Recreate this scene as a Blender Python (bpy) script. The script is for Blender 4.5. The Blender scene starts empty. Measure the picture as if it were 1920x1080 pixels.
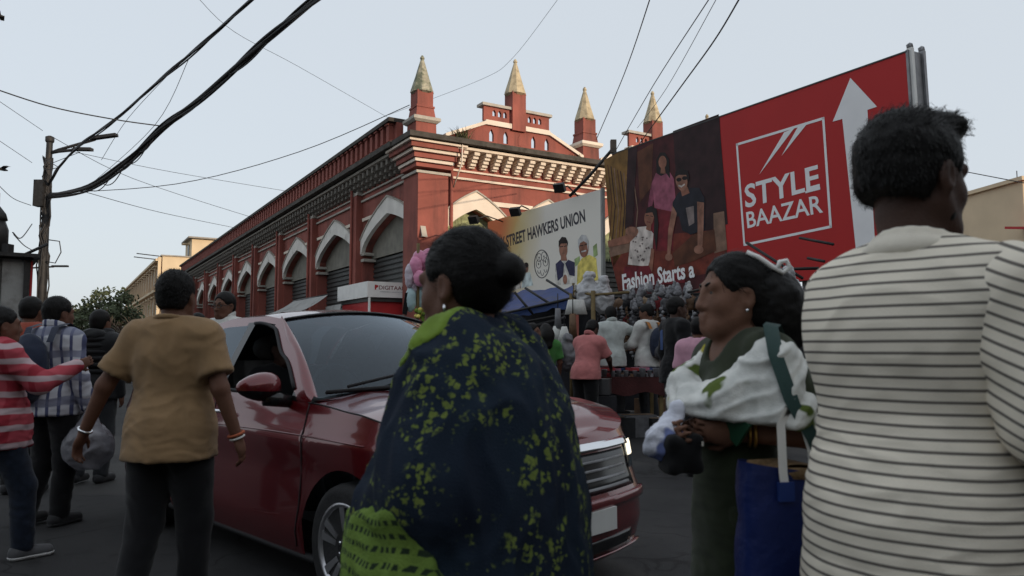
import bpy, bmesh, math, random
import numpy as np
from mathutils import Vector, Matrix
from mathutils.geometry import tessellate_polygon

# ------------------------------------------------------------ camera, world, sun, exposure
SC = bpy.context.scene
COL = SC.collection
FPX, HC, PITCH = 1380.0, 1.268, 0.0760          # focal length in photo pixels, eye height, upward tilt
cam = bpy.data.cameras.new('camera'); cam_ob = bpy.data.objects.new('camera', cam); COL.objects.link(cam_ob)
cam.sensor_width = 36.0; cam.lens = 36.0 * FPX / 1920.0
cam.clip_start = 0.05; cam.clip_end = 2000
cam_ob.location = (0, 0, HC); cam_ob.rotation_euler = (math.pi / 2 + PITCH, 0, 0)
cam.dof.use_dof = True; cam.dof.focus_distance = 13.0; cam.dof.aperture_fstop = 5.0
SC.camera = cam_ob

SUN = Vector((0.80, -0.60, math.tan(math.radians(11.0)))).normalized()
world = bpy.data.worlds.new('World'); SC.world = world; world.use_nodes = True
wn = world.node_tree.nodes; wl = world.node_tree.links
sky = wn.new('ShaderNodeTexSky'); sky.sky_type = 'NISHITA'; sky.sun_disc = False
sky.sun_elevation = math.radians(11.0); sky.sun_rotation = math.atan2(SUN.x, SUN.y)
sky.air_density = 1.0; sky.dust_density = 2.5; sky.ozone_density = 1.0; sky.altitude = 10
SKY_HAZE = (8.1, 8.75, 9.45)                      # the even pale veil of a hazy winter sky
mixn = wn.new('ShaderNodeMix'); mixn.data_type = 'RGBA'; mixn.inputs[0].default_value = 0.76
mixn.inputs[7].default_value = (*SKY_HAZE, 1)
bg = wn['Background']; bg.inputs[1].default_value = 0.10
wl.new(sky.outputs[0], mixn.inputs[6]); wl.new(mixn.outputs[2], bg.inputs[0])
sun = bpy.data.lights.new('sun', 'SUN'); sun.energy = 3.4; sun.angle = math.radians(0.6); sun.color = (1.0, 0.80, 0.60)
sun_ob = bpy.data.objects.new('sun', sun); COL.objects.link(sun_ob)
sun_ob.location = SUN * 60; sun_ob.rotation_euler = (-SUN).to_track_quat('-Z', 'Y').to_euler()
SC.view_settings.view_transform = 'Standard'; SC.view_settings.look = 'None'
SC.view_settings.gamma = 1.0; SC.view_settings.use_curve_mapping = False
SC.view_settings.exposure = 0.0
SC.render.engine = 'CYCLES'
SC.cycles.use_denoising = True
SC.cycles.max_bounces = 6; SC.cycles.transparent_max_bounces = 10; SC.cycles.caustics_reflective = False; SC.cycles.caustics_refractive = False

# ------------------------------------------------------------ layout helpers
cp, sp_ = math.cos(PITCH), math.sin(PITCH)
def ray(px, py):
    x = (px - 960) / FPX; z = (540 - py) / FPX
    return Vector((x, cp - z * sp_, sp_ + z * cp))
def at(px, py, Y):
    d = ray(px, py); s = Y / d.y
    return Vector((d.x * s, Y, HC + d.z * s))
def on_plane(px, py, O, N):
    d = ray(px, py); o = Vector((0, 0, HC))
    return o + d * ((O - o).dot(N) / d.dot(N))

# ------------------------------------------------------------ object helpers
def obj(name, me, mat=None, parent=None, loc=None):
    o = bpy.data.objects.new(name, me); COL.objects.link(o)
    if mat is not None and me is not None and hasattr(me, 'materials') and not me.materials:
        for m in (mat if isinstance(mat, (list, tuple)) else [mat]): me.materials.append(m)
    if parent: o.parent = parent
    if loc is not None: o.location = loc
    return o
def tag(o, label, cat, group=None):
    o['label'] = label; o['category'] = cat
    if group: o['group'] = group
    return o
def thing(name, label, cat, loc=(0, 0, 0), rz=0.0, group=None):
    o = bpy.data.objects.new(name, None); COL.objects.link(o)
    o.location = loc; o.rotation_euler = (0, 0, rz); o.empty_display_size = 0.2
    return tag(o, label, cat, group)
def struct(o): o['kind'] = 'structure'; return o
def stuff(o): o['kind'] = 'stuff'; return o
def copy_tree(o, parent=None, loc=None, rz=None):
    c = o.copy(); COL.objects.link(c)
    if parent: c.parent = parent
    if loc is not None: c.location = loc
    if rz is not None: c.rotation_euler = (0, 0, rz)
    for ch in list(o.children): copy_tree(ch, c)
    return c

class MB:
    """collects plain shapes and builds ONE mesh"""
    def __init__(s): s.v = []; s.f = []; s.sm = []
    def add(s, vs, fs, smooth=False):
        b = len(s.v); s.v += [tuple(v) for v in vs]; s.f += [[i + b for i in f] for f in fs]; s.sm += [smooth] * len(fs)
        return s
    def box(s, c, d, R=None):
        vs = []
        for z in (-1, 1):
            for y in (-1, 1):
                for x in (-1, 1):
                    p = Vector((x * d[0] / 2, y * d[1] / 2, z * d[2] / 2))
                    if R is not None: p = R @ p
                    vs.append(p + Vector(c))
        return s.add(vs, [(0, 2, 3, 1), (4, 5, 7, 6), (0, 1, 5, 4), (2, 6, 7, 3), (0, 4, 6, 2), (1, 3, 7, 5)])
    def tube(s, pts, r, n=6, cap=True):
        pts = [Vector(p) for p in pts]; rr = r if isinstance(r, (list, tuple)) else [r] * len(pts)
        vs = []; ref = None
        for i, p in enumerate(pts):
            t = (pts[min(i + 1, len(pts) - 1)] - pts[max(i - 1, 0)]).normalized()
            if ref is None: ref = t.orthogonal().normalized()
            a = (ref - t * ref.dot(t)).normalized(); b = t.cross(a); ref = a
            for k in range(n):
                w = 2 * math.pi * k / n
                vs.append(p + (a * math.cos(w) + b * math.sin(w)) * rr[i])
        fs = []
        for i in range(len(pts) - 1):
            for k in range(n):
                fs.append((i * n + k, i * n + (k + 1) % n, (i + 1) * n + (k + 1) % n, (i + 1) * n + k))
        if cap: fs += [tuple(range(n))[::-1], tuple((len(pts) - 1) * n + k for k in range(n))]
        return s.add(vs, fs, True)
    def lathe(s, prof, n=16, c=(0, 0, 0), sq=1.0, ph=0.0, smooth=True):
        vs = []; c = Vector(c)
        for r, z in prof:
            for k in range(n):
                w = 2 * math.pi * k / n + ph
                vs.append(c + Vector((r * math.cos(w), r * math.sin(w) * sq, z)))
        fs = []
        for i in range(len(prof) - 1):
            for k in range(n):
                fs.append((i * n + k, i * n + (k + 1) % n, (i + 1) * n + (k + 1) % n, (i + 1) * n + k))
        fs += [tuple(range(n))[::-1], tuple((len(prof) - 1) * n + k for k in range(n))]
        return s.add(vs, fs, smooth)
    def prism(s, outer, holes, fr, w0, w1):
        """2-D outline (u, v) with holes, thickened from w0 to w1; fr(u, v, w) gives the point"""
        loops = [list(outer)] + [list(h) for h in holes]
        flat = [p for l in loops for p in l]
        tri = tessellate_polygon([[Vector((p[0], p[1], 0)) for p in l] for l in loops])
        n = len(flat)
        vs = [fr(p[0], p[1], w0) for p in flat] + [fr(p[0], p[1], w1) for p in flat]
        fs = [tuple(t) for t in tri] + [tuple(i + n for i in t[::-1]) for t in tri]
        b = 0
        for l in loops:
            m = len(l)
            for i in range(m):
                j = (i + 1) % m
                fs.append((b + i, b + j, b + j + n, b + i + n))
            b += m
        return s.add(vs, fs)
    def grid(s, G, smooth=True, closed=False):
        """G[i][j] points"""
        ni, nj = len(G), len(G[0]); vs = [p for r in G for p in r]; fs = []
        for i in range(ni - 1):
            for j in range(nj - 1 + (1 if closed else 0)):
                k = (j + 1) % nj
                fs.append((i * nj + j, i * nj + k, (i + 1) * nj + k, (i + 1) * nj + j))
        return s.add(vs, fs, smooth)
    def mesh(s, name, fix=True):
        me = bpy.data.meshes.new(name); me.from_pydata(s.v, [], s.f)
        me.polygons.foreach_set('use_smooth', s.sm)
        if fix:
            bm = bmesh.new(); bm.from_mesh(me); bmesh.ops.recalc_face_normals(bm, faces=bm.faces); bm.to_mesh(me); bm.free()
        me.update(); return me
    def build(s, name, mat, parent=None, loc=None, fix=True): return obj(name, s.mesh(name, fix), mat, parent, loc)

def icosphere(r=1.0, sub=2, c=(0, 0, 0), sc=(1, 1, 1)):
    bm = bmesh.new(); bmesh.ops.create_icosphere(bm, subdivisions=sub, radius=r)
    vs = [Vector((v.co.x * sc[0], v.co.y * sc[1], v.co.z * sc[2])) + Vector(c) for v in bm.verts]
    fs = [[v.index for v in f.verts] for f in bm.faces]; bm.free(); return vs, fs

# ------------------------------------------------------------ materials
def mat(name, col, rough=0.75, var=0.18, vs=6.0, bump=0.0, bs=60.0, metal=0.0, coat=0.0, spec=0.35, dirt=None, ds=1.2, dth=(0.52, 0.68), dstretch=(1, 1, 1), sheen=0.0, detail=5):
    m = bpy.data.materials.new(name); m.use_nodes = True
    nt = m.node_tree; N = nt.nodes; L = nt.links; b = N['Principled BSDF']
    b.inputs['Roughness'].default_value = rough; b.inputs['Metallic'].default_value = metal
    b.inputs['Coat Weight'].default_value = coat; b.inputs['Specular IOR Level'].default_value = spec
    if sheen: b.inputs['Sheen Weight'].default_value = sheen
    tc = N.new('ShaderNodeTexCoord'); nz = N.new('ShaderNodeTexNoise'); nz.inputs['Scale'].default_value = vs; nz.inputs['Detail'].default_value = detail
    L.new(tc.outputs['Object'], nz.inputs['Vector'])
    mx = N.new('ShaderNodeMix'); mx.data_type = 'RGBA'
    mx.inputs[6].default_value = tuple(c * (1 - var) for c in col) + (1,)
    mx.inputs[7].default_value = tuple(min(1, c * (1 + var)) for c in col) + (1,)
    rm = N.new('ShaderNodeMapRange'); rm.inputs[1].default_value = 0.3; rm.inputs[2].default_value = 0.7
    L.new(nz.outputs[0], rm.inputs[0]); L.new(rm.outputs[0], mx.inputs[0]); out = mx.outputs[2]
    if dirt is not None:
        n2 = N.new('ShaderNodeTexNoise'); n2.inputs['Scale'].default_value = ds; n2.inputs['Detail'].default_value = 8; n2.inputs['Roughness'].default_value = 0.65
        mp = N.new('ShaderNodeMapping'); mp.inputs['Scale'].default_value = dstretch
        L.new(tc.outputs['Object'], mp.inputs[0]); L.new(mp.outputs[0], n2.inputs['Vector'])
        r2 = N.new('ShaderNodeMapRange'); r2.inputs[1].default_value = dth[0]; r2.inputs[2].default_value = dth[1]; r2.inputs[4].default_value = 0.85
        L.new(n2.outputs[0], r2.inputs[0])
        m2 = N.new('ShaderNodeMix'); m2.data_type = 'RGBA'; m2.inputs[7].default_value = (*dirt, 1)
        L.new(out, m2.inputs[6]); L.new(r2.outputs[0], m2.inputs[0]); out = m2.outputs[2]
    L.new(out, b.inputs['Base Color'])
    if bump:
        n3 = N.new('ShaderNodeTexNoise'); n3.inputs['Scale'].default_value = bs; n3.inputs['Detail'].default_value = 4
        L.new(tc.outputs['Object'], n3.inputs['Vector'])
        bp = N.new('ShaderNodeBump'); bp.inputs['Strength'].default_value = bump; bp.inputs['Distance'].default_value = 0.02
        L.new(n3.outputs[0], bp.inputs['Height']); L.new(bp.outputs[0], b.inputs['Normal'])
    return m
class NG:
    """tiny node-graph helper for printed cloth"""
    def __init__(s, name, rough=0.85):
        s.m = bpy.data.materials.new(name); s.m.use_nodes = True; s.N = s.m.node_tree.nodes; s.L = s.m.node_tree.links
        s.b = s.N['Principled BSDF']; s.b.inputs['Roughness'].default_value = rough; s.b.inputs['Specular IOR Level'].default_value = 0.2
        s.tc = s.N.new('ShaderNodeTexCoord').outputs['Object']
    def val(s, v, sock):
        if hasattr(v, 'is_output'): s.L.new(v, sock)
        else: sock.default_value = v
    def math(s, op, a, b=0.0, c=0.0):
        n = s.N.new('ShaderNodeMath'); n.operation = op; s.val(a, n.inputs[0]); s.val(b, n.inputs[1]); s.val(c, n.inputs[2]); return n.outputs[0]
    def noise(s, scale, detail=3, vec=None, rough=0.5):
        n = s.N.new('ShaderNodeTexNoise'); n.inputs['Scale'].default_value = scale; n.inputs['Detail'].default_value = detail; n.inputs['Roughness'].default_value = rough
        s.L.new(vec or s.tc, n.inputs['Vector']); return n.outputs[0]
    def xyz(s, vec=None):
        n = s.N.new('ShaderNodeSeparateXYZ'); s.L.new(vec or s.tc, n.inputs[0]); return n.outputs
    def mapping(s, sc=(1, 1, 1), rot=(0, 0, 0), vec=None):
        n = s.N.new('ShaderNodeMapping'); n.inputs['Scale'].default_value = sc; n.inputs['Rotation'].default_value = rot
        s.L.new(vec or s.tc, n.inputs[0]); return n.outputs[0]
    def voro(s, scale, vec=None, feature='F1', out=0):
        n = s.N.new('ShaderNodeTexVoronoi'); n.inputs['Scale'].default_value = scale; n.feature = feature
        s.L.new(vec or s.tc, n.inputs['Vector']); return n.outputs[out]
    def step(s, v, lo, hi):
        n = s.N.new('ShaderNodeMapRange'); s.val(v, n.inputs[0]); n.inputs[1].default_value = lo; n.inputs[2].default_value = hi; return n.outputs[0]
    def mix(s, f, a, b):
        n = s.N.new('ShaderNodeMix'); n.data_type = 'RGBA'; s.val(f, n.inputs[0])
        for v, k in ((a, 6), (b, 7)):
            if hasattr(v, 'is_output'): s.L.new(v, n.inputs[k])
            else: n.inputs[k].default_value = (*v, 1)
        return n.outputs[2]
    def done(s, col, bump=0.0, bs=300):
        s.L.new(col, s.b.inputs['Base Color'])
        if bump:
            bp = s.N.new('ShaderNodeBump'); bp.inputs['Strength'].default_value = bump; bp.inputs['Distance'].default_value = 0.01
            s.L.new(s.noise(bs, 2), bp.inputs['Height']); s.L.new(bp.outputs[0], s.b.inputs['Normal'])
        return s.m

MAT = {}
MAT['brick'] = mat('red_plaster', (0.285, 0.088, 0.068), 0.85, 0.22, 1.3, 0.35, 14, dirt=(0.075, 0.038, 0.034), ds=1.5, dth=(0.47, 0.72), dstretch=(1, 1, 0.16))
MAT['lime'] = mat('pale_limewash', (0.74, 0.65, 0.55), 0.85, 0.10, 1.6, 0.25, 12, dirt=(0.30, 0.25, 0.20), ds=1.6, dth=(0.58, 0.78), dstretch=(1, 1, 0.5))
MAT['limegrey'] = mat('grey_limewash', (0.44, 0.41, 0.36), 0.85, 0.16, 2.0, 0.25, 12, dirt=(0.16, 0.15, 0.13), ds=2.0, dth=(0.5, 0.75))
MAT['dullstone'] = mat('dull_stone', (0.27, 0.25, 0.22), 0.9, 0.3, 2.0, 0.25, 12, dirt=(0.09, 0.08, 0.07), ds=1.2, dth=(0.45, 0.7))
MAT['eave'] = mat('dark_eave', (0.075, 0.068, 0.060), 0.9, 0.35, 2.5, 0.5, 14, dirt=(0.03, 0.03, 0.02), ds=3.0)
MAT['spire'] = mat('weathered_gold_spire', (0.50, 0.42, 0.28), 0.8, 0.18, 6, 0.3, 30, dirt=(0.24, 0.19, 0.12), ds=5, dth=(0.47, 0.66))
MAT['spiremoss'] = mat('mossy_spire', (0.36, 0.34, 0.26), 0.85, 0.35, 6, 0.4, 30, dirt=(0.09, 0.11, 0.07), ds=5, dth=(0.42, 0.58))
MAT['lime_unlit'] = mat('limewash_unlit', (0.74, 0.71, 0.66), 0.85, 0.12, 2.0, 0.25, 12, dirt=(0.28, 0.26, 0.23), ds=1.4, dth=(0.56, 0.78))  # limewash copy without the warm sunlit tone, for the unlit street side
MAT['shutter'] = mat('shutter_steel', (0.060, 0.062, 0.060), 0.55, 0.20, 4, 0.1, 40, metal=0.2, dirt=(0.03, 0.028, 0.026), ds=1.5)
MAT['tymp'] = mat('tympanum_board', (0.20, 0.19, 0.16), 0.8, 0.2, 3)
MAT['tympgreen'] = mat('green_valance', (0.27, 0.30, 0.16), 0.85, 0.35, 12, dirt=(0.10, 0.10, 0.06), ds=9, dstretch=(1, 1, 0.15))
MAT['black'] = mat('black_rubber', (0.018, 0.018, 0.020), 0.7, 0.15, 20)
MAT['blackmetal'] = mat('dark_iron', (0.035, 0.034, 0.034), 0.5, 0.25, 12, 0.1, 80, metal=0.5)
MAT['cable'] = mat('cable_sheath', (0.022, 0.022, 0.024), 0.6, 0.2, 9)
MAT['polemat'] = mat('pole_steel', (0.016, 0.016, 0.017), 0.6, 0.35, 5, 0.3, 30, dirt=(0.035, 0.028, 0.024), ds=4)
MAT['steel'] = mat('grey_steel', (0.24, 0.24, 0.25), 0.45, 0.2, 8, 0.1, 60, metal=0.5)
MAT['white'] = mat('white_paint', (0.82, 0.81, 0.78), 0.6, 0.06, 4)
MAT['greyboard'] = mat('grey_sheet', (0.30, 0.30, 0.29), 0.7, 0.16, 3, 0.15, 30, dirt=(0.15, 0.14, 0.13), ds=2)
MAT['redpaint'] = mat('red_paint', (0.42, 0.022, 0.025), 0.55, 0.10, 4)
MAT['adred'] = mat('advert_red', (0.46, 0.020, 0.020), 0.55, 0.05, 1.2, spec=0.3)
MAT['adwhite'] = mat('advert_white', (0.86, 0.85, 0.85), 0.55, 0.04, 3)
MAT['blackpaint'] = mat('black_print', (0.02, 0.02, 0.024), 0.6, 0.1, 6)

def asphalt():
    g = NG('asphalt', 0.8); n1 = g.noise(1.1, 6, rough=0.6); n2 = g.noise(160, 3); n3 = g.noise(6, 5)
    c = g.mix(g.step(n1, .35, .7), (0.026, 0.026, 0.027), (0.042, 0.041, 0.041))
    c = g.mix(g.step(n3, .56, .72), c, (0.021, 0.021, 0.021)); c = g.mix(g.step(n2, .58, .75), c, (0.06, 0.06, 0.06))
    wv = g.N.new('ShaderNodeVectorMath'); wv.operation = 'MULTIPLY_ADD'; nz = g.N.new('ShaderNodeTexNoise'); nz.inputs['Scale'].default_value = 2.5; g.L.new(g.tc, nz.inputs['Vector']); g.L.new(nz.outputs[1], wv.inputs[0]); wv.inputs[1].default_value = (.5, .5, .5); g.L.new(g.tc, wv.inputs[2])
    ed = g.voro(.9, wv.outputs[0], 'DISTANCE_TO_EDGE'); c = g.mix(g.math('MULTIPLY', g.math('SUBTRACT', 1.0, g.step(ed, .0, .012)), .8), c, (.010, .010, .010))
    pt = g.step(g.noise(.35, 2), .56, .58); c = g.mix(g.math('MULTIPLY', pt, .5), c, (.060, .058, .055))
    bp = g.N.new('ShaderNodeBump'); bp.inputs['Strength'].default_value = 0.5; bp.inputs['Distance'].default_value = 0.008
    g.L.new(g.noise(120, 4), bp.inputs['Height']); g.L.new(bp.outputs[0], g.b.inputs['Normal'])
    g.L.new(c, g.b.inputs['Base Color']); return g.m
MAT['asphalt'] = asphalt()
MAT['paving'] = mat('paving', (0.075, 0.072, 0.068), 0.85, 0.25, 2, 0.4, 30, dirt=(0.07, 0.065, 0.06), ds=1.5)

# ------------------------------------------------------------ ground
TV = Vector((-0.515, 0.857, 0)); EV = Vector((0.857, 0.515, 0))      # along the street, across the front of the market hall
ground = struct(MB().box((0, 100, -0.1), (900, 900, 0.2)).build('ground', MAT['asphalt']))
ground['label'] = 'dark worn asphalt street'
PAVE = [(14, 7.6), (1.75, 10.3), (-1.6, 11.3), (-1.6 - .515 * 60, 11.3 + .857 * 60), (-1.6 - .515 * 60 + 20, 11.3 + .857 * 60 + 12), (14, 40)]
struct(MB().prism(PAVE, [], lambda u, v, w: Vector((u, v, w)), 0.0, 0.145).build('pavement', MAT['paving']))
kb = MB()
for (a, b) in ((Vector((14, 7.6, 0)), Vector((1.75, 10.3, 0))), (Vector((1.75, 10.3, 0)), Vector((-1.6, 11.3, 0))), (Vector((-1.6, 11.3, 0)), Vector((-1.6 - .515 * 40, 11.3 + .857 * 40, 0)))):
    n = int((b - a).length / 1.2); d = (b - a) / n; nn = Vector((d.y, -d.x, 0)).normalized()
    if nn.y > 0: nn = -nn
    for k in range(n):
        p, q = a + d * k + d.normalized() * .006, a + d * (k + 1) - d.normalized() * .006
        kb.add([p + nn * .003, q + nn * .003, q - nn * .17, p - nn * .17] + [v + Vector((0, 0, .15)) for v in (p + nn * .003, q + nn * .003, q - nn * .17, p - nn * .17)], [(0, 1, 2, 3), (4, 5, 6, 7), (0, 1, 5, 4), (1, 2, 6, 5), (2, 3, 7, 6), (3, 0, 4, 7)])
struct(kb.build('kerb', MAT['paving']))
# ------------------------------------------------------------ the red market hall
HALL = thing('market_hall', 'long red market hall with white pointed arches, turrets and gables', 'building', (-2.468, 19.8, 0), math.atan2(0.515, 0.857))
Lh, Wh = 46.0, 11.2
def frF(u, v, w): return Vector((u, w, v))           # front wall: u along x, w into the hall
def frL(u, v, w): return Vector((w, u, v))           # street wall: u along y, w into the hall
def arch_curve(c, a, zs, rise, n=9, point=0.46):
    """half widths a around c, springing zs: left springing -> apex -> right springing"""
    pts = []
    for i in range(-n, n + 1):
        u = i / n; t = math.copysign(1 - (1 - abs(u)) ** 1.35, u) if abs(u) < 1 else u
        q = abs(t)
        pts.append((c + a * t, zs + rise * (point * (1 - q) + (1 - point) * math.sqrt(max(0, 1 - q * q)))))
    return pts
def wall_outline(length, arches, top, z0=0.0):
    pts = [(0, z0)]
    for c, a, zs, rise in arches:
        pts += [(c - a, z0)] + arch_curve(c, a, zs, rise) + [(c + a, z0)]
    return pts + [(length, z0), (length, top), (0, top)]
ZE = 6.72
bay = 5.1
left_arches = [(2.36 + bay * i, 2.24, 4.18, 1.0) for i in range(9)]
front_arches = [(1.66, 1.0, 4.25, 0.82), (4.12, 1.0, 4.25, 0.82), (6.96, 1.0, 4.25, 0.82), (9.42, 1.0, 4.25, 0.82)]
MB().prism(wall_outline(Wh, front_arches, ZE), [], frF, 0.0, 0.5).build('front_wall', MAT['brick'], HALL)
MB().prism([(u, v) for u, v in wall_outline(Lh, left_arches, ZE)], [], frL, 0.0, 0.5).build('street_wall', MAT['brick'], HALL)
MB().box((Wh / 2 + .3, Lh / 2 + .3, 6.55), (Wh - .8, Lh - .8, 0.2)).build('roof', MAT['eave'], HALL)
MB().box((Wh - .26, Lh / 2, 3.2), (0.5, Lh - 1.1, 6.4)).build('rear_wall', MAT['brick'], HALL)
MB().box((Wh / 2, Lh - .26, 3.2), (Wh - 1.1, .5, 6.4)).build('rear_wall', MAT['brick'], HALL)
slatm = {}
def bay_parts(c, a, zs, rise, fr, depth, k, lit, far):
    band = 0.54
    inner = arch_curve(c, a - .002, zs, rise); outer = arch_curve(c, a + band * .72, zs - .05, rise + band)
    MB().prism(outer + inner[::-1], [], fr, -0.07, 0.06).build('arch_surround', MAT['lime' if lit else 'lime_unlit'], HALL)
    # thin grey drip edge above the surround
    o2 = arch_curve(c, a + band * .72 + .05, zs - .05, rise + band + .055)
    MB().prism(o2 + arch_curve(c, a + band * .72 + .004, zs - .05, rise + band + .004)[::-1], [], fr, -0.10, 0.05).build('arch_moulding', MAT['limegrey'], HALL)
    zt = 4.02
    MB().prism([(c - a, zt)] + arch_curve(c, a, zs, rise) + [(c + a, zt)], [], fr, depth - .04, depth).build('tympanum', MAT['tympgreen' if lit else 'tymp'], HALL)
    if lit:
        vb = MB()
        n = 22
        for i in range(n):
            u0 = c - a + 2 * a * i / n; u1 = u0 + 2 * a / n * .86
            vb.prism([(u0, zt + .02), ((u0 + u1) / 2, zt - .13), (u1, zt + .02)], [], fr, depth - .075, depth - .06)
        vb.build('scalloped_valance', MAT['tympgreen'], HALL)
    for sgn in (-1, 1):      # imposts: two pale bands on each jamb
        for zz in (4.12, 3.92):
            m = MB(); cc = c + sgn * (a - .05)
            lo, hi = min(cc - .1, cc + .12), max(cc - .12, cc + .1)
            m.prism([(cc - .17, zz), (cc + .17, zz), (cc + .17, zz + .09), (cc - .17, zz + .09)], [], fr, -.05, .40)
            m.build('impost_band', MAT['limegrey'], HALL)
    # roller shutter
    sh = MB().prism([(c - a, 0.02), (c + a, 0.02), (c + a, zt), (c - a, zt)], [], fr, depth + .06, depth + .09).build('roller_shutter', MAT['shutter'], HALL)
    n = 25; st = (zt - .05) / n
    key = (lit, round(a, 3))
    def slat_at(mb, z): mb.prism([(-.01, 0), (.035, st * .28), (.035, st * .72), (-.01, st * .95)], [], lambda p, q, w: fr(c + w, z + q, depth + .055 - p), -a + .01, a - .01)
    if not far:
        first = None
        for i in range(n):
            if first is None:
                mb = MB(); slat_at(mb, 0.05); first = mb.build('slat', MAT['shutter'], sh)
            else:
                o = first.copy(); COL.objects.link(o); o.parent = sh; o.location = (0, 0, st * i)
    else:
        mb = MB()
        for i in range(n): slat_at(mb, 0.05 + st * i)
        stuff(mb.build('slat', MAT['shutter'], sh))
for k, (c, a, zs, r) in enumerate(left_arches): bay_parts(c, a, zs, r, frL, 0.34, k, False, k > 2)
for k, (c, a, zs, r) in enumerate(front_arches): bay_parts(c, a, zs, r, frF, 0.34, k, True, k > 0)
# pilasters on the street side, each with a pale cap, and the corner pier
for i in range(1, 10):
    y = 2.36 + bay * (i - .5)
    MB().box((-.11, y, 3.05), (.22, .46, 6.1)).build('pilaster', MAT['brick'], HALL)
    MB().box((-.09, y, 6.16), (.24, .54, .10)).build('pilaster_cap', MAT['limegrey'], HALL)
    MB().tube([(-.27, y + .1, 0), (-.27, y + .1, 6.3)], .045, 8).build('downpipe', MAT['brick'], HALL)
for dz, w in ((0, 0),):
    MB().box((.27, .32, 2.95), (.90, 1.0, 5.9)).build('corner_pier', MAT['brick'], HALL)
for z, w, h, m in ((5.92, 1.02, .07, 'limegrey'), (6.10, 1.06, .10, 'brick'), (6.22, 1.16, .08, 'lime'), (6.34, 1.26, .12, 'brick'), (6.47, 1.40, .08, 'lime'), (6.58, 1.56, .12, 'brick'), (6.68, 1.72, .06, 'lime')):
    MB().box((.27, .32, z), (w, w + .04, h)).build('pier_moulding', MAT[m], HALL)
MB().tube([(.86, -.10, 0), (.86, -.10, 6.6)], .05, 8).build('downpipe', MAT['brick'], HALL)
MB().tube([(.95, -.58, 6.78), (.95, -.55, 6.2), (.90, -.14, 5.6)], .02, 6).build('vent_pipe', MAT['lime'], HALL)
# string courses
for z, h, pr in ((5.90, .06, .05), (6.12, .05, .04)):
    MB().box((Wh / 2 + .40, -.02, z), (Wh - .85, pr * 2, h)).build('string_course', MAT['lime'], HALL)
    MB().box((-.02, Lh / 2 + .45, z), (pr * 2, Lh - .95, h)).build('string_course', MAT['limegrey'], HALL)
for i in range(9):      # short pale bands between the arches
    MB().box((-.02, 2.36 + bay * i + 1.75, 5.28), (.07, .95, .10)).build('plaster_band', MAT['lime'], HALL)
    MB().box((-.02, 2.36 + bay * i - 1.55 + (.15 if i == 0 else 0), 5.28), (.07, .75, .10)).build('plaster_band', MAT['lime'], HALL)
for x in (2.89, 5.54, 8.19):
    MB().box((x, -.025, 5.28), (1.35, .07, .13)).build('plaster_band', MAT['lime'], HALL)
# brackets under the eaves
def bracket(fr):
    m = MB()
    for i, (d, z0, z1) in enumerate(((.44, .30, .40), (.36, .22, .30), (.28, .13, .22), (.20, .05, .13), (.12, 0, .05))):
        m.prism([(-.085, z0 + .004), (.085, z0 + .004), (.085, z1 - .012), (-.085, z1 - .012)], [], fr, -d, 0)
        m.prism([(-.06, z1 - .02), (.06, z1 - .02), (.06, z1 + .006), (-.06, z1 + .006)], [], fr, -d + .02, 0)
    return m.mesh('bracket')
def scroll(fr):
    m = MB()
    for d, z0, z1 in ((.42, .22, .40), (.30, .10, .22), (.17, 0, .10)): m.prism([(-.075, z0 + .002), (.075, z0 + .002), (.075, z1), (-.075, z1)], [], fr, -d, 0)
    return m.mesh('bracket')
mF, mL = bracket(frF), scroll(frL)
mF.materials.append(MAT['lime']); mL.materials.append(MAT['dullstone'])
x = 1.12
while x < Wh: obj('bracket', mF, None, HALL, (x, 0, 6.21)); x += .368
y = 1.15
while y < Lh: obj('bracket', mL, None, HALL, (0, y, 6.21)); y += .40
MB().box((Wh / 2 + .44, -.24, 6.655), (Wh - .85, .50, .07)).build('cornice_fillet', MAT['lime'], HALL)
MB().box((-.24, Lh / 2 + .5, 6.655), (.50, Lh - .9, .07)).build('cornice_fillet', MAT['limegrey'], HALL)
MB().box((Wh / 2 - .32, -.04, 6.80), (Wh + .64, 1.28, .14)).build('eave_slab', MAT['eave'], HALL)
MB().box((-.04, Lh / 2 + .62, 6.802), (1.28, Lh - .05, .138)).build('eave_slab', MAT['eave'], HALL)
# street parapet: recessed wall, proud strips, dark coping
MB().box((-.36, Lh / 2 + .35, 7.16), (.2, Lh - .7, .60)).build('parapet', MAT['brick'], HALL)
MB().box((-.44, Lh / 2 + .35, 7.515), (.52, Lh - .7, .11)).build('parapet_coping', MAT['eave'], HALL)
MB().box((-.51, Lh / 2 + .35, 6.905), (.18, Lh - .7, .07)).build('parapet_base', MAT['brick'], HALL)
bm_ = MB().box((0, 0, 7.20), (.16, .20, .52)).box((-.02, 0, 7.43), (.20, .26, .05)).mesh('baluster'); bm_.materials.append(MAT['brick'])
y = 1.0
while y < Lh - .3: obj('baluster', bm_, None, HALL, (-.535, y, 0)); y += .44
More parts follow.
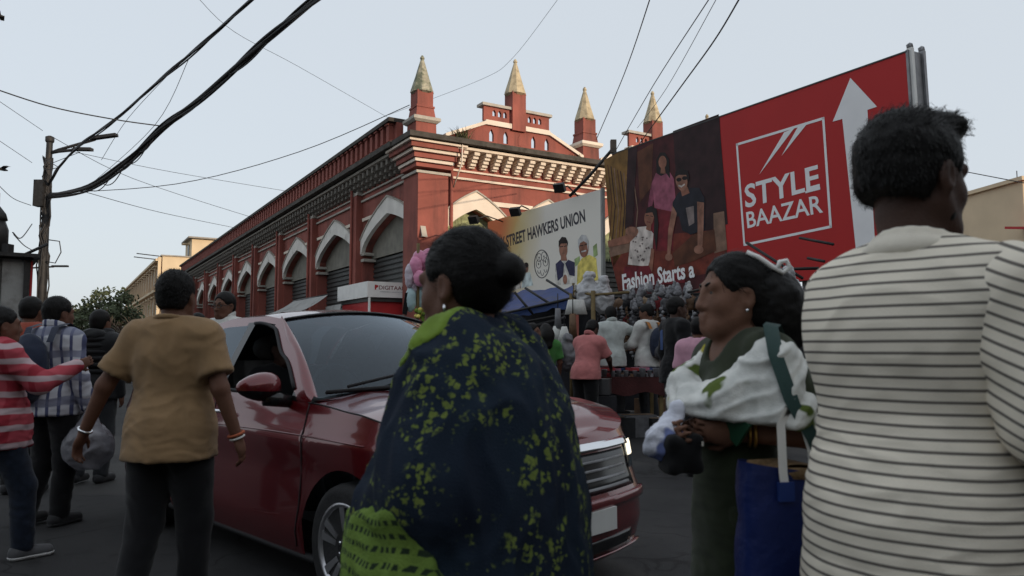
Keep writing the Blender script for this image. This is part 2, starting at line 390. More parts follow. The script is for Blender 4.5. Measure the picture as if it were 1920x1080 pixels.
# turrets and gables
def turret(x, y, z, mcone, base=True):
    T = MB()
    q = math.pi / 4; r2 = math.sqrt(2)
    if base:
        T.lathe([(.31 * r2, 6.86), (.30 * r2, 7.32)], 4, (x, y, 0), ph=q, smooth=False)
        MB().lathe([(.33 * r2, 7.30), (.40 * r2, 7.36), (.40 * r2, 7.44), (.34 * r2, 7.47)], 4, (x, y, 0), ph=q, smooth=False).build('turret_band', MAT['limegrey' if mcone == 'spiremoss' else 'lime'], HALL)
        T.lathe([(.29 * r2, 7.46), (.25 * r2, 7.74)], 4, (x, y, 0), ph=q, smooth=False)
        T.lathe([(.27 * r2, 7.735), (.27 * r2, 7.79)], 4, (x, y, 0), ph=q, smooth=False)
        T.lathe([(.235 * r2, 7.78), (.235 * r2, 8.22)], 4, (x, y, 0), ph=q, smooth=False)
        zc = 8.18
    else:
        T.lathe([(.225 * r2, 7.40), (.225 * r2, 8.55)], 4, (x, y, 0), ph=q, smooth=False); zc = 8.50
    T.build('turret_shaft', MAT['brick'], HALL)
    MB().lathe([(.235, zc - .03), (.33, zc + .02), (.31, zc + .10), (.20, zc + .45), (.10, zc + .80), (.045, zc + .98), (.065, zc + 1.0), (.06, zc + 1.04), (.02, zc + 1.10)], 8, (x, y, 0), ph=math.pi / 8, smooth=False).build('spire', MAT[mcone], HALL)
turret(.05, .14, 0, 'spiremoss')
def lancet(c, z0, w, h):
    return [(c - w, z0), (c + w, z0), (c + w, z0 + h * .62), (c + w * .45, z0 + h * .86), (c, z0 + h), (c - w * .45, z0 + h * .86), (c - w, z0 + h * .62)]
for gx in (0.0, 5.3):
    frG = lambda u, v, w, gx=gx: Vector((u + gx, w - .40, v))
    out = [(.5, 6.8), (.5, 6.90), (1.75, 7.46), (3.92, 7.46), (5.15, 6.90), (5.15, 6.8)]
    hs = [lancet(1.96 + .47 * i, 6.99, .072, .36) for i in range(5) if i != 2]
    MB().prism(out, hs, frG, 0, .09).build('gable_wall', MAT['brick'], HALL)
    MB().prism([(u, v) for u, v in lancet(1.96 + .94, 6.99, .06, .34)], [], frG, -.012, -.002).build('blind_lancet', MAT['brick'], HALL)
    for (u0, v0), (u1, v1), w in (((.5, 6.90), (1.75, 7.44), .10), ((1.75, 7.44), (3.92, 7.44), .14), ((3.92, 7.44), (5.15, 6.90), .10)):
        MB().prism([(u0, v0), (u1, v1), (u1, v1 + w), (u0, v0 + w)], [], frG, -.07, .30).build('gable_coping', MAT['lime'], HALL)
    cr = [(1.72, 7.58), (3.94, 7.58), (3.94, 8.0), (1.72, 8.0)]
    hs = [lancet(2.06 + .18 * i, 7.74, .056, .19) for i in range(3)] + [lancet(3.25 + .18 * i, 7.74, .056, .19) for i in range(3)]
    MB().prism(cr, hs, frG, .02, .11).build('gable_crest', MAT['brick'], HALL)
    MB().box((gx + 2.13, -.27, 8.04), (.96, .36, .08)).build('crest_coping', MAT['limegrey'], HALL)
    MB().box((gx + 3.53, -.27, 8.04), (.96, .36, .08)).build('crest_coping', MAT['limegrey'], HALL)
    turret(gx + 2.83, -.27, 0, 'spire', False)
    turret(gx + 5.44, -.15, 0, 'spire')
# tufts of weeds on the eave
rnd = random.Random(4)
def tuft(x, y, n, h, name='weed_tuft'):
    m = MB()
    for i in range(n):
        a = rnd.uniform(0, 6.28); l = h * rnd.uniform(.5, 1); b = Vector((x + rnd.gauss(0, .12), y + rnd.gauss(0, .1), 6.86))
        d = Vector((math.cos(a) * .5, math.sin(a) * .5, 1)).normalized()
        tip = b + d * l + Vector((math.cos(a), math.sin(a), -.3)) * l * .3
        s = Vector((-math.sin(a), math.cos(a), 0)) * .012
        m.add([b - s, b + s, b + d * l * .6 + s, tip, b + d * l * .6 - s], [(0, 1, 2, 3, 4)])
    return stuff(m.build(name, MAT['weed'], HALL))
MAT['weed'] = mat('dry_weed', (0.10, 0.10, 0.05), 0.9, 0.4, 9)
tuft(.95, -.45, 110, .42); tuft(-.3, 18.5, 90, .4); tuft(-.3, 20.0, 60, .3); tuft(4.9, -.3, 40, .22)

# ------------------------------------------------------------ far houses
MAT['cream'] = mat('cream_wall', (0.62, 0.50, 0.34), 0.9, 0.10, .6, 0.1, 6, dirt=(0.30, 0.24, 0.16), ds=.35, dth=(0.55, 0.75), dstretch=(1, 1, .5))
MAT['pinkwall'] = mat('pink_wall', (0.44, 0.24, 0.19), 0.9, 0.2, .5, dirt=(0.22, 0.16, 0.13), ds=.4)
MAT['darkglass'] = mat('dark_window', (0.03, 0.03, 0.035), 0.3, 0.3, 3)
MAT['concrete'] = mat('concrete', (0.30, 0.28, 0.25), 0.9, 0.2, .8, dirt=(0.15, 0.14, 0.12), ds=.6)
FH = thing('apartment_house', 'sunlit cream corner house with stained side wall and rooftop stair tower', 'building', (-36.3, 76.0, 0), math.atan2(0.515, 0.857))
MB().box((9, 27, 5.2), (18, 54, 10.4)).build('wall', MAT['cream'], FH)
fp = MB().box((-.06, 27.2, 5.1), (.14, 53.8, 10.1)).build('street_front', MAT['pinkwall'], FH)
for j in range(16):
    for i in range(3):
        z = 1.9 + i * 3.2; y = 2.0 + j * 3.3
        w = MB().box((-.16, y, z), (.12, 1.3, 1.7)).build('window_frame', MAT['cream'], fp)
        MB().box((-.23, y, z), (.06, .95, 1.4)).build('window', MAT['darkglass'], FH)
        MB().box((-.40, y, z + 1.05), (.65, 1.7, .09)).build('window_hood', MAT['cream'], FH)
    MB().box((-.25, .3 + j * 3.3, 5.2), (.3, .34, 10.2)).build('pilaster', MAT['cream'], FH)
for z in (3.6, 6.8, 10.0): MB().box((-.35, 27.2, z), (.55, 54, .25)).build('ledge', MAT['cream'], FH)
MB().box((9, 27, 10.46), (18.3, 54.3, .12)).build('roof_slab', MAT['concrete'], FH)
MB().box((4.7, 3.5, 11.5), (3.6, 5, 2.2)).build('stair_tower', MAT['cream'], FH)
MB().box((4.7, 3.5, 12.66), (4.4, 5.9, .16)).build('tower_roof', MAT['concrete'], FH)
MB().box((4.9, .96, 11.55), (.62, .10, .95)).build('tower_window', MAT['darkglass'], FH)
MB().box((4.9, .91, 11.55), (.06, .04, .95)).build('tower_mullion', MAT['cream'], FH)
MB().box((2.87, 3.2, 11.5), (.10, .8, 1.1)).build('tower_window', MAT['darkglass'], FH)
MB().box((2.5, 3.2, 12.15), (.6, 1.2, .08)).build('tower_hood', MAT['cream'], FH)
MB().box((9.2, 4.0, 11.9), (5.4, 5, .25)).build('canopy_slab', MAT['concrete'], FH)
for x in (7.0, 11.4): MB().box((x, 2.0, 11.2), (.3, .3, 1.3)).build('canopy_post', MAT['concrete'], FH)
MB().box((4.6, -.04, 8.2), (.7, .08, 1.6)).build('side_window', MAT['darkglass'], FH)
for k in range(2): MB().tube([(-.3, .4 + 3.5 * k, 10.4 + .0 * k), (-2.4, .4 + 3.5 * k, 10.55)], .05, 6).build('roof_pipe', MAT['blackmetal'], FH)

# the pale house on the right, seen past the striped shirt
RH = thing('pale_house', 'pale sunlit house with red tin roof beyond the man in stripes', 'building', (20.4, 29.0, 0), 0.10)
MB().box((4, 4, 3.9), (8, 8, 7.8)).build('wall', MAT['cream'], RH)
MB().box((4, 4, 7.86), (8.3, 8.3, .16)).build('parapet', MAT['cream'], RH)
MB().box((3.4, -.9, 5.72), (8.4, 2.0, .10), Matrix.Rotation(.16, 3, 'X')).build('tin_roof', MAT['redpaint'], RH)
MB().box((3.6, -.06, 6.55), (2.2, .12, .06)).build('sunshade', MAT['concrete'], RH)
MB().box((1.4, -.03, 6.9), (.05, .06, .5)).build('vent', MAT['darkglass'], RH)
MB().box((3.4, -1.2, 2.6), (8.0, 1.6, 5.2)).build('lower_wall', MAT['concrete'], RH)
for k in range(3): MB().tube([(.2 + .4 * k, .5, 7.9), (.2 + .4 * k, .5, 8.3 + .2 * (k % 2))], .018, 5).build('rebar', MAT['blackmetal'], RH)

# unseen blocks added behind the viewer to stop low sun and dim the skylight
BB = thing('shade_block', 'long plain unseen block added on the sunny side to shade the street', 'building', (SUN.x * 18, SUN.y * 18, 0), math.atan2(SUN.y, SUN.x))
BB.location = Vector((SUN.x, SUN.y, 0)).normalized() * 18
MB().box((5, 0, 5.0), (10, 64, 10.0)).build('wall', MAT['concrete'], BB)
for j in range(14):
    for i in range(3): MB().box((-.04, -28 + j * 4.3, 2.0 + i * 3.1), (.1, 1.5, 1.7)).build('window', MAT['darkglass'], BB)
MB().box((5, 0, 10.1), (10.6, 64.6, .2)).build('roof', MAT['concrete'], BB)

B2 = thing('shade_block', 'long low unseen block added behind the viewer to dim the sky light', 'building', (-9, -11.5, 0), .12)  # unseen, added to darken the foreground
MB().box((0, -5, 3.6), (44, 10, 7.2)).build('wall', MAT['concrete'], B2)
for j in range(10):
    for i in range(2): MB().box((-19.5 + j * 4.3, .04, 2.0 + i * 3.2), (1.5, .1, 1.7)).build('window', MAT['darkglass'], B2)
MB().box((0, -5, 7.3), (44.6, 10.6, .2)).build('roof', MAT['concrete'], B2)

# ------------------------------------------------------------ trees at the street's end
MAT['leaf'] = mat('leaf', (0.055, 0.070, 0.035), 0.8, 0.5, 3)
MAT['bark'] = mat('bark', (0.09, 0.07, 0.055), 0.9, 0.3, 8)
def tree(label, loc, h, w, seed, n=1500, bare=False, leaf=.35):
    r = random.Random(seed); t = thing('tree', label, 'tree', loc)
    tr = MB(); tr.tube([(0, 0, 0), (.1, .05, h * .25), (0, 0, h * .5)], [h * .035, h * .027, h * .015], 8)
    tips = []
    for i in range(12 if not bare else 22):
        a = r.uniform(0, 6.28); z0 = h * r.uniform(.22, .5); l = w * r.uniform(.5, 1.0)
        p0 = Vector((0, 0, z0)); p2 = Vector((math.cos(a) * l, math.sin(a) * l, z0 + h * r.uniform(.12, .45))); p1 = (p0 + p2) / 2 + Vector((0, 0, h * .06))
        tr.tube([p0, p1, p2], [h * .013, h * .008, h * .003], 5); tips.append(p2); tips.append(p1)
        if bare:
            for k in range(5):
                q = p1.lerp(p2, r.random()); e = q + Vector((r.gauss(0, .3), r.gauss(0, .3), r.uniform(.1, .6))) * w * .5
                tr.tube([q, (q + e) / 2 + Vector((0, 0, .05)), e], [h * .006, h * .004, h * .002], 4)
    tr.build('trunk', MAT['bark'], t)
    cr = MB()
    cl = [(Vector((r.gauss(0, w * .42), r.gauss(0, w * .42), h * r.uniform(.42, .95))), w * r.uniform(.18, .42)) for _ in range(16)] + [(p, w * .25) for p in tips]
    for i in range(n):
        c, s = r.choice(cl); d = Vector((r.gauss(0, 1), r.gauss(0, 1), r.gauss(0, .8))).normalized() * s * r.random() ** .4
        p = c + d
        if p.z > h * 1.02: continue
        u = Vector((r.gauss(0, 1), r.gauss(0, 1), r.gauss(0, 1))).normalized(); v = u.orthogonal().normalized(); l = leaf * r.uniform(.5, 1.1)
        cr.add([p - u * l, p + v * l * .45, p + u * l, p - v * l * .45], [(0, 1, 2, 3)])
    cr.build('crown', MAT['leaf'], t, fix=False)
    return t
p = at(205, 590, 62); tree('dark bushy tree in front of the far red fronted house', (p.x, p.y, 0), 5.9, 3.0, 2, 2800, leaf=.22)
p = at(165, 600, 66); tree('low round tree at the far end of the street', (p.x, p.y, 0), 4.6, 2.6, 3, 2000, leaf=.22)
p = at(137, 600, 75); tree('small dark tree farthest down the street', (p.x, p.y, 0), 3.6, 2.0, 8, 1200, leaf=.22)
p = at(84, 560, 40); tree('leafy tree top just behind the lamp pole', (p.x, p.y, 0), 3.9, .8, 5, 700, leaf=.14)
p = at(244, 610, 24); tree('sparse bare branched shrub by the street', (p.x, p.y, 0), 2.7, 1.2, 7, 160, True, leaf=.05)

# ------------------------------------------------------------ lamp pole with cables
PX, PY = -15.05, 23.5
pole = thing('lamp_pole', 'tall dark street pole wrapped in cables with two lamp arms', 'street lamp', (PX, PY, 0))
MB().tube([(0, 0, 0), (0, 0, 3.0), (.02, 0, 7.7), (.02, 0, 7.95)], [.14, .13, .095, .095], 12).build('shaft', MAT['polemat'], pole)
MB().lathe([(.11, 7.80), (.13, 7.84), (.13, 7.98), (.05, 8.02)], 10, (.02, 0, 0)).build('cap', MAT['polemat'], pole)
MB().box((-.12, -.12, 6.1), (.30, .28, .85)).build('junction_box', MAT['blackmetal'], pole)
for (dx, dz, l) in ((2.3, .42, 1), (1.55, -.02, 0)):
    MB().tube([(.05, 0, 7.45), (.35, -.02, 7.5 + .06 * l), (dx * .72, -.3, 7.5 + dz * .75)], .05, 8).build('arm', MAT['polemat'], pole)
    MB().box((dx * .86, -.36, 7.5 + dz * .93), (dx * .36, .2, .09), Matrix.Rotation(-.16 * l + .02, 3, 'Y')).build('lamp_head', MAT['polemat'], pole)
r = random.Random(11)
for k in range(10):
    pts = []; a0 = r.uniform(0, 6.28); rr = .10 + r.random() * .07
    for i in range(16):
        z = 2.5 + i * .32; a = a0 + i * r.uniform(.0, .25)
        pts.append((math.cos(a) * (rr + r.gauss(0, .02)), math.sin(a) * (rr + r.gauss(0, .02)), z))
    MB().tube(pts, .022, 5).build('cable_wrap', MAT['cable'], pole)
MB().tube([(.2, -.1, 4.6), (.55, -.1, 4.55), (.62, -.1, 4.2), (.45, -.1, 3.85), (.15, -.1, 3.9)], .018, 5).build('cable_loop', MAT['cable'], pole)
p = at(55, 500, 38)
lp2 = thing('lamp_pole', 'small farther street lamp with one straight arm', 'street lamp', (p.x, p.y, 0))
MB().tube([(0, 0, 0), (0, 0, 5.3)], [.12, .09], 8).build('shaft', MAT['polemat'], lp2)
MB().tube([(0, 0, 5.2), (1.4, -.2, 5.25)], .045, 6).build('arm', MAT['polemat'], lp2)
MB().box((1.75, -.25, 5.27), (.8, .18, .09)).build('lamp_head', MAT['polemat'], lp2)

def cable(label, pts, rad, mtl='cable', group=None, name='cable', n=24, sag=0.0, ns=5):
    P = [Vector(p) for p in pts]
    if len(P) == 2:
        a, b = P; P = [a.lerp(b, i / n) - Vector((0, 0, 4 * sag * (i / n) * (1 - i / n))) for i in range(n + 1)]
    else:
        Q = []
        for i in range(len(P) - 1):
            p0, p1, p2, p3 = P[max(i - 1, 0)], P[i], P[i + 1], P[min(i + 2, len(P) - 1)]
            for k in range(6):
                t = k / 6
                Q.append(.5 * ((2 * p1) + (-p0 + p2) * t + (2 * p0 - 5 * p1 + 4 * p2 - p3) * t * t + (-p0 + 3 * p1 - 3 * p2 + p3) * t ** 3))
        P = Q + [P[-1]]
    m = MB().tube(P, rad, ns)
    return tag(m.build(name, MAT[mtl]), label, 'cable', group), P
# main twisted bundle: from the junction box up over the viewer
mainpts = [at(92, 366, 23.3), at(165, 352, 21.8), at(235, 305, 20.3), at(305, 238, 18.8), at(370, 188, 17.3), at(450, 118, 15.6), at(520, 60, 14.2), at(590, 0, 12.9), at(700, -95, 10.8)]
_, PB = cable('thick sagging cable bundle rising from the pole to the top of the picture', mainpts, .055, n=40, name='cable_bundle')
bun = bpy.data.objects['cable_bundle']
rr_ = random.Random(5)
for k in range(6):
    a0 = rr_.uniform(0, 6.28); f = rr_.uniform(.12, .3); am = .045 + rr_.random() * .035; pts = []
    for i, p in enumerate(PB):
        w = a0 + i * f
        pts.append(p + Vector((math.cos(w) * am * .5, math.cos(w + 1) * am * .5, math.sin(w) * am - (.05 if k > 2 else 0))))
    MB().tube(pts, .022 + .01 * (k % 2), 5).build('strand', MAT['cable'], bun)
for k, (i0, i1, dp) in enumerate(((6, 10, .28), (8, 12, .33), (10, 15, .22), (12, 16, .26), (14, 17, .18), (20, 26, .16), (28, 35, .14))):
    a, b = PB[i0], PB[i1]; MB().tube([a.lerp(b, t / 10) - Vector((0, 0, 4 * dp * (t / 10) * (1 - t / 10))) for t in range(11)], .014, 5).build('slack_loop', MAT['cable'], bun)
up = [at(92, 345, 23.4), at(110, 314, 22.6), at(150, 272, 21.4), at(215, 225, 19.8), at(300, 150, 17.5), at(380, 82, 15.6), at(470, 0, 13.6), at(560, -80, 12)]
_, PU = cable('thinner upper cable bundle running beside the thick one', up, .030, name='cable_bundle')
ub = bpy.data.objects['cable_bundle.001']
for k in range(3):
    pts = [p + Vector((math.cos(k * 2 + i * .5) * .03, 0, math.sin(k * 2 + i * .5) * .035 - (.03 if k == 2 else 0))) for i, p in enumerate(PU)]
    MB().tube(pts, .018, 5).build('strand', MAT['cable'], ub)
thin = [
 ('dark drop wire sagging in from the top left corner to the bundle', [at(-20, 163, 17), at(95, 200, 17.5), at(215, 224, 18.2), at(300, 236, 18.8)], .016),
 ('long wire from the pole to the corner turret', [at(92, 362, 23.3), at(330, 345, 22.5), at(560, 285, 21.2), at(768, 197, 19.9)], .012),
 ('fine wire sloping down from the left edge past the lamp arms', [at(-10, 184, 20), at(80, 245, 23)], .008),
 ('fine wire from the pole dropping to the hall parapet near its middle', [at(95, 255, 23.4), at(250, 335, 29), at(480, 410, 35)], .010),
 ('fine wire from the pole to the far end of the hall roof', [at(160, 360, 24), at(300, 398, 32), at(445, 428, 41)], .012),
 ('fine wire crossing the low sky left of the hall', [at(140, 285, 23), at(320, 322, 28), at(560, 362, 33)], .009),
 ('hair thin wire hanging between the two bundles', [at(355, 108, 16.2), at(290, 235, 19), at(165, 350, 22)], .007),
 ('second hair thin wire below the upper bundle', [at(330, 125, 16.8), at(240, 222, 20), at(190, 300, 21.5)], .007),
 ('wire rising steeply past the second gable turret', [at(1118, 262, 19), at(1170, 140, 15), at(1218, 0, 11), at(1240, -80, 10)], .010),
 ('left wire of the pair rising from behind the billboard', [at(1150, 290, 20), at(1225, 160, 15), at(1335, -10, 10.5)], .009),
 ('paler wire close beside the pair above the billboard', [at(1195, 240, 19), at(1250, 165, 15), at(1345, -5, 10.4)], .006),
 ('thick black wire rising from the billboard to the top edge', [at(1195, 275, 19), at(1275, 165, 14), at(1340, 75, 11.5), at(1388, -5, 10)], .013),
 ('faint wire crossing the sky above the middle spire', [at(730, 215, 24), at(900, 150, 21), at(960, 110, 20), at(1045, 0, 16)], .005),
 ('faint wire crossing the top of the sky above the hall', [at(370, -5, 16), at(440, 60, 18), at(560, 125, 22), at(730, 222, 26)], .006),
 ('wire on the right sky behind the striped man', [at(1800, 320, 16), at(1930, 345, 14)], .010),
 ('lower wire leaving the left edge toward the pole', [at(-10, 258, 20), at(60, 305, 23)], .008),
 ('sagging low wire at the left edge', [at(-5, 345, 19), at(25, 372, 21), at(58, 385, 23)], .010),
 ('looping wire between the pole box and the tin kiosk roof', [at(24, 436, 14), at(40, 446, 18), at(60, 420, 22.5)], .014),
 ('second looping wire low beside the pole', [at(26, 440, 14), at(45, 460, 18), at(62, 470, 22.6)], .012),
 ('short stay wire from the upper bundle fork to the pole', [at(110, 314, 22.6), at(88, 300, 23.2), at(80, 292, 23.4)], .012),
 ('second short stay wire from the fork to the pole', [at(110, 314, 22.6), at(90, 318, 23.2), at(82, 318, 23.4)], .012),
 ('short wire from lamp arm back to the pole', [at(150, 285, 22), at(100, 305, 23), at(84, 312, 23.4)], .010),
]
for lab, pts, rad in thin: cable(lab, pts, rad, name='wire', group='overhead wires')

# ------------------------------------------------------------ left edge: tin kiosk and its clutter, kites
tk = thing('tin_kiosk', 'grey tin clad kiosk with dark posts at the left edge of the street', 'kiosk', (-8.05, 12.0, 0), 0.64)
MB().box((-2, 1.4, 1.33), (4, 2.8, 2.66)).build('shell', MAT['greyboard'], tk)
for k in range(6):
    MB().box((-.10 - k * .40, -.03, 1.33), (.30, .04, 2.62)).build('panel', MAT['greyboard'], tk)
for k in range(6): MB().box((.08 - k * .40, -.05, 1.34), (.07, .10, 2.68)).build('post', MAT['blackmetal'], tk)
MB().box((.145, 1.4, 1.33), (.05, 2.8, 2.66)).build('side_panel', MAT['greyboard'], tk)
MB().box((.150, -.02, 1.33), (.03, .03, 2.6)).build('edge_strip', MAT['redpaint'], tk)
MB().box((-1.9, 1.3, 2.70), (4.3, 3.2, .06)).build('roof', MAT['blackmetal'], tk)
MB().tube([(.0, -.1, 2.7), (.35, -.15, 2.92)], .025, 6).build('bracket_arm', MAT['blackmetal'], tk)
tr = thing('switch_gear', 'dark bulky electric switch gear standing on the tin kiosk roof', 'switch gear', (-8.60, 12.2, 2.73))
MB().tube([(0, 0, 0), (.02, 0, .45), (0, 0, .75)], [.16, .14, .05], 7).build('body', MAT['blackmetal'], tr)
MB().lathe([(.05, .55), (.15, .62), (.12, .72), (.02, .84)], 6).build('cap', MAT['blackmetal'], tr)
MB().tube([(-.3, 0, .4), (.1, 0, .5)], .03, 5).build('insulator_arm', MAT['blackmetal'], tr)
MB().box((.17, 0, .1), (.14, .14, .2)).build('box', MAT['blackmetal'], tr)
wl_ = thing('grey_wall', 'strip of pale grey house wall at the left edge behind the kiosk', 'building', (-17.05, 21.0, 0), 0.3)
MB().box((-3, 3, 3.4), (6, 6, 6.8)).build('wall', MAT['greyboard'], wl_)
MB().prism([(-6, 6.8), (0.2, 5.0), (.2, 4.9), (-6, 6.7)], [], lambda u, v, w: Vector((u, w, v)), -.2, 6).build('roof_edge', MAT['concrete'], wl_)
def bird(label, loc, s, rz):
    t = thing('bird', label, 'bird', loc, rz, 'kites in the air')
    MB().tube([(-.26, 0, 0), (-.1, 0, .01), (.08, 0, .015), (.22, 0, 0)], [.015, .06, .065, .02], 8).build('body', MAT['black'], t)
    for sg in (-1, 1):
        MB().add([(.10, 0, .03), (.14, sg * .25, .14), (.02, sg * .62, .05), (-.10, sg * .55, .04), (-.10, sg * .25, .11), (-.12, 0, .02), (.0, sg * .3, .135)], [(0, 1, 6, 5), (1, 2, 6), (2, 3, 6), (3, 4, 6), (4, 5, 6)]).build('wing', MAT['black'], t)
    MB().add([(-.22, 0, 0), (-.42, .10, 0), (-.40, 0, .01), (-.42, -.10, 0)], [(0, 1, 2), (0, 2, 3)]).build('tail', MAT['black'], t)
    t.scale = (s, s, s); return t
bird('dark kite flying low by the left edge', at(4, 318, 30), 1.0, 1.1)
bird('dark kite cut by the upper left edge', at(-3, 30, 30), 1.0, .3)
# ------------------------------------------------------------ advertising panels
def make_text(txt, bold=0.0):
    cu = bpy.data.curves.new('txt', 'FONT'); cu.body = txt; cu.resolution_u = 3; cu.offset = bold
    o = bpy.data.objects.new('txt', cu); COL.objects.link(o)
    dg = bpy.context.evaluated_depsgraph_get(); me = bpy.data.meshes.new_from_object(o.evaluated_get(dg))
    V = [v.co.copy() for v in me.vertices]; F = [list(p.vertices) for p in me.polygons]
    bpy.data.objects.remove(o); bpy.data.curves.remove(cu); bpy.data.meshes.remove(me)
    xs = [v.x for v in V]; ys = [v.y for v in V]; x0, x1, y0, y1 = min(xs), max(xs), min(ys), max(ys)
    return [((v.x - x0) / (x1 - x0), (v.y - y0) / (y1 - y0)) for v in V], F
class Panel:
    """a flat print on a board: outlines are laid on the board's own plane"""
    def __init__(s, root, O, U, V, N): s.root = root; s.O, s.U, s.V, s.N = O, U, V, N; s.k = 0; s.inv = root.matrix_basis.inverted()
    def uv(s, px, py):
        d = on_plane(px, py, s.O, s.N) - s.O; return (d.dot(s.U), d.dot(s.V))
    def pt(s, u, v, w): return s.inv @ (s.O + s.U * u + s.V * v + s.N * w)
    def poly(s, name, pts, m, lift, px=True, parent=None):
        P = [s.uv(*p) for p in pts] if px else pts
        return MB().prism(P, [], s.pt, lift, lift + .0012).build(name, MAT[m], parent or s.root)
    def ell(s, name, cx, cy, rx, ry, m, lift, rot=0.0, parent=None, n=20):
        return s.poly(name, [(cx + rx * math.cos(t) * math.cos(rot) - ry * math.sin(t) * math.sin(rot), cy + rx * math.cos(t) * math.sin(rot) + ry * math.sin(t) * math.cos(rot)) for t in [2 * math.pi * i / n for i in range(n)]], m, lift, parent=parent)
    def ring(s, name, cx, cy, rx, ry, w, m, lift, n=28, a0=0, a1=2 * math.pi, rot=0.0):
        o, i_ = [], []
        for i in range(n + 1):
            t = a0 + (a1 - a0) * i / n
            for L, d in ((o, 0), (i_, w)):
                x, y = (rx - d) * math.cos(t), (ry - d) * math.sin(t)
                L.append(s.uv(cx + x * math.cos(rot) - y * math.sin(rot), cy + x * math.sin(rot) + y * math.cos(rot)))
        m_ = MB()
        for i in range(n): m_.add([s.pt(*o[i], lift), s.pt(*o[i + 1], lift), s.pt(*i_[i + 1], lift), s.pt(*i_[i], lift)], [(0, 1, 2, 3)])
        return m_.build(name, MAT[m], s.root)
    def stroke(s, name, pts, w, m, lift):
        """printed line of width w (metres)"""
        P = [Vector(s.uv(*p)) for p in pts]; m_ = MB()
        for a, b in zip(P[:-1], P[1:]):
            d = (b - a).normalized(); n = Vector((-d.y, d.x)) * w / 2; a = a - d * w * .4; b = b + d * w * .4
            m_.add([s.pt(*(q), lift) for q in (a - n, b - n, b + n, a + n)], [(0, 1, 2, 3)])
        return m_.build(name, MAT[m], s.root)
    def text(s, txt, quad, m, lift, bold=0.0, name='lettering', sub=None):
        """quad: bottom-left, bottom-right, top-right, top-left in photo pixels"""
        V, F = make_text(txt, bold); Q = [Vector(s.uv(*p)) for p in quad]
        vs = []
        for a, b in V:
            q = (Q[0] * (1 - a) + Q[1] * a) * (1 - b) + (Q[3] * (1 - a) + Q[2] * a) * b
            vs.append(s.pt(q.x, q.y, lift))
        return MB().add(vs, F).build(name, MAT[m], s.root)
def flat(name, col, var=.12, vs=3): MAT[name] = mat(name, col, .6, var, vs, spec=.25)
for n_, c_ in (('p_maroon', (.060, .012, .014)), ('p_dark', (.030, .012, .014)), ('p_ochre', (.20, .105, .028)), ('p_brown', (.10, .035, .018)), ('p_rust', (.16, .030, .018)), ('p_skin', (.27, .115, .075)), ('p_skin2', (.295, .14, .095)), ('p_skindark', (.20, .10, .07)),
               ('p_hair', (.016, .012, .012)), ('p_pink', (.30, .085, .13)), ('p_pink2', (.22, .055, .09)), ('p_tee', (.018, .018, .026)), ('p_wtop', (.50, .44, .40)), ('p_print', (.20, .16, .15)), ('p_sofa', (.22, .13, .09)), ('p_wine', (.16, .014, .022)),
               ('p_paper', (.52, .50, .46)), ('p_orange', (.58, .22, .12)), ('p_olive', (.42, .38, .19)), ('p_yellow', (.58, .48, .12)), ('p_navy', (.035, .035, .085)), ('p_grey', (.42, .42, .42)), ('p_green', (.30, .40, .17)), ('p_ink', (.045, .045, .055)), ('p_cyan', (.45, .52, .52)), ('p_blue', (.05, .08, .20))):
    flat(n_, tuple(min(.85, q * 1.25) for q in c_) if c_[0] > .3 else c_, vs=4 if n_ in ('p_maroon', 'p_ochre', 'p_dark', 'p_brown') else 6, var=.45 if n_ in ('p_maroon', 'p_ochre', 'p_dark', 'p_brown') else .38)
def gradpaper():
    g = NG('banner_print', .6); x = g.xyz(); n = g.noise(.8, 4)
    d = g.math('ADD', g.math('MULTIPLY', g.math('SUBTRACT', x[0], g.math('MULTIPLY', x[2], .16)), 1.0), g.math('MULTIPLY', n, .5))
    c = g.mix(g.step(d, -2.35, -1.75), (.70, .22, .10), (.62, .50, .20)); c = g.mix(g.step(d, -1.9, -1.15), c, (.78, .75, .68)); return g.done(c)
MAT['banner'] = gradpaper()

# big red billboard, leaning out a little over the street
TILT = .045
BO = at(1160, 556, 15.2); BU = -TV.copy(); BN0 = -EV.copy()
BV = (Vector((0, 0, 1)) + BN0 * TILT).normalized(); BN = BU.cross(BV).normalized()
if BN.dot(BN0) < 0: BN = -BN
BL, BH = 6.33, 2.97
bb = thing('billboard', 'huge red billboard with white lettering, upward arrow and fashion photograph', 'billboard', tuple(BO))
P = Panel(bb, BO, BU, BV, BN)
q = [(0, 0), (BL, 0), (BL, BH), (0, BH)]
MB().prism(q, [], P.pt, -.02, 0).build('board', MAT['adred'], bb)
us = P.uv(1356, 340)[0]
P.poly('photo_print', [(0, 0), (us, 0), (us, BH), (0, BH)], 'p_maroon', .001, px=False)
MB().prism([(0, -.03), (.09, -.03), (.09, BH + .03), (0, BH + .03)], [], lambda u, v, w: P.pt(BL + .015 - w, v, -.30 + u * 3.4), 0, .03).build('edge_trim', MAT['steel'], bb)
MB().prism([(BL + .0, 0), (BL - .03, 0), (BL - .03, BH), (BL + .0, BH)], [], P.pt, -.32, -.03).build('edge_sheet', MAT['shutter'], bb)
for w in (-.06, -.34): MB().prism([(BL - .02, -.05), (BL + .05, -.05), (BL + .05, BH + .06), (BL - .02, BH + .06)], [], P.pt, w - .03, w + .03).build('edge_rail', MAT['white' if w > -.1 else 'steel'], bb)
for w in (-.06, -.34): MB().add(*icosphere(.05, 1, P.pt(BL + .01, BH + .09, w))).build('rail_cap', MAT['steel'], bb)
MB().prism([(0, BH), (BL, BH), (BL, BH + .02), (0, BH + .02)], [], P.pt, -.36, .01).build('top_rail', MAT['shutter'], bb)
MB().prism([(0, 0), (BL - .05, 0), (BL - .05, BH), (0, BH)], [], P.pt, -.36, -.34).build('rear_board', MAT['shutter'], bb)
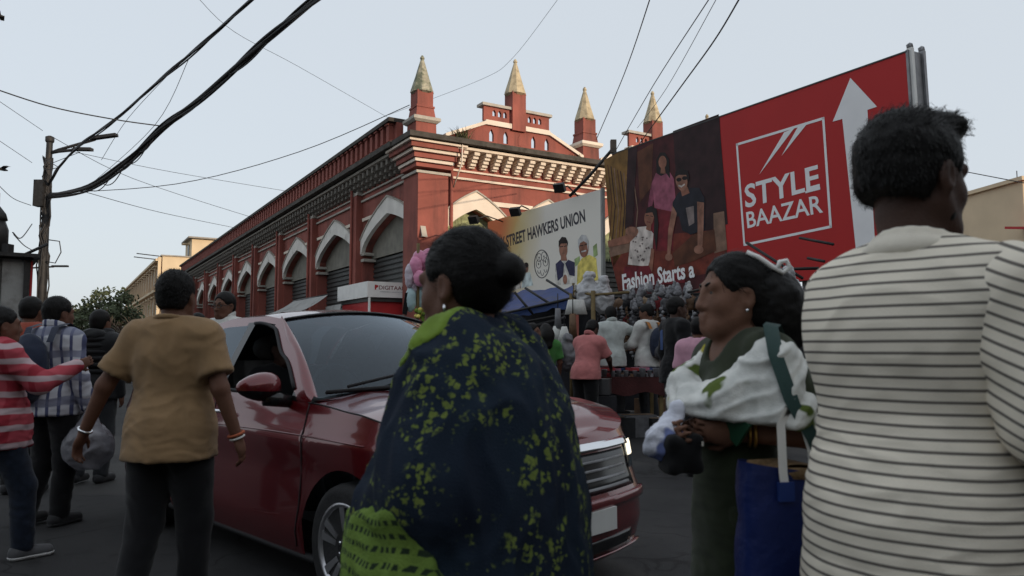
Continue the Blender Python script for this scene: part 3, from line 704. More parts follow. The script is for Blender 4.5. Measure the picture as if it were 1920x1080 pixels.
for u in (.4, 2.4, 4.4, 6.1):
    zb = BO.z
    MB().box(P.pt(u, 0, -.18) + Vector((0, 0, -zb / 2 + .1)), (.10, .10, zb + .2)).build('post', MAT['steel'], bb)
# fashion photograph: ground tones
L1 = .0035
P.poly('print_tone', [(1133, 300), (1180, 275), (1185, 380), (1170, 470), (1150, 500), (1142, 420)], 'p_ochre', L1)
P.poly('print_tone', [(1195, 285), (1225, 268), (1222, 350), (1200, 380)], 'p_brown', L1)
P.poly('print_tone', [(1262, 246), (1348, 214), (1365, 420), (1300, 440), (1268, 330)], 'p_dark', L1)
P.poly('print_tone', [(1178, 278), (1196, 272), (1186, 420), (1172, 430)], 'p_dark', L1 + .0015)
P.poly('print_tone', [(1142, 470), (1240, 440), (1360, 430), (1366, 505), (1160, 545)], 'p_rust', L1)
P.poly('print_tone', [(1142, 458), (1185, 440), (1188, 470), (1145, 482)], 'p_sofa', L1 + .0015)
P.poly('print_tone', [(1338, 400), (1358, 396), (1364, 468), (1340, 475)], 'p_sofa', L1 + .0015)
for k in range(9):
    x = 1140 + k * 6; P.stroke('print_tone', [(x, 310 + k * 3), (x + 8, 380 + 7 * (k % 3)), (x + 2, 460)], .03, ('p_brown', 'p_dark', 'p_sofa')[k % 3], L1 + .002)
# standing woman in pink
P.poly('print_figure', [(1228, 390), (1222, 345), (1230, 325), (1243, 318), (1256, 322), (1264, 335), (1268, 380), (1266, 398)], 'p_pink', .006)
P.poly('print_figure', [(1216, 470), (1222, 400), (1228, 385), (1266, 392), (1262, 470)], 'p_wine', .0055)
P.poly('print_figure', [(1232, 325), (1231, 300), (1238, 286), (1248, 286), (1255, 298), (1257, 335), (1250, 325), (1240, 330)], 'p_hair', .007)
P.ell('print_figure', 1243, 304, 7.5, 12, 'p_skin', .0085)
P.poly('print_figure', [(1240, 314), (1247, 314), (1249, 326), (1239, 325)], 'p_skin', .008)
P.poly('print_figure', [(1222, 345), (1216, 380), (1217, 400), (1222, 398), (1226, 370)], 'p_pink2', .0075)
P.stroke('print_figure', [(1239, 301), (1242, 300.5)], .012, 'p_hair', .0095); P.stroke('print_figure', [(1245, 300), (1248, 299.5)], .012, 'p_hair', .0095); P.stroke('print_figure', [(1241, 311), (1246, 310.5)], .014, 'p_pink2', .0095)
# man in the dark tee
P.poly('print_figure', [(1262, 408), (1262, 380), (1272, 362), (1292, 352), (1312, 352), (1322, 372), (1322, 430), (1296, 440), (1280, 432), (1274, 405)], 'p_tee', .0105)
P.poly('print_figure', [(1262, 385), (1270, 400), (1262, 440), (1258, 478), (1252, 478), (1254, 430)], 'p_skin2', .012)
P.poly('print_figure', [(1308, 378), (1321, 380), (1320, 430), (1318, 462), (1309, 462), (1309, 420)], 'p_skin2', .012)
P.poly('print_figure', [(1262, 475), (1300, 440), (1340, 430), (1344, 470), (1300, 490), (1266, 500)], 'p_brown', .0095)
P.ell('print_figure', 1311, 468, 9, 8, 'p_skin2', .0125); P.ell('print_figure', 1255, 482, 7, 7, 'p_skin2', .0125)
P.ell('print_figure', 1279, 338, 11, 20, 'p_skin2', .0125, -.1); P.poly('print_figure', [(1276, 352), (1290, 350), (1294, 362), (1280, 368)], 'p_skin', .0118)
P.poly('print_figure', [(1266, 333), (1268, 322), (1279, 316), (1291, 320), (1294, 335), (1290, 340), (1288, 328), (1274, 328), (1269, 331)], 'p_hair', .0138)
P.ell('print_figure', 1274, 337, 5, 3.6, 'p_hair', .0142, -.15); P.ell('print_figure', 1285, 334, 5, 3.6, 'p_hair', .0142, -.15)
P.stroke('print_figure', [(1274, 348), (1279, 350), (1284, 346)], .03, 'p_wtop', .0142)
P.poly('print_figure', [(1287, 390), (1302, 386), (1303, 418), (1293, 424)], 'p_print', .0142)
# seated woman in the pale top
P.poly('print_figure', [(1178, 496), (1184, 440), (1196, 426), (1214, 424), (1226, 438), (1224, 470), (1216, 500)], 'p_wtop', .0105)
P.ell('print_figure', 1218, 408, 9, 16, 'p_skin', .0125, .1); P.poly('print_figure', [(1211, 400), (1214, 390), (1222, 386), (1232, 392), (1236, 420), (1232, 470), (1227, 440), (1228, 408), (1224, 398)], 'p_hair', .0135)
P.poly('print_figure', [(1214, 418), (1222, 420), (1221, 434), (1212, 430)], 'p_skin', .012)
P.poly('print_figure', [(1140, 452), (1178, 440), (1194, 428), (1196, 440), (1180, 456), (1142, 464)], 'p_skin', .0118)
P.ell('print_figure', 1186, 434, 12, 9, 'p_skin2', .0125)
P.poly('print_figure', [(1222, 465), (1228, 468), (1224, 510), (1216, 512)], 'p_skin', .0125)
P.stroke('print_figure', [(1213, 404), (1217, 404)], .014, 'p_hair', .0142); P.stroke('print_figure', [(1221, 405), (1225, 406)], .014, 'p_hair', .0142); P.stroke('print_figure', [(1214, 416), (1220, 417)], .014, 'p_wine', .0142)
rr = random.Random(3)
for k in range(26): x, y = rr.uniform(1184, 1218), rr.uniform(442, 492); P.ell('print_figure', x, y, 1.6, 1.8, 'p_print', .0145, n=6)
P.poly('print_figure', [(1166, 540), (1172, 500), (1218, 498), (1225, 515), (1285, 505), (1285, 530)], 'p_wine', .0145)
P.text('Fashion Starts a', [(1169, 545), (1304, 520), (1302, 488), (1167, 514)], 'adwhite', .0165, .030)
# brand square, swoosh, lettering, arrow
for a, b in (((1382, 271), (1544, 222)), ((1544, 222), (1558, 425)), ((1558, 425), (1396, 459)), ((1396, 459), (1382, 271))): P.stroke('logo_frame', [a, b], .040, 'adwhite', .004)
P.poly('logo_swoosh', [(1471, 248), (1490, 240), (1424, 327)], 'adwhite', .004)
P.poly('logo_swoosh', [(1496, 239), (1513, 233), (1466, 292)], 'adwhite', .004)
P.text('STYLE', [(1398, 391), (1538, 353), (1534, 308), (1396, 347)], 'adwhite', .004, .020)
P.stroke('lettering', [(1512, 360), (1537, 353.5)], .035, 'adwhite', .006)
P.text('BAAZAR', [(1402, 428), (1544, 398), (1540, 364), (1399, 398)], 'adwhite', .004, .014)
P.poly('arrow', [(1595, 146), (1645, 200), (1627, 206), (1642, 470), (1606, 474), (1580, 223), (1562, 228)], 'adwhite', .004)

# hawkers' banner on its own frame
HO = at(1129, 548, 15.6); HU = (-TV * 1.0 + Vector((0, 0, 0))).normalized(); HV = Vector((0, 0, 1)); HN = -EV
hb = thing('banner', 'pale hawkers union banner with two printed men and a ring emblem', 'banner', tuple(HO))
Q = Panel(hb, HO, HU, HV, HN)
hl = 5.0; top = Q.uv(1119, 357)[1]
MB().prism([(-hl, 0), (0, 0), (0, top), (-hl, top)], [], Q.pt, -.05, 0).build('board', MAT['banner'], hb)
MB().prism([(-.01, -.05), (.05, -.05), (.05, top + .02), (-.01, top + .02)], [], Q.pt, -.06, .015).build('edge_strip', MAT['greyboard'], hb)
for u in (-4.6, -2.4, -.2): MB().box(Q.pt(u, 0, -.12) + Vector((0, 0, -HO.z / 2 + .5)), (.08, .08, HO.z + 1.2)).build('post', MAT['steel'], hb)
Q.text('LINDSAY STREET HAWKERS UNION', [(907, 478), (1098, 416), (1096, 392), (906, 456)], 'p_ink', .002, .028)
Q.ring('emblem', 1016, 495, 14.5, 27, 1.6, 'p_ink', .002)
for sx, sy, rr2 in ((-5, -12, 5), (4, -14, 5.5), (7, -4, 5), (-6, 0, 5)):
    Q.ring('emblem', 1016 + sx, 495 + sy, rr2, rr2 * 1.7, 1.0, 'p_ink', .0025, 12); Q.ell('emblem', 1016 + sx, 495 + sy, 1.1, 2.2, 'p_ink', .0025, n=8)
for sx in (-5, 1, 7): Q.ring('emblem', 1016 + sx, 512 - abs(sx), 3.2, 6, 1.0, 'p_ink', .0025, 10, 0, math.pi)
# printed man in the dark waistcoat
Q.poly('print_figure', [(1041, 535), (1041, 497), (1050, 487), (1058, 484), (1066, 487), (1078, 492), (1079, 532)], 'p_paper', .002)
Q.poly('print_figure', [(1042, 495), (1051, 487), (1058, 495), (1056, 518), (1046, 527)], 'p_navy', .004); Q.poly('print_figure', [(1060, 494), (1066, 487), (1078, 492), (1078, 518), (1068, 516)], 'p_navy', .004)
Q.ell('print_figure', 1056.5, 467, 7.8, 17, 'p_skin2', .0045); Q.poly('print_figure', [(1052, 480), (1062, 480), (1064, 489), (1052, 489)], 'p_skin2', .0042)
Q.poly('print_figure', [(1048, 464), (1048, 452), (1054, 444), (1061, 445), (1065, 453), (1065, 462), (1063, 456), (1052, 457)], 'p_hair', .006)
Q.stroke('print_figure', [(1050, 463), (1056, 462)], .02, 'p_hair', .006); Q.stroke('print_figure', [(1058, 462), (1063, 461)], .02, 'p_hair', .006); Q.stroke('print_figure', [(1054, 475), (1059, 474.5)], .018, 'p_skindark', .006)
Q.ell('print_figure', 1060, 524, 4, 9, 'p_skin2', .006)
# printed older man in yellow
Q.poly('print_figure', [(1082, 535), (1083, 498), (1090, 486), (1097, 480), (1106, 478), (1118, 484), (1122, 525)], 'p_yellow', .0045)
Q.poly('print_figure', [(1112, 462), (1119, 456), (1121, 478), (1113, 484)], 'p_green', .002); Q.poly('print_figure', [(1077, 486), (1087, 480), (1088, 492), (1079, 500)], 'p_green', .002)
Q.ell('print_figure', 1095, 463, 9, 20, 'p_skin', .006); Q.poly('print_figure', [(1085, 466), (1084, 450), (1091, 440), (1099, 441), (1104, 452), (1103, 470), (1101, 456), (1095, 452), (1088, 456)], 'p_grey', .0075)
Q.stroke('print_figure', [(1088, 461), (1094, 460)], .022, 'p_hair', .0078); Q.stroke('print_figure', [(1097, 459), (1101, 458)], .022, 'p_hair', .0078); Q.stroke('print_figure', [(1091, 472), (1099, 470)], .03, 'p_grey', .0078)
# two small printed figures
Q.poly('print_figure', [(978, 540), (980, 520), (986, 512), (994, 510), (1000, 535)], 'p_cyan', .002); Q.ell('print_figure', 987, 502, 4, 9, 'p_skindark', .004); Q.ell('print_figure', 987, 497, 4.3, 5, 'p_hair', .0055)
Q.poly('print_figure', [(960, 545), (962, 515), (968, 508), (976, 512), (978, 540)], 'p_paper', .002); Q.ell('print_figure', 967, 502, 4.5, 8, 'p_skin', .004); Q.ell('print_figure', 967, 496, 4.5, 4.5, 'p_grey', .0055)
Q.stroke('print_figure', [(965, 515), (962, 542)], .03, 'p_skindark', .004); Q.stroke('print_figure', [(973, 515), (976, 540)], .03, 'p_brown', .004)

# lamp arms over the banner, and the pipe that holds the billboard
def flood(label, base, tip, rz):
    t = thing('floodlight', label, 'floodlight', tuple(base))
    b = Vector(base); d = Vector(tip) - b
    MB().tube([(0, 0, 0), d * .55 + Vector((0, 0, .12)), d], .018, 6).build('arm', MAT['blackmetal'], t)
    MB().box(d, (.25, .10, .20), Matrix.Rotation(rz, 3, 'Z') @ Matrix.Rotation(.6, 3, 'X')).build('lamp_head', MAT['blackmetal'], t)
    return t
flood('black floodlight in front of the white arch left of the banner text', Q.O + HU * -2.9 + HV * (top + .02), at(966, 397, 17.3), -.5)
flood('dim floodlight over the left end of the banner by the green valance', Q.O + HU * -4.2 + HV * (top - .1), at(888, 412, 18.4), -.5)
t = flood('grey floodlight on a short post on top of the banner', Q.O + HU * -.85 + HV * (top), at(1049, 352, 16.2), -.5)
tag(MB().tube([at(1068, 368, 15.9), at(1105, 330, 15.6), at(1150, 278, 15.35)], .035, 8).box(at(1150, 275, 15.3), (.12, .12, .28)).build('brace_pipe', MAT['blackmetal']), 'black slanting pipe bracing the left corner of the red billboard', 'pipe')

# ------------------------------------------------------------ shop kiosk with a white fascia in front of the hall
ks = thing('shop_kiosk', 'small shop kiosk with white fascia and red band against the hall', 'kiosk', (-3.91, 20.0, 0), math.atan2(.515, .857))
MB().box((.75, 1.25, 1.0), (1.42, 2.4, 2.0)).build('body', MAT['greyboard'], ks)
MB().box((.75, 1.25, 2.76), (1.6, 2.6, .43)).build('fascia', MAT['white'], ks)
MB().box((.75, 1.25, 2.30), (1.38, 2.3, .46)).build('red_band', MAT['redpaint'], ks)
MB().box((.75, 1.25, 2.485), (1.45, 2.45, .10)).build('dark_strip', MAT['shutter'], ks)
MB().box((.75, 1.2, 2.02), (2.0, 2.9, .10)).build('counter', MAT['greyboard'], ks)
MB().box((.02, -.02, 2.3), (.05, .05, .56)).build('corner_post', MAT['white'], ks)
KM = ks.matrix_basis.copy()
def ktext(txt, u0, u1, v0, v1, m):
    V, F = make_text(txt, .01); MB().add([Vector((u0 + (u1 - u0) * a, -.053, v0 + (v1 - v0) * b)) for a, b in V], F).build('lettering', MAT[m], ks)
ktext('DIGITAAF', .28, 1.02, 2.76, 2.87, 'p_wine')
MB().box((.64, -.0535, 2.70), (.68, .003, .022)).build('print_line', MAT['p_grey'], ks)
MB().prism([(.16, 2.75), (.20, 2.75), (.20, 2.79), (.26, 2.83), (.26, 2.87), (.16, 2.89)], [], lambda u, v, w: Vector((u, -.053 + w, v)), 0, .002).build('logo', MAT['redpaint'], ks)
MB().prism([(2.6, 2.38), (1.2, 2.4), (.9, 1.6), (1.9, 1.5)], [], lambda u, v, w: Vector((-.35 + w - (2.5 - v) * .3, u, v)), 0, .02).build('side_flap', MAT['greyboard'], ks)
aw = thing('awning', 'slack grey tarpaulin awning beside the kiosk along the hall', 'awning', (-4.7, 22.4, 0), math.atan2(.515, .857))
G = [[Vector((-.9 - .9 * j / 5 + .0, i * .5, 2.75 - .55 * j / 5 - .08 * math.sin(i * 1.3) * (j / 5) - .06 * math.sin(math.pi * j / 5))) for j in range(6)] for i in range(9)]
MB().grid(G).build('sheet', MAT['greyboard'], aw)
for y in (0, 4): MB().tube([(-1.8, y, 0), (-1.8, y, 2.2)], .03, 6).build('pole', MAT['blackmetal'], aw)
MB().tube([(-.9, 0, 2.74), (-.9, 4, 2.74)], .03, 6).build('ridge_pole', MAT['blackmetal'], aw)
bl = tag(MB().grid([[Vector((-6.6 - .35 * j + .05 * math.sin(i * 2), 25.2 + .5 * i, 2.15 + .12 * math.sin(i * 1.7 + j) - .1 * j)) for j in range(4)] for i in range(4)]).build('blue_bundle', mat('blue_cloth', (.06, .10, .22), .8)), 'small faded blue cloth bundle lying over the hall side stalls', 'cloth')
# ------------------------------------------------------------ the red saloon car
def carpaint():
    m = mat('metallic_red', (0.135, 0.007, 0.011), 0.25, 0.06, 3, metal=0.35, coat=1.0, spec=0.5)
    m.node_tree.nodes['Principled BSDF'].inputs['Coat Roughness'].default_value = 0.06; return m
MAT['carred'] = carpaint()
MAT['chrome'] = mat('chrome', (0.75, 0.76, 0.78), 0.12, 0.03, 5, metal=1.0)
MAT['alloy'] = mat('alloy', (0.52, 0.52, 0.54), 0.30, 0.06, 8, metal=0.9)
MAT['tyre'] = mat('tyre', (0.022, 0.022, 0.023), 0.75, 0.25, 14, 0.2, 60)
MAT['gloss'] = mat('gloss_black', (0.012, 0.012, 0.013), 0.18, 0.1, 8, spec=0.5)
MAT['seat'] = mat('seat_cloth', (0.10, 0.10, 0.10), 0.9, 0.2, 14)
def glassmat(name, tint, fres_boost=0.0):
    m = bpy.data.materials.new(name); m.use_nodes = True; N = m.node_tree.nodes; L = m.node_tree.links; N.remove(N['Principled BSDF'])
    t = N.new('ShaderNodeBsdfTransparent'); t.inputs[0].default_value = (*tint, 1); g = N.new('ShaderNodeBsdfGlossy'); g.inputs['Roughness'].default_value = 0.02; g.inputs[0].default_value = (.80, .90, 1, 1)
    f = N.new('ShaderNodeFresnel'); f.inputs[0].default_value = 1.55; a = N.new('ShaderNodeMath'); a.operation = 'ADD'; a.inputs[1].default_value = fres_boost
    mx = N.new('ShaderNodeMixShader'); L.new(f.outputs[0], a.inputs[0]); L.new(a.outputs[0], mx.inputs[0]); L.new(t.outputs[0], mx.inputs[1]); L.new(g.outputs[0], mx.inputs[2])
    L.new(mx.outputs[0], N['Material Output'].inputs[0]); return m
MAT['windscreen'] = glassmat('windscreen_glass', (0.42, 0.52, 0.58), 0.015)
MAT['sideglass'] = glassmat('side_glass', (0.22, 0.24, 0.25), 0.02)
MAT['plate'] = mat('number_plate', (0.6, 0.6, 0.58), 0.5, 0.05, 8)
def emit(name, col, st):
    m = bpy.data.materials.new(name); m.use_nodes = True; b = m.node_tree.nodes['Principled BSDF']
    b.inputs['Base Color'].default_value = (.8, .8, .8, 1); b.inputs['Emission Color'].default_value = (*col, 1); b.inputs['Emission Strength'].default_value = st; return m
MAT['lampglow'] = emit('lit_running_lamp', (1.0, .86, .62), 1.4)
MAT['amber'] = mat('amber_lens', (.55, .14, .02), .25, .05, 9)
CAR = thing('parked_car', 'shiny dark red saloon car with open driver window nosing through the crowd', 'car', (-1.10, 4.99, 0), -0.77)
lerp = lambda a, b, t: a + (b - a) * t
def interp(x, tab):
    if x <= tab[0][0]: return tab[0][1]
    for (x0, y0), (x1, y1) in zip(tab[:-1], tab[1:]):
        if x <= x1: t = (x - x0) / (x1 - x0); t = t * t * (3 - 2 * t) * .5 + t * .5; return y0 + (y1 - y0) * t
    return tab[-1][1]
OUT = [(-1.99, 0), (-1.985, .42), (-1.93, .68), (-1.76, .80), (-1.25, .838), (-.5, .847), (.3, .847), (1.0, .845), (1.45, .832), (1.74, .765), (1.90, .62), (1.965, .36), (1.985, .15), (1.99, 0)]
def outline(n):
    P = [Vector((x, -y)) for x, y in OUT]; Q = []
    for i in range(len(P) - 1):
        p0, p1, p2, p3 = P[max(i - 1, 0)], P[i], P[i + 1], P[min(i + 2, len(P) - 1)]
        for k in range(10):
            t = k / 10; Q.append(.5 * ((2 * p1) + (-p0 + p2) * t + (2 * p0 - 5 * p1 + 4 * p2 - p3) * t * t + (-p0 + 3 * p1 - 3 * p2 + p3) * t ** 3))
    Q.append(P[-1]); d = [0]
    for a, b in zip(Q[:-1], Q[1:]): d.append(d[-1] + (b - a).length)
    R = []
    for i in range(n + 1):
        s = d[-1] * i / n; j = max(k for k in range(len(d)) if d[k] <= s + 1e-9); j = min(j, len(Q) - 2)
        R.append(Q[j].lerp(Q[j + 1], (s - d[j]) / (d[j + 1] - d[j])))
    return R
PTS = outline(150)
ZTOP = [(-1.99, .93), (-1.6, .985), (-1.0, .985), (.2, .975), (.9, .965), (1.3, .935), (1.6, .895), (1.8, .845), (1.93, .80), (1.99, .785)]
AX = (1.235, -1.235); RA, ZA = .365, .305
def inset(z, x):
    d = interp(z, [(.15, .075), (.22, .03), (.34, .0), (.50, .004), (.62, .010), (.72, .0), (.79, -.004), (.83, .012), (.90, .030), (1.0, .060)])
    if x > 1.5: f = (x - 1.5) / .5; d = lerp(d, interp(z, [(.15, .10), (.22, .02), (.34, -.005), (.48, .0), (.56, .03), (.62, .05), (.72, .07), (.80, .11)]), min(1, f * 1.2))
    return d
def skirt_pt(i, z, off=0.0):
    p = PTS[i]; a = PTS[max(i - 1, 0)]; b = PTS[min(i + 1, len(PTS) - 1)]; t = (b - a).normalized(); n = Vector((t.y, -t.x))   # outward on the right hand side
    if n.dot(Vector((p.x * .3, p.y))) < 0 and p.y < -.01: n = -n
    if p.y > -.01: n = Vector((1 if p.x > 0 else -1, 0))
    q = p - n * (inset(z, p.x) - off); return Vector((q.x, q.y, z))
NV = 18
def low(x, y):
    z = interp(x, [(-1.99, .24), (-1.6, .2), (1.5, .19), (1.8, .19), (1.99, .22)])
    if y < -.55:
        for xa in AX:
            if abs(x - xa) < RA: z = max(z, ZA + math.sqrt(RA * RA - (x - xa) ** 2))
    return z
def mir(v): return Vector((v.x, -v.y, v.z))
REGION = {k: MB() for k in ('body', 'front_door', 'rear_door', 'front_door_far', 'rear_door_far')}
G = []
for i in range(len(PTS)):
    x, y = PTS[i]; z0 = low(x, y); z1 = interp(x, ZTOP); G.append([skirt_pt(i, lerp(z0, z1, j / NV)) for j in range(NV + 1)])
def region(x, y):
    if y < -.7 and -.20 <= x <= .86: return 'front_door'
    if y < -.7 and -.98 <= x < -.20: return 'rear_door'
    return 'body'
for i in range(len(PTS) - 1):
    c = (PTS[i] + PTS[i + 1]) / 2; mb = REGION[region(c.x, c.y)]
    mb.grid([G[i], G[i + 1]]); r_ = region(c.x, c.y); REGION[r_ if r_ == 'body' else r_ + '_far'].grid([[mir(v) for v in G[i]], [mir(v) for v in G[i + 1]]])
def weld(mb, name, m, parent=CAR):
    me = mb.mesh(name, False); bm = bmesh.new(); bm.from_mesh(me); bmesh.ops.remove_doubles(bm, verts=bm.verts, dist=.0008); bmesh.ops.recalc_face_normals(bm, faces=bm.faces); bm.to_mesh(me); bm.free(); me.update()
    return obj(name, me, MAT[m], parent)
BODY = REGION['body']
# bonnet: cross lines between the right and left shoulder edge
fi = [i for i in range(len(PTS)) if PTS[i].x > .84 and PTS[i].y < 0]
HG = []; K = 16
for i in fi:
    e = G[i][NV]; row = []
    crown = .055 if e.x < 1.7 else lerp(.055, .0, (e.x - 1.7) / .3)
    for k in range(K + 1):
        s = -1 + 2 * k / K; b = abs(s)
        crease = .012 * math.exp(-((b - .62) / .12) ** 2)
        row.append(Vector((e.x + .03 * (1 - s * s) * (1 if e.x < 1.2 else 0), e.y * -s if False else e.y * (-s), e.z + (crown * (1 - b ** 2.2) + crease * (crown / .055)))))
    HG.append(row)
hood = MB().grid(HG); weld(hood, 'bonnet', 'carred')
# boot lid
ri = [i for i in range(len(PTS)) if PTS[i].x < -1.36 and PTS[i].y < 0]
BODY.grid([[Vector((G[i][NV].x, G[i][NV].y * (1 - 2 * k / 8), G[i][NV].z + .04 * (1 - (1 - 2 * k / 8) ** 2))) for k in range(9)] for i in ri])
# cabin
def belt(x): return interp(x, ZTOP) - .003
def rail(x):
    return interp(x, [(-1.52, 1.0), (-1.2, 1.215), (-.85, 1.385), (-.5, 1.437), (-.1, 1.447), (.12, 1.425), (.40, 1.265), (.86, .975)])
def side(x, v, off=0.0):
    zb, zr = belt(x), rail(x); z = lerp(zb, zr, v); t = (z - .97) / .47
    y = lerp(.795, .565, max(0, t) ** 1.15)
    return Vector((x, -(y + off), z))
xs = [-1.52 + 2.38 * i / 144 for i in range(145)]; NS = 24
winF = lambda x, v: -.17 < x < .66 and .05 < v and side(x, v).z < rail(x) - .045 - (.02 if x > .1 else 0)
winR = lambda x, v: -.90 < x < -.25 and .05 < v and side(x, v).z < rail(x) - .055 and (x > -.78 or v < .8)
cab = MB()
for sg in (1, -1):
    fr_, fr2, glR, glF = MB(), MB(), MB(), MB()
    f = (lambda p: p) if sg == 1 else mir
    for a, b in zip(xs[:-1], xs[1:]):
        for j in range(NS):
            v0, v1 = j / NS, (j + 1) / NS; xm, vm = (a + b) / 2, (v0 + v1) / 2
            q = [f(side(a, v0)), f(side(b, v0)), f(side(b, v1)), f(side(a, v1))]
            if winF(xm, vm):
                if sg == -1: glF.add(q, [(0, 1, 2, 3)], True)
            elif winR(xm, vm): glR.add(q, [(0, 1, 2, 3)], True)
            elif -.27 < xm < -.15 and vm < .93: fr_.add(q, [(0, 1, 2, 3)], True)
            elif xm > .64 and side(xm, vm).z < rail(xm) - .075: fr2.add(q, [(0, 1, 2, 3)], True)
            else: cab.add(q, [(0, 1, 2, 3)], True)
    for m_, nm_, ml_ in ((fr_, 'window_pillar', 'gloss'), (fr2, 'quarter_panel', 'gloss'), (glR, 'rear_side_window', 'sideglass'), (glF, 'front_side_window', 'sideglass')):
        if m_.v: weld(m_, nm_, ml_)
BODY.add(cab.v, cab.f, True)
# roof, windscreen, rear window
def roofz(x, s): return interp(x, [(-.9, 1.378), (-.5, 1.437), (-.1, 1.447), (.14, 1.418)]) + .055 * (1 - s * s)
RG = []
for i in range(25):
    x = -.88 + 1.0 * i / 24; row = []
    for k in range(17):
        s = -1 + 2 * k / 16; row.append(Vector((x + (.05 * (1 - s * s) if i > 18 else 0) * (i - 18) / 6, (.565 + .0) * s, roofz(x, s))))
    RG.append(row)
weld(MB().grid(RG), 'roof', 'carred')
WB = [Vector((lerp(.99, .83, abs(-1 + 2 * k / 16) ** 2), .735 * (-1 + 2 * k / 16), .985 + .025 * (1 - (-1 + 2 * k / 16) ** 2))) for k in range(17)]
WT = [RG[24][k] * 1.0 for k in range(17)]
WG = []
for i in range(13):
    t = i / 12; WG.append([WB[k].lerp(WT[k] + Vector((0, -.03 * math.copysign(1, WT[k].y) * abs(WT[k].y) if WT[k].y else 0, -.004)), t) + Vector((.35, 0, .55)).normalized() * .035 * math.sin(math.pi * t) for k in range(17)])
weld(MB().grid(WG), 'windscreen', 'windscreen')
for sgn in (1, -1):      # screen pillars
    k = 0 if sgn == 1 else 16; f = (lambda p: p) if sgn == 1 else mir
    rowA = [WG[i][k] + Vector((0, 0, .003)) for i in range(13)]
    rowB = [f(side(lerp(.86, .12, i / 12), 1.0)) for i in range(13)]
    mid = [(a + b) / 2 + Vector((.012, -.012 * sgn, .018)) for a, b in zip(rowA, rowB)]
    BODY.grid([rowA, mid, rowB])
BODY.grid([[Vector((lerp(.86, .99, 1 - s * s) + .03 * t, .80 * s * 1.0, .965 + .02 * t + .035 * (1 - s * s) - .012 * t)) for s in [-1 + 2 * k / 12 for k in range(13)]] for t in (0, 1)])
MB().tube([(.95 - .10 * (abs(s) ** 2), .70 * s, 1.015 + .02 * (1 - s * s)) for s in [-1 + 2 * k / 12 for k in range(13)]], .012, 5).build('screen_seal', MAT['black'], CAR)
for y0, y1 in ((-.62, .05), (.02, .55)): MB().tube([(.97 - .1 * y0 * y0, y0, 1.045), (.90, (y0 + y1) / 2, 1.095), (.93, y1, 1.065)], .009, 5).build('wiper', MAT['black'], CAR)
MB().tube([p + Vector((.004, 0, .004)) for p in WG[12]], .010, 5).build('screen_seal', MAT['gloss'], CAR)
RB = [Vector((-1.46, .70 * (-1 + 2 * k / 16), 1.0)) for k in range(17)]
weld(MB().grid([[RB[k].lerp(RG[0][k], i / 8) + Vector((-.5, 0, .5)) * .05 * math.sin(math.pi * i / 8) for k in range(17)] for i in range(9)]), 'rear_window', 'sideglass')
for sgn in (1, -1):
    f = (lambda p: p) if sgn == 1 else mir; k = 0 if sgn == 1 else 16
    BODY.grid([[RB[k].lerp(RG[0][k], i / 8) for i in range(9)], [f(side(lerp(-1.5, -.88, i / 8), 1.0)) for i in range(9)]])
weld(BODY, 'body', 'carred')
for k in ('front', 'rear'): weld(REGION[k + '_door_far'], k + '_door', 'carred')
FD = weld(REGION['front_door'], 'front_door', 'carred'); RD = weld(REGION['rear_door'], 'rear_door', 'carred')
# shut lines, sill, arch liners
def sidepath(pts, off=.002):
    out = []
    for x, z in pts:
        i = min(range(len(PTS)), key=lambda k: abs(PTS[k].x - x) + (0 if PTS[k].y < -.5 else 9)); p = skirt_pt(i, z, off); out.append(Vector((x, p.y, z)))
    return out
for pts in ([(.86, .96), (.87, .75), (.85, .45), (.80, .24)], [(-.20, .97), (-.20, .6), (-.19, .24)], [(-.98, .97), (-.97, .75), (-.88, .5), (-.80, .26)]):
    Q = []
    for a, b in zip(pts[:-1], pts[1:]): Q += [(lerp(a[0], b[0], t / 5), lerp(a[1], b[1], t / 5)) for t in range(5)]
    MB().tube(sidepath(Q + [pts[-1]]), .004, 4).build('shut_line', MAT['black'], CAR)
MB().tube([G[i][NV] + Vector((0, -.002, .001)) for i in fi if PTS[i].x < 1.75], .004, 4).build('shut_line', MAT['black'], CAR)
MB().tube(sidepath([(1.0 - 2.0 * k / 20 * .95, .19) for k in range(21)], -.01), .022, 6).build('sill', MAT['black'], CAR)
MB().tube(sidepath([(x, .795 + .01 * math.sin(x * 2)) for x in [-1.1 + 2.5 * k / 30 for k in range(31)]], .0), .005, 4).build('side_crease', MAT['carred'], CAR)
for xa in AX:
    for sg in (-1, 1):
        MB().lathe([(RA + .0, .0), (RA + .01, .34), (.08, .35)], 24, (0, 0, 0)).build('arch_liner', MAT['black'], CAR)
        o = CAR.children[-1]; o.rotation_euler = (sg * math.pi / 2, 0, 0); o.location = (xa, sg * .80, ZA)
MB().box((0, 0, .26), (3.5, 1.3, .10)).build('floor_pan', MAT['black'], CAR)
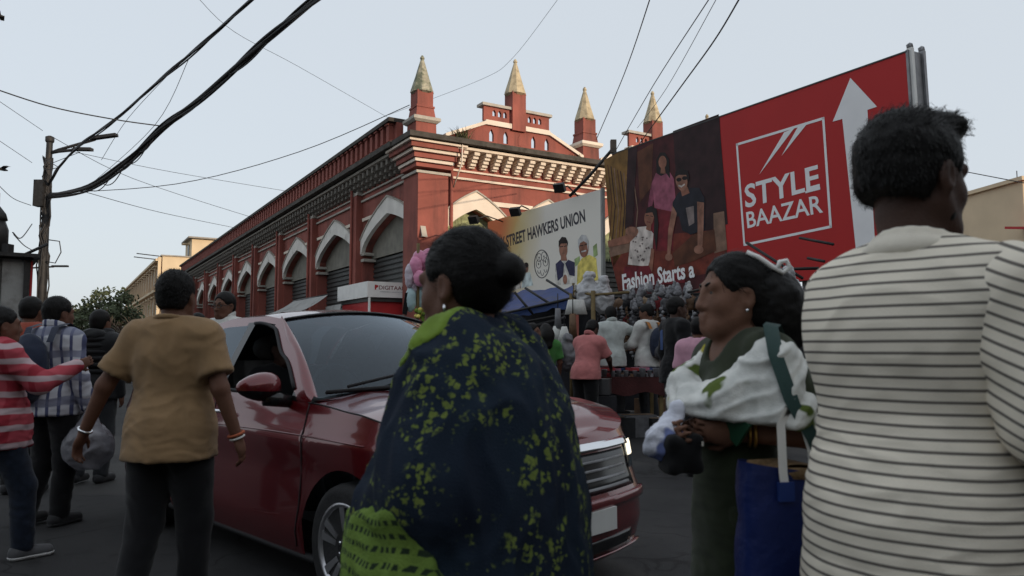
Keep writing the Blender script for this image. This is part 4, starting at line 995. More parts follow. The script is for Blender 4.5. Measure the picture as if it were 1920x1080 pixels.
# windows: open driver window frame, mirror, handle
MB().tube([side(-.17 + .83 * k / 16, .045, .004) for k in range(17)], .012, 5).build('window_seal', MAT['black'], FD)
edge = [(x, rail(x) - .047 - .02 * min(1, max(0, (x - .0) / .2))) for x in [-.17 + .83 * k / 24 for k in range(25)]]
MB().tube([side(x, min(.97, max(.05, (z - belt(x)) / (rail(x) - belt(x)))), .002) for x, z in edge], .012, 5).build('window_seal', MAT['black'], FD)
for sg in (-1, 1):
    mr = MB(); vs, fs = icosphere(1, 3)
    cap_ = [Vector((.62 + (.075 if v.x > 0 else .045) * v.x, sg * (.955 + .125 * v.y * (1 - .12 * v.x)), 1.045 + .075 * v.z * (1 - .25 * sg * v.y * sg))) for v in vs]
    up = [f_ for f_ in fs if sum(vs[i].z for i in f_) / 3 > -.28 and sum(vs[i].x for i in f_) / 3 > -.75]; dn = [f_ for f_ in fs if f_ not in up]
    mo = MB().add(cap_, up, True).build('side_mirror', MAT['carred'], CAR)
    MB().add(cap_, dn, True).build('mirror_base', MAT['gloss'], mo)
    MB().tube([(.63, sg * .93, .99), (.66, sg * .80, .965)], [.045, .035], 8).build('mirror_foot', MAT['gloss'], mo)
hd = MB().tube([side(-.14, 0) + Vector((t, -.075 - .012 * math.sin(math.pi * t / .17), -.10)) for t in [0, .03, .08, .14, .17]], .011, 6).build('handle', MAT['chrome'], FD)
hd = MB().tube([side(-.92, 0) + Vector((t, -.075 - .012 * math.sin(math.pi * t / .17), -.095)) for t in [0, .03, .08, .14, .17]], .011, 6).build('handle', MAT['chrome'], RD)
# front: grille, chrome bar, lamps, bumper, plate
nI = len(PTS) - 1
def front_band(z0, z1, xmin, off, n=4):
    idx = [i for i in range(len(PTS)) if PTS[i].x > xmin and PTS[i].y <= 0]
    R_ = [[skirt_pt(i, lerp(z0, z1, j / n), off) for j in range(n + 1)] for i in idx]; L_ = [[mir(p) for p in r_] for r_ in R_[::-1]]
    return R_ + L_[1:]
def solid_band(z0, z1, xmin, off, mname, nm):
    F_ = front_band(z0, z1, xmin, off); B_ = front_band(z0, z1, xmin, off - .03)
    m = MB().grid([r_ + B_[i][::-1] for i, r_ in enumerate(F_)], closed=True); m.f.append(list(range(0, 10))); m.sm.append(False); k = len(F_) - 1; m.f.append([k * 10 + j for j in range(10)][::-1]); m.sm.append(False)
    return m.build(nm, MAT[mname], CAR)
solid_band(.52, .715, 1.925, .004, 'gloss', 'grille')
solid_band(.728, .765, 1.90, .018, 'chrome', 'chrome_bar')
for k in range(4): solid_band(.54 + .043 * k, .551 + .043 * k, 1.935, .014, 'steel', 'grille_bar')
solid_band(.22, .30, 1.94, .006, 'gloss', 'air_intake')
solid_band(.455, .50, 1.88, .022, 'carred', 'bumper_lip')
solid_band(.185, .215, 1.86, .02, 'carred', 'lower_lip')
for sg in (-1, 1):
    idx = [i for i in range(len(PTS)) if 1.62 < PTS[i].x < 1.93 and PTS[i].y < 0]; f = (lambda p: p) if sg == -1 else mir
    hl_ = MB().grid([[f(skirt_pt(i, lerp(.60, .76, j / 4), .006)) for j in range(5)] for i in idx]).build('headlight', MAT['windscreen'], CAR)
    MB().grid([[f(skirt_pt(i, lerp(.61, .75, j / 4), .001)) for j in range(5)] for i in idx]).build('reflector', MAT['chrome'], hl_)
    ix2 = [i for i in idx if PTS[i].x > 1.84]
    MB().grid([[f(skirt_pt(i, lerp(.665, .745, j / 4), .014)) for j in range(5)] for i in ix2]).build('running_light', MAT['lampglow'], hl_)
    ix3 = [i for i in idx if PTS[i].x < 1.72]
    MB().grid([[f(skirt_pt(i, lerp(.66, .71, j / 4), .010)) for j in range(5)] for i in ix3]).build('indicator', MAT['amber'], hl_)
MB().box((2.005, 0, .40), (.02, .52, .11)).build('number_plate', MAT['plate'], CAR)
# wheels
def wheel(xa, sg):
    t = bpy.data.objects.new('wheel', MB().lathe([(.200, -.085), (.262, -.10), (.296, -.085), (.305, -.05), (.306, 0), (.305, .05), (.296, .085), (.262, .10), (.200, .085)], 40).mesh('wheel')); COL.objects.link(t)
    t.data.materials.append(MAT['tyre']); t.parent = CAR
    t.location = (xa, sg * .735, ZA); t.rotation_euler = (math.pi / 2 if sg < 0 else -math.pi / 2, 0, 0)
    MB().lathe([(.155, .02), (.18, .05), (.201, .086), (.213, .092), (.217, .099), (.205, .101), (.196, .094), (.186, .065), (.16, .03)], 40).build('rim', MAT['alloy'], t)
    MB().lathe([(.19, -.03), (.19, .0), (.02, .005)], 32).build('dark_backing', MAT['gloss'], t)  # black disc put in for the shade between the spokes
    for k in range(10):
        a = 2 * math.pi * (k // 2) / 5 + (-.19 if k % 2 else .19) + .25; m = MB()
        R_ = Matrix.Rotation(a, 3, 'Z')
        vs = [R_ @ Vector(p) for p in ((.03, -.016, .075), (.03, .016, .075), (.10, .013, .088), (.198, .021, .094), (.198, -.021, .094), (.10, -.013, .088), (.03, -.016, .045), (.03, .016, .045), (.10, .013, .055), (.198, .021, .060), (.198, -.021, .060), (.10, -.013, .055))]
        m.add(vs, [(0, 1, 2, 5), (5, 2, 3, 4), (0, 5, 11, 6), (5, 4, 10, 11), (1, 7, 8, 2), (2, 8, 9, 3)]); m.build('spoke', MAT['alloy'], t)
    MB().lathe([(.055, .05), (.055, .088), (.03, .096)], 16).build('hub_cap', MAT['gloss'], t)
    for k in range(5): a = 2 * math.pi * k / 5; MB().lathe([(.010, .07), (.010, .094), (.004, .096)], 6, (.042 * math.cos(a), .042 * math.sin(a), 0)).build('wheel_nut', MAT['chrome'], t)
for xa in AX:
    for sg in (-1, 1): wheel(xa, sg)
# cabin fittings
MB().box((.72, 0, .86), (.34, 1.36, .22)).build('dashboard', MAT['seat'], CAR)
for sg in (-1, 1):
    s = MB().box((.0, sg * .36, .62), (.5, .48, .18)).build('seat', MAT['seat'], CAR)
    b = [Vector((-.24 - .10 * v, sg * .36 + .23 * u * (1 - .12 * v * v), .66 + .52 * v)) for v in [k / 6 for k in range(7)] for u in (-1, -.8, .8, 1)]
    bk = MB().grid([[Vector((-.24 - .11 * v + .05 * (abs(u) > .7), sg * .36 + .235 * u, .64 + .52 * v)) for u in (-1, -.75, 0, .75, 1)] for v in [k / 6 for k in range(7)]])
    bk.grid([[Vector((-.36 - .11 * v, sg * .36 + .235 * u, .64 + .52 * v)) for u in (-1, -.75, 0, .75, 1)] for v in [k / 6 for k in range(7)]]); bk.build('seat_back', MAT['seat'], CAR)
    vs, fs = icosphere(1, 2); MB().add([Vector((-.40 + .06 * v.x, sg * .36 + .13 * v.y, 1.24 + .09 * v.z)) for v in vs], fs, True).build('headrest', MAT['seat'], CAR)
MB().box((-.95, 0, .85), (.2, 1.2, .5)).build('rear_seat', MAT['seat'], CAR)
st = MB(); st.tube([(.46 - .07 * math.sin(w), -.36 + .18 * math.cos(w), .97 + .17 * math.sin(w)) for w in [2 * math.pi * k / 20 for k in range(21)]], .014, 6); st.build('steering_wheel', MAT['black'], CAR)
vs, fs = icosphere(1, 2); MB().add([Vector((.30 + .02 * v.x, .11 * v.y, 1.36 + .035 * v.z)) for v in vs], fs, True).build('rear_mirror', MAT['black'], CAR)
# ------------------------------------------------------------ people: one continuous body surface each, clothes and hair as children
def perlin(P, seed=0):
    rs = np.random.RandomState(seed); perm = rs.permutation(256); perm = np.concatenate([perm, perm, perm]); gr = rs.normal(size=(256, 3)); gr /= np.linalg.norm(gr, axis=1)[:, None]
    I = np.floor(P).astype(int); f = P - I; I &= 255; u = f * f * f * (f * (f * 6 - 15) + 10); out = 0
    for dx in (0, 1):
        for dy in (0, 1):
            for dz in (0, 1):
                h = perm[perm[perm[(I[:, 0] + dx) & 255] + ((I[:, 1] + dy) & 255)] + ((I[:, 2] + dz) & 255)]
                w = (u[:, 0] if dx else 1 - u[:, 0]) * (u[:, 1] if dy else 1 - u[:, 1]) * (u[:, 2] if dz else 1 - u[:, 2])
                out = out + w * np.einsum('ij,ij->i', gr[h], f - np.array([dx, dy, dz]))
    return out
class Fld:
    def __init__(s, lo, hi, h):
        s.lo = np.array(lo, float); s.h = h; s.n = np.ceil((np.array(hi) - s.lo) / h).astype(int) + 1
        s.F = np.full(s.n, 9.0, np.float32); s.ax = [(s.lo[i] + h * np.arange(s.n[i])).astype(np.float32) for i in range(3)]
    def blk(s, lo, hi, m):
        i0 = np.clip(np.floor((np.array(lo) - m - s.lo) / s.h).astype(int), 0, s.n); i1 = np.clip(np.ceil((np.array(hi) + m - s.lo) / s.h).astype(int) + 1, 0, s.n)
        sl = tuple(slice(a, b) for a, b in zip(i0, i1)); X = [s.ax[i][sl[i]] for i in range(3)]
        return sl, X[0][:, None, None], X[1][None, :, None], X[2][None, None, :]
    def mix(s, sl, d, k, sub):
        f = s.F[sl]
        if f.size == 0: return
        if sub:
            d = -d; h = np.maximum(k - np.abs(f - d), 0) / max(k, 1e-6); s.F[sl] = np.maximum(f, d) + h * h * k * .25
        else:
            h = np.maximum(k - np.abs(f - d), 0) / max(k, 1e-6); s.F[sl] = np.minimum(f, d) - h * h * k * .25
    def cone(s, a, b, ra, rb, k=.02, sub=False):
        a = np.array(a, float); b = np.array(b, float); R = max(ra, rb); m = k + 3 * s.h + .02
        sl, X, Y, Z = s.blk(np.minimum(a, b) - R, np.maximum(a, b) + R, m)
        d = b - a; L2 = max(d @ d, 1e-9); t = np.clip(((X - a[0]) * d[0] + (Y - a[1]) * d[1] + (Z - a[2]) * d[2]) / L2, 0, 1)
        D = np.sqrt((X - a[0] - t * d[0]) ** 2 + (Y - a[1] - t * d[1]) ** 2 + (Z - a[2] - t * d[2]) ** 2) - (ra + (rb - ra) * t)
        s.mix(sl, D, k, sub); return s
    def ell(s, c, r, R=None, k=.03, sub=False):
        c = np.array(c, float); r = np.array(r, float); m = k + 3 * s.h + .02; M = max(r) if R is not None else r
        sl, X, Y, Z = s.blk(c - M, c + M, m); X, Y, Z = X - c[0], Y - c[1], Z - c[2]
        if R is not None:
            R = np.array(R); X, Y, Z = (X * R[0, i] + Y * R[1, i] + Z * R[2, i] for i in range(3))
        k0 = np.sqrt((X / r[0]) ** 2 + (Y / r[1]) ** 2 + (Z / r[2]) ** 2); k1 = np.sqrt((X / r[0] ** 2) ** 2 + (Y / r[1] ** 2) ** 2 + (Z / r[2] ** 2) ** 2)
        s.mix(sl, k0 * (k0 - 1) / np.maximum(k1, 1e-6), k, sub); return s
    def cut(s, p, n):
        n = np.array(n, float) / np.linalg.norm(n); p = np.array(p, float)
        D = (s.ax[0][:, None, None] - p[0]) * n[0] + (s.ax[1][None, :, None] - p[1]) * n[1] + (s.ax[2][None, None, :] - p[2]) * n[2]
        s.F = np.maximum(s.F, D.astype(np.float32)); return s
    def copy(s):
        c = Fld.__new__(Fld); c.lo, c.h, c.n, c.ax, c.F = s.lo, s.h, s.n, s.ax, s.F.copy(); return c
    def off(s, d): s.F = s.F - d; return s
    def mesh(s, name, disp=None, smooth=1):
        F = s.F; ins = F < 0; c = np.zeros(tuple(np.array(F.shape) - 1), np.uint8)
        S = lambda A, i, j, k: A[i:A.shape[0] - 1 + i, j:A.shape[1] - 1 + j, k:A.shape[2] - 1 + k]
        for i in (0, 1):
            for j in (0, 1):
                for k in (0, 1): c += S(ins, i, j, k)
        act = (c > 0) & (c < 8); idx = np.argwhere(act); vid = np.full(c.shape, -1, np.int64); vid[act] = np.arange(len(idx))
        acc = np.zeros((len(idx), 3)); cnt = np.zeros(len(idx)); co = [(i, j, k) for i in (0, 1) for j in (0, 1) for k in (0, 1)]
        val = {q: F[idx[:, 0] + q[0], idx[:, 1] + q[1], idx[:, 2] + q[2]] for q in co}
        for a in co:
            for ax in range(3):
                if a[ax] == 0:
                    b = list(a); b[ax] = 1; b = tuple(b); va, vb = val[a], val[b]; m = (va < 0) != (vb < 0)
                    t = np.where(m, np.clip(va / np.where(m, va - vb, 1), 0, 1), 0); p = np.tile(np.array(a, float), (len(idx), 1)); p[:, ax] = t
                    acc[m] += p[m]; cnt[m] += 1
        V = s.lo + (idx + acc / np.maximum(cnt, 1)[:, None]) * s.h
        Q = []
        for ax in range(3):
            o = [i for i in range(3) if i != ax]; sl0 = [slice(1, -1)] * 3; sl0[ax] = slice(0, -1); sl1 = list(sl0); sl1[ax] = slice(1, None)
            A, B = ins[tuple(sl0)], ins[tuple(sl1)]; e = np.argwhere(A != B)
            if not len(e): continue
            fl = A[tuple(e.T)]; e = e.copy(); e[:, o[0]] += 1; e[:, o[1]] += 1
            def g(da, db):
                q = e.copy(); q[:, o[0]] -= da; q[:, o[1]] -= db; return vid[tuple(q.T)]
            qd = np.stack([g(1, 1), g(0, 1), g(0, 0), g(1, 0)], 1)
            if ax == 1: fl = ~fl
            qd[~fl] = qd[~fl][:, ::-1]; Q.append(qd)
        Q = np.concatenate(Q) if Q else np.zeros((0, 4), int); Q = Q[(Q >= 0).all(1)]
        def relax(V, w=.5):
            a = np.zeros_like(V); n = np.zeros(len(V))
            for i in range(4):
                for j in ((i + 1) % 4, (i + 3) % 4): np.add.at(a, Q[:, i], V[Q[:, j]]); np.add.at(n, Q[:, i], 1)
            return V * (1 - w) + w * a / np.maximum(n, 1)[:, None]
        for _ in range(smooth): V = relax(V)
        if disp is not None and len(Q):
            fn = np.cross(V[Q[:, 2]] - V[Q[:, 0]], V[Q[:, 3]] - V[Q[:, 1]]); N = np.zeros_like(V)
            for i in range(4): np.add.at(N, Q[:, i], fn)
            N /= np.maximum(np.linalg.norm(N, axis=1), 1e-9)[:, None]; V = V + N * disp(V)[:, None]
        me = bpy.data.meshes.new(name); me.vertices.add(len(V)); me.vertices.foreach_set('co', V.astype(np.float32).ravel())
        me.loops.add(len(Q) * 4); me.loops.foreach_set('vertex_index', Q.astype(np.int32).ravel()); me.polygons.add(len(Q))
        me.polygons.foreach_set('loop_start', (np.arange(len(Q)) * 4).astype(np.int32)); me.polygons.foreach_set('use_smooth', np.ones(len(Q), bool)); me.update(calc_edges=True); return me
def folds(amp, sx=7, sy=7, sz=14, seed=1, warp=.5, fine=.35):
    def f(V):
        P = V * np.array([sx, sy, sz]); w = np.stack([perlin(V * 5 + 9, seed + 5), perlin(V * 5 + 31, seed + 6), perlin(V * 5 + 57, seed + 7)], 1) * warp * 3; n = perlin(P + w, seed); n2 = perlin(P * 2.3 + w * 2, seed + 1)
        return amp * ((1 - 2.6 * np.abs(n)) * .8 + fine * n2)
    return f
# skins, hair, cloth
for n_, c_ in (('skin', (.13, .060, .038)), ('skin_dark', (.060, .030, .021)), ('skin_light', (.185, .092, .060))): MAT[n_] = mat(n_, c_, .6, .14, 18, .15, 220, spec=.28)
MAT['eyewhite'] = mat('eye_white', (.12, .105, .095), .3, .05, 9)
def hairmat():
    g = NG('hair', .55); g.b.inputs['Specular IOR Level'].default_value = .18; n = g.noise(1, 3, g.mapping((220, 220, 26)))
    bp = g.N.new('ShaderNodeBump'); bp.inputs['Strength'].default_value = .5; bp.inputs['Distance'].default_value = .004; g.L.new(n, bp.inputs['Height']); g.L.new(bp.outputs[0], g.b.inputs['Normal'])
    c = g.mix(n, (.004, .0037, .0036), (.010, .009, .0085)); g.L.new(c, g.b.inputs['Base Color']); return g.m
MAT['hair'] = hairmat()
def cloth(n, c, rough=.9, var=.12, vs=14, bump=.25, bs=420, sheen=.15): MAT[n] = mat(n, c, rough, var, vs, bump, bs, spec=.15, sheen=sheen)
cloth('mustard', (.28, .178, .092)); cloth('charcoal', (.010, .010, .0115)); cloth('greytrouser', (.028, .030, .034)); cloth('denim', (.012, .018, .032), vs=30, var=.3); cloth('darknavy', (.014, .017, .028))
cloth('orange', (.30, .07, .045)); cloth('puffer', (.010, .0105, .012), .6); cloth('white_shirt', (.56, .56, .53)); cloth('pale_shirt', (.44, .47, .45)); cloth('pinkpolo', (.46, .165, .16)); cloth('palepink', (.55, .30, .38)); cloth('olive', (.030, .038, .020), var=.2)
cloth('blackcloth', (.008, .008, .009)); cloth('green_top', (.06, .20, .05)); cloth('browndress', (.17, .075, .055), vs=40, var=.5); cloth('shoe_white', (.55, .55, .54), .6); cloth('shoe_grey', (.10, .10, .105), .7); cloth('shoe_dark', (.03, .03, .032), .6)
cloth('bag_navy', (.020, .027, .050), .7); cloth('strap_teal', (.025, .06, .055), .7); cloth('lilac', (.30, .24, .48)); cloth('collar_cream', (.78, .72, .61)); cloth('trouser_grey', (.09, .092, .10))
def stripes(name, base, line, axis, freq, w, wob=.25):
    g = NG(name, .9); x = g.xyz(); n = g.noise(3, 2)
    z = g.math('ADD', g.math('MULTIPLY', x[axis] if isinstance(axis, int) else g.math('ADD', g.math('MULTIPLY', x[0], axis[0]), g.math('ADD', g.math('MULTIPLY', x[1], axis[1]), g.math('MULTIPLY', x[2], axis[2]))), freq), g.math('MULTIPLY', n, wob))
    f = g.math('FRACT', z); m = g.math('SUBTRACT', 1.0, g.step(g.math('ABSOLUTE', g.math('SUBTRACT', f, .5)), w, w + .05))
    b = g.mix(g.step(g.noise(9, 3), .3, .7), tuple(c * .93 for c in base), base); return g.done(g.mix(m, b, line), .25, 420)
MAT['knit'] = stripes('striped_knit', (.84, .77, .645), (.15, .135, .12), 2, 45, .10, .40)
MAT['knitsleeve'] = stripes('striped_knit_sleeve', (.84, .77, .645), (.15, .135, .12), (.42, -.1, .9), 45, .10, .40)
def plaid(name, base, c1, c2, f1, f2):
    g = NG(name, .9); x = g.xyz(); n = g.noise(4, 2)
    a = g.math('ADD', g.math('MULTIPLY', g.math('ADD', x[0], g.math('MULTIPLY', x[1], .6)), f1), g.math('MULTIPLY', n, .5)); b = g.math('ADD', g.math('MULTIPLY', x[2], f2), g.math('MULTIPLY', n, .6))
    ta = g.math('ABSOLUTE', g.math('SUBTRACT', g.math('FRACT', a), .5)); tb = g.math('ABSOLUTE', g.math('SUBTRACT', g.math('FRACT', b), .5))
    c = g.mix(g.math('SUBTRACT', 1.0, g.step(ta, .12, .17)), base, c1); c = g.mix(g.math('MULTIPLY', g.math('SUBTRACT', 1.0, g.step(tb, .14, .20)), .8), c, c2); return g.done(c, .2, 420)
MAT['plaid_blue'] = plaid('blue_plaid', (.50, .51, .55), (.075, .085, .16), (.14, .15, .22), 13, 6)
MAT['plaid_red'] = plaid('red_plaid', (.40, .065, .085), (.30, .030, .045), (.50, .44, .46), 7, 10.5)
def stole_print():
    g = NG('stole_print', .92); w = g.noise(26, 2); v = g.N.new('ShaderNodeTexVoronoi'); v.inputs['Scale'].default_value = 58; v.inputs['Randomness'].default_value = 1
    mp = g.mapping((1, 1, .9)); ad = g.N.new('ShaderNodeVectorMath'); ad.operation = 'MULTIPLY_ADD'; nz = g.N.new('ShaderNodeTexNoise'); nz.inputs['Scale'].default_value = 70; g.L.new(g.tc, nz.inputs['Vector'])
    g.L.new(nz.outputs[1], ad.inputs[0]); ad.inputs[1].default_value = (.030, .030, .030); g.L.new(mp, ad.inputs[2]); g.L.new(ad.outputs[0], v.inputs['Vector'])
    spot = g.math('SUBTRACT', 1.0, g.step(v.outputs[0], .35, .44)); cl = g.step(g.noise(11, 4, None, .6), .49, .55)
    gate = g.math('MULTIPLY', spot, cl); yel = g.mix(g.noise(30, 2), (.10, .14, .035), (.21, .26, .06))
    c = g.mix(gate, g.mix(g.step(g.noise(5, 3), .35, .65), (.010, .016, .030), (.013, .024, .040)), yel); return g.done(c, .35, 260)
MAT['stole'] = stole_print()
def lace():
    g = NG('lime_lace', .9); x = g.xyz(); a = g.math('FRACT', g.math('ADD', g.math('MULTIPLY', x[2], 34), g.math('MULTIPLY', g.noise(7, 2), 1.6))); b = g.math('FRACT', g.math('ADD', g.math('MULTIPLY', x[0], 66), g.math('MULTIPLY', x[1], 58)))
    h = g.math('MULTIPLY', g.math('LESS_THAN', g.math('ABSOLUTE', g.math('SUBTRACT', a, .5)), .20), g.math('LESS_THAN', g.math('ABSOLUTE', g.math('SUBTRACT', b, .5)), .27))
    c = g.mix(h, g.mix(g.noise(12, 3), (.09, .155, .028), (.18, .27, .055)), (.020, .035, .018)); return g.done(c, .4, 200)
MAT['lace'] = lace(); cloth('lime', (.16, .25, .035), var=.3)
def dupatta():
    g = NG('dupatta_print', .92); n = g.noise(7, 2); c = g.mix(g.step(g.noise(20, 3), .35, .65), (.60, .61, .58), (.82, .82, .78))
    c = g.mix(g.step(n, .60, .64), c, (.40, .36, .05)); c = g.mix(g.step(g.noise(8.5, 2, g.mapping((1, 1, 1), (1, 2, 3))), .635, .67), c, (.10, .14, .03)); return g.done(c, .3, 300)
MAT['dupatta'] = dupatta()

def Rz(a): c, s_ = math.cos(a), math.sin(a); return np.array([[c, -s_, 0], [s_, c, 0], [0, 0, 1]])
def Rx(a): c, s_ = math.cos(a), math.sin(a); return np.array([[1, 0, 0], [0, c, -s_], [0, s_, c]])
def Ry(a): c, s_ = math.cos(a), math.sin(a); return np.array([[c, 0, s_], [0, 1, 0], [-s_, 0, c]])
BASE = dict(pelvis=(0, 0, .92), waist=(0, .01, 1.06), chest=(0, 0, 1.24), neck=(0, -.02, 1.40), head=(0, .015, 1.535),
            shR=(.172, -.015, 1.342), elR=(.215, -.03, 1.085), wrR=(.225, .03, .85), hipR=(.085, 0, .88), knR=(.095, .01, .48), anR=(.095, -.03, .085))
for k_ in ('sh', 'el', 'wr', 'hip', 'kn', 'an'): x_, y_, z_ = BASE[k_ + 'R']; BASE[k_ + 'L'] = (-x_, y_, z_)
def person(label, loc, face, H=1.65, pose=None, skin='skin', hair='short', top=None, bottom=None, shoes='shoe_dark', vox=.012, girth=1.0, yaw=0, pitch=0, bend=0, group=None, z=0.0, faceful=True, female=False, hands=True, sleeve_mat=None, collar=None, curl=(.35, .35), tidy=1, seed=1, headroll=0, hairamp=None, hs=1.0, hip=1.0, neckcut=0.0):
    """face: heading in degrees, 0 looks along +Y and 90 along -X; top = (material, sleeve end 0..2, hem height, looseness, fold height)"""
    root = thing('person', label, 'person', (loc[0], loc[1], z), math.radians(face), group)
    S = H / 1.65; J = {k: np.array(v, float) for k, v in BASE.items()}
    for k, v in (pose or {}).items(): J[k] = np.array(v, float)
    B = Rx(-math.radians(bend)); pv = np.array([0, 0, .92])
    if bend:
        for k in ('waist', 'chest', 'neck', 'head', 'shR', 'shL') + tuple(q for q in ('elR', 'elL', 'wrR', 'wrL') if q not in (pose or {})): J[k] = pv + B @ (J[k] - pv)
    J = {k: v * S for k, v in J.items()}; g = girth
    HR = Rz(math.radians(yaw)) @ Rx(math.radians(pitch)) @ Ry(math.radians(headroll)); HR = (B if bend else np.eye(3)) @ HR if bend < 30 else HR
    hd = lambda p: J['head'] + HR @ (np.array(p, float) * S * hs)
    allp = np.array(list(J.values())); lo = allp.min(0) - .30; hi = allp.max(0) + .30; lo[2] = -.03; hi[2] = J['head'][2] + .19
    A = Fld(lo, hi, vox); r = lambda v: v * S
    # trunk
    def trunk(F, e, k=.06):
        F.ell(J['pelvis'], (r(.146 * g * hip) + e * .8, r(.106 * g * hip) + e * .8, r(.13) + e), None, k); F.ell(J['waist'], (r(.132 * g) + e, r(.095 * g) + e, r(.15) + e), B, k)
        F.ell(J['chest'], (r(.150 * g) + e, r(.105 * g) + e, r(.165) + e), B, k); F.cone(J['shR'] * .9 + J['chest'] * .1, J['shL'] * .9 + J['chest'] * .1, r(.055) + e, r(.055) + e, k)
        for s_ in 'RL': F.cone(J['neck'] - np.array([0, 0, r(.025)]), J['sh' + s_] * .8 + J['neck'] * .2, r(.052) + e * .6, r(.046) + e * .6, k)
        if female:
            for sx in (-1, 1): F.ell(J['chest'] + B @ np.array([sx * r(.065), r(.085), -r(.01)]), (r(.062) + e * .6,) * 3, None, .04)
    trunk(A, 0)
    A.cone(J['neck'] - np.array([0, 0, .03]), hd((0, -.025, -.07)), r(.058), r(.053), .03)
    for s_ in 'RL':
        A.cone(J['sh' + s_], J['el' + s_], r(.049), r(.039), .035); A.cone(J['el' + s_], J['wr' + s_], r(.040), r(.026), .02)
        A.cone(J['hip' + s_], J['kn' + s_], r(.082), r(.055), .05); A.cone(J['kn' + s_], J['an' + s_], r(.056), r(.038), .03)
        an = J['an' + s_]; A.cone(an - np.array([0, .03, .035]) * S, an + np.array([.012 * (1 if s_ == 'R' else -1), .13, -.05]) * S, r(.040), r(.032), .02)
        # hand
        d = J['wr' + s_] - J['el' + s_]; d /= np.linalg.norm(d); sg = 1 if s_ == 'R' else -1
        n = np.array([-sg * 1.0, 0, 0]) if abs(d[0]) < .8 else np.array([0, 0, -1.0])
        if (pose or {}).get('palm' + s_) is not None: n = np.array(pose['palm' + s_], float)
        n = n - d * (n @ d); n /= np.linalg.norm(n); t = np.cross(n, d) * sg; cu = curl[0 if s_ == 'R' else 1]
        if t[1] < -.3 and (pose or {}).get('palm' + s_) is None: t = -t
        w = J['wr' + s_]; fm = max(r(.0085), vox * .62)
        A.ell(w + d * r(.048), (r(.052), r(.040), r(.017) if vox < .009 else vox * 1.2), np.stack([d, t, n], 1), .015)
        if hands:
            for i, (L_, o) in enumerate(((.068, .029), (.078, .010), (.072, -.009), (.056, -.027))):
                b = w + d * r(.085) + t * r(o); a1 = cu * .8; a2 = cu * 2.2
                m = b + (d * math.cos(a1) + n * math.sin(a1)) * r(L_ * .5); e = m + (d * math.cos(a2) + n * math.sin(a2)) * r(L_ * .5)
                A.cone(b - d * r(.02), m, fm, fm * .95, .004); A.cone(m, e, fm * .95, fm * .85, .003)
            b = w + d * r(.025) + t * r(.03); m = b + (d * .75 + t * .6 + n * .25) * r(.04); e = m + (d * .9 + t * .15 + n * .3) * r(.032); A.cone(b, m, fm * 1.2, fm * 1.1, .008); A.cone(m, e, fm * 1.1, fm * .9, .004)
    # head
    q_ = lambda v: v * S * hs
    A.ell(hd((0, -.018, .035)), (q_(.076), q_(.096), q_(.088)), HR, .03); A.ell(hd((0, .022, -.035)), (q_(.062), q_(.072), q_(.088)), HR, .04)
    A.cone(hd((-.022, .066, -.094)), hd((.022, .066, -.094)), q_(.020), q_(.020), .03); A.cone(hd((.055, -.005, -.05)), hd((.025, .055, -.09)), q_(.018), q_(.018), .03); A.cone(hd((-.055, -.005, -.05)), hd((-.025, .055, -.09)), q_(.018), q_(.018), .03)
    if faceful:
        A.cone(hd((-.04, .076, .026)), hd((.04, .076, .026)), q_(.013), q_(.013), .015)
        for sx in (-1, 1):
            A.ell(hd((sx * .037, .052, -.028)), (q_(.025),) * 3, None, .025); A.ell(hd((sx * .032, .096, .006)), (q_(.017), q_(.012), q_(.011)), HR, .012, True); A.ell(hd((sx * .032, .0765, .0150)), (q_(.016), q_(.011), q_(.0062)), HR, .006); A.ell(hd((sx * .032, .0750, -.0035)), (q_(.015), q_(.010), q_(.0062)), HR, .006)
            A.cone(hd((sx * .020, .094, -.038)), hd((sx * .010, .100, -.034)), q_(.008), q_(.009), .008)
        A.cone(hd((0, .091, .010)), hd((0, .104, -.030)), q_(.0080), q_(.0108), .014); A.cone(hd((-.016, .0915, -.060)), hd((.016, .0915, -.060)), q_(.0078), q_(.0078), .006); A.cone(hd((-.013, .0895, -.0745)), hd((.013, .0895, -.0745)), q_(.0085), q_(.0085), .006)
    for sx in (-1, 1): A.ell(hd((sx * .079, -.012, -.008)), (q_(.010), q_(.021), q_(.033)), HR, .010); A.ell(hd((sx * .086, -.006, -.006)), (q_(.006), q_(.010), q_(.018)), HR, .006, True)
    obj('body', A.mesh('body', None, 1), MAT[skin], root)
    if faceful:
        for sx in (-1, 1):
            vs, fs = icosphere(q_(.0115), 2)
            e = MB().add([Vector(hd((sx * .032, .0735, .006)) + HR @ np.array(v)) for v in vs], fs, True).build('eye', MAT['eyewhite'], root)
            vs, fs = icosphere(q_(.0072), 1); MB().add([Vector(hd((sx * .032, .0815, .006)) + HR @ (np.array(v) * np.array([1, .5, 1]))) for v in vs], fs, True).build('iris', MAT['hair'], e)
            MB().tube([hd((sx * (.016 + .034 * q), .093 - .03 * q * q, .026 + .007 * math.sin(3 * q))) for q in (0, .25, .5, .75, 1)], [q_(.003), q_(.0042), q_(.0042), q_(.003), q_(.0015)], 5).build('eyebrow', MAT['hair'], root)
    # hair
    Fh = Fld(np.minimum(hd((0, 0, 0)), J['neck']) - .22 - np.array([0, 0, .3 if hair in ('long', 'curly') else 0]), hd((0, 0, 0)) + .22, max(.005, vox * .85))
    Fh.ell(hd((0, -.020, .038)), (q_(.085), q_(.105), q_(.098)), HR, .02)
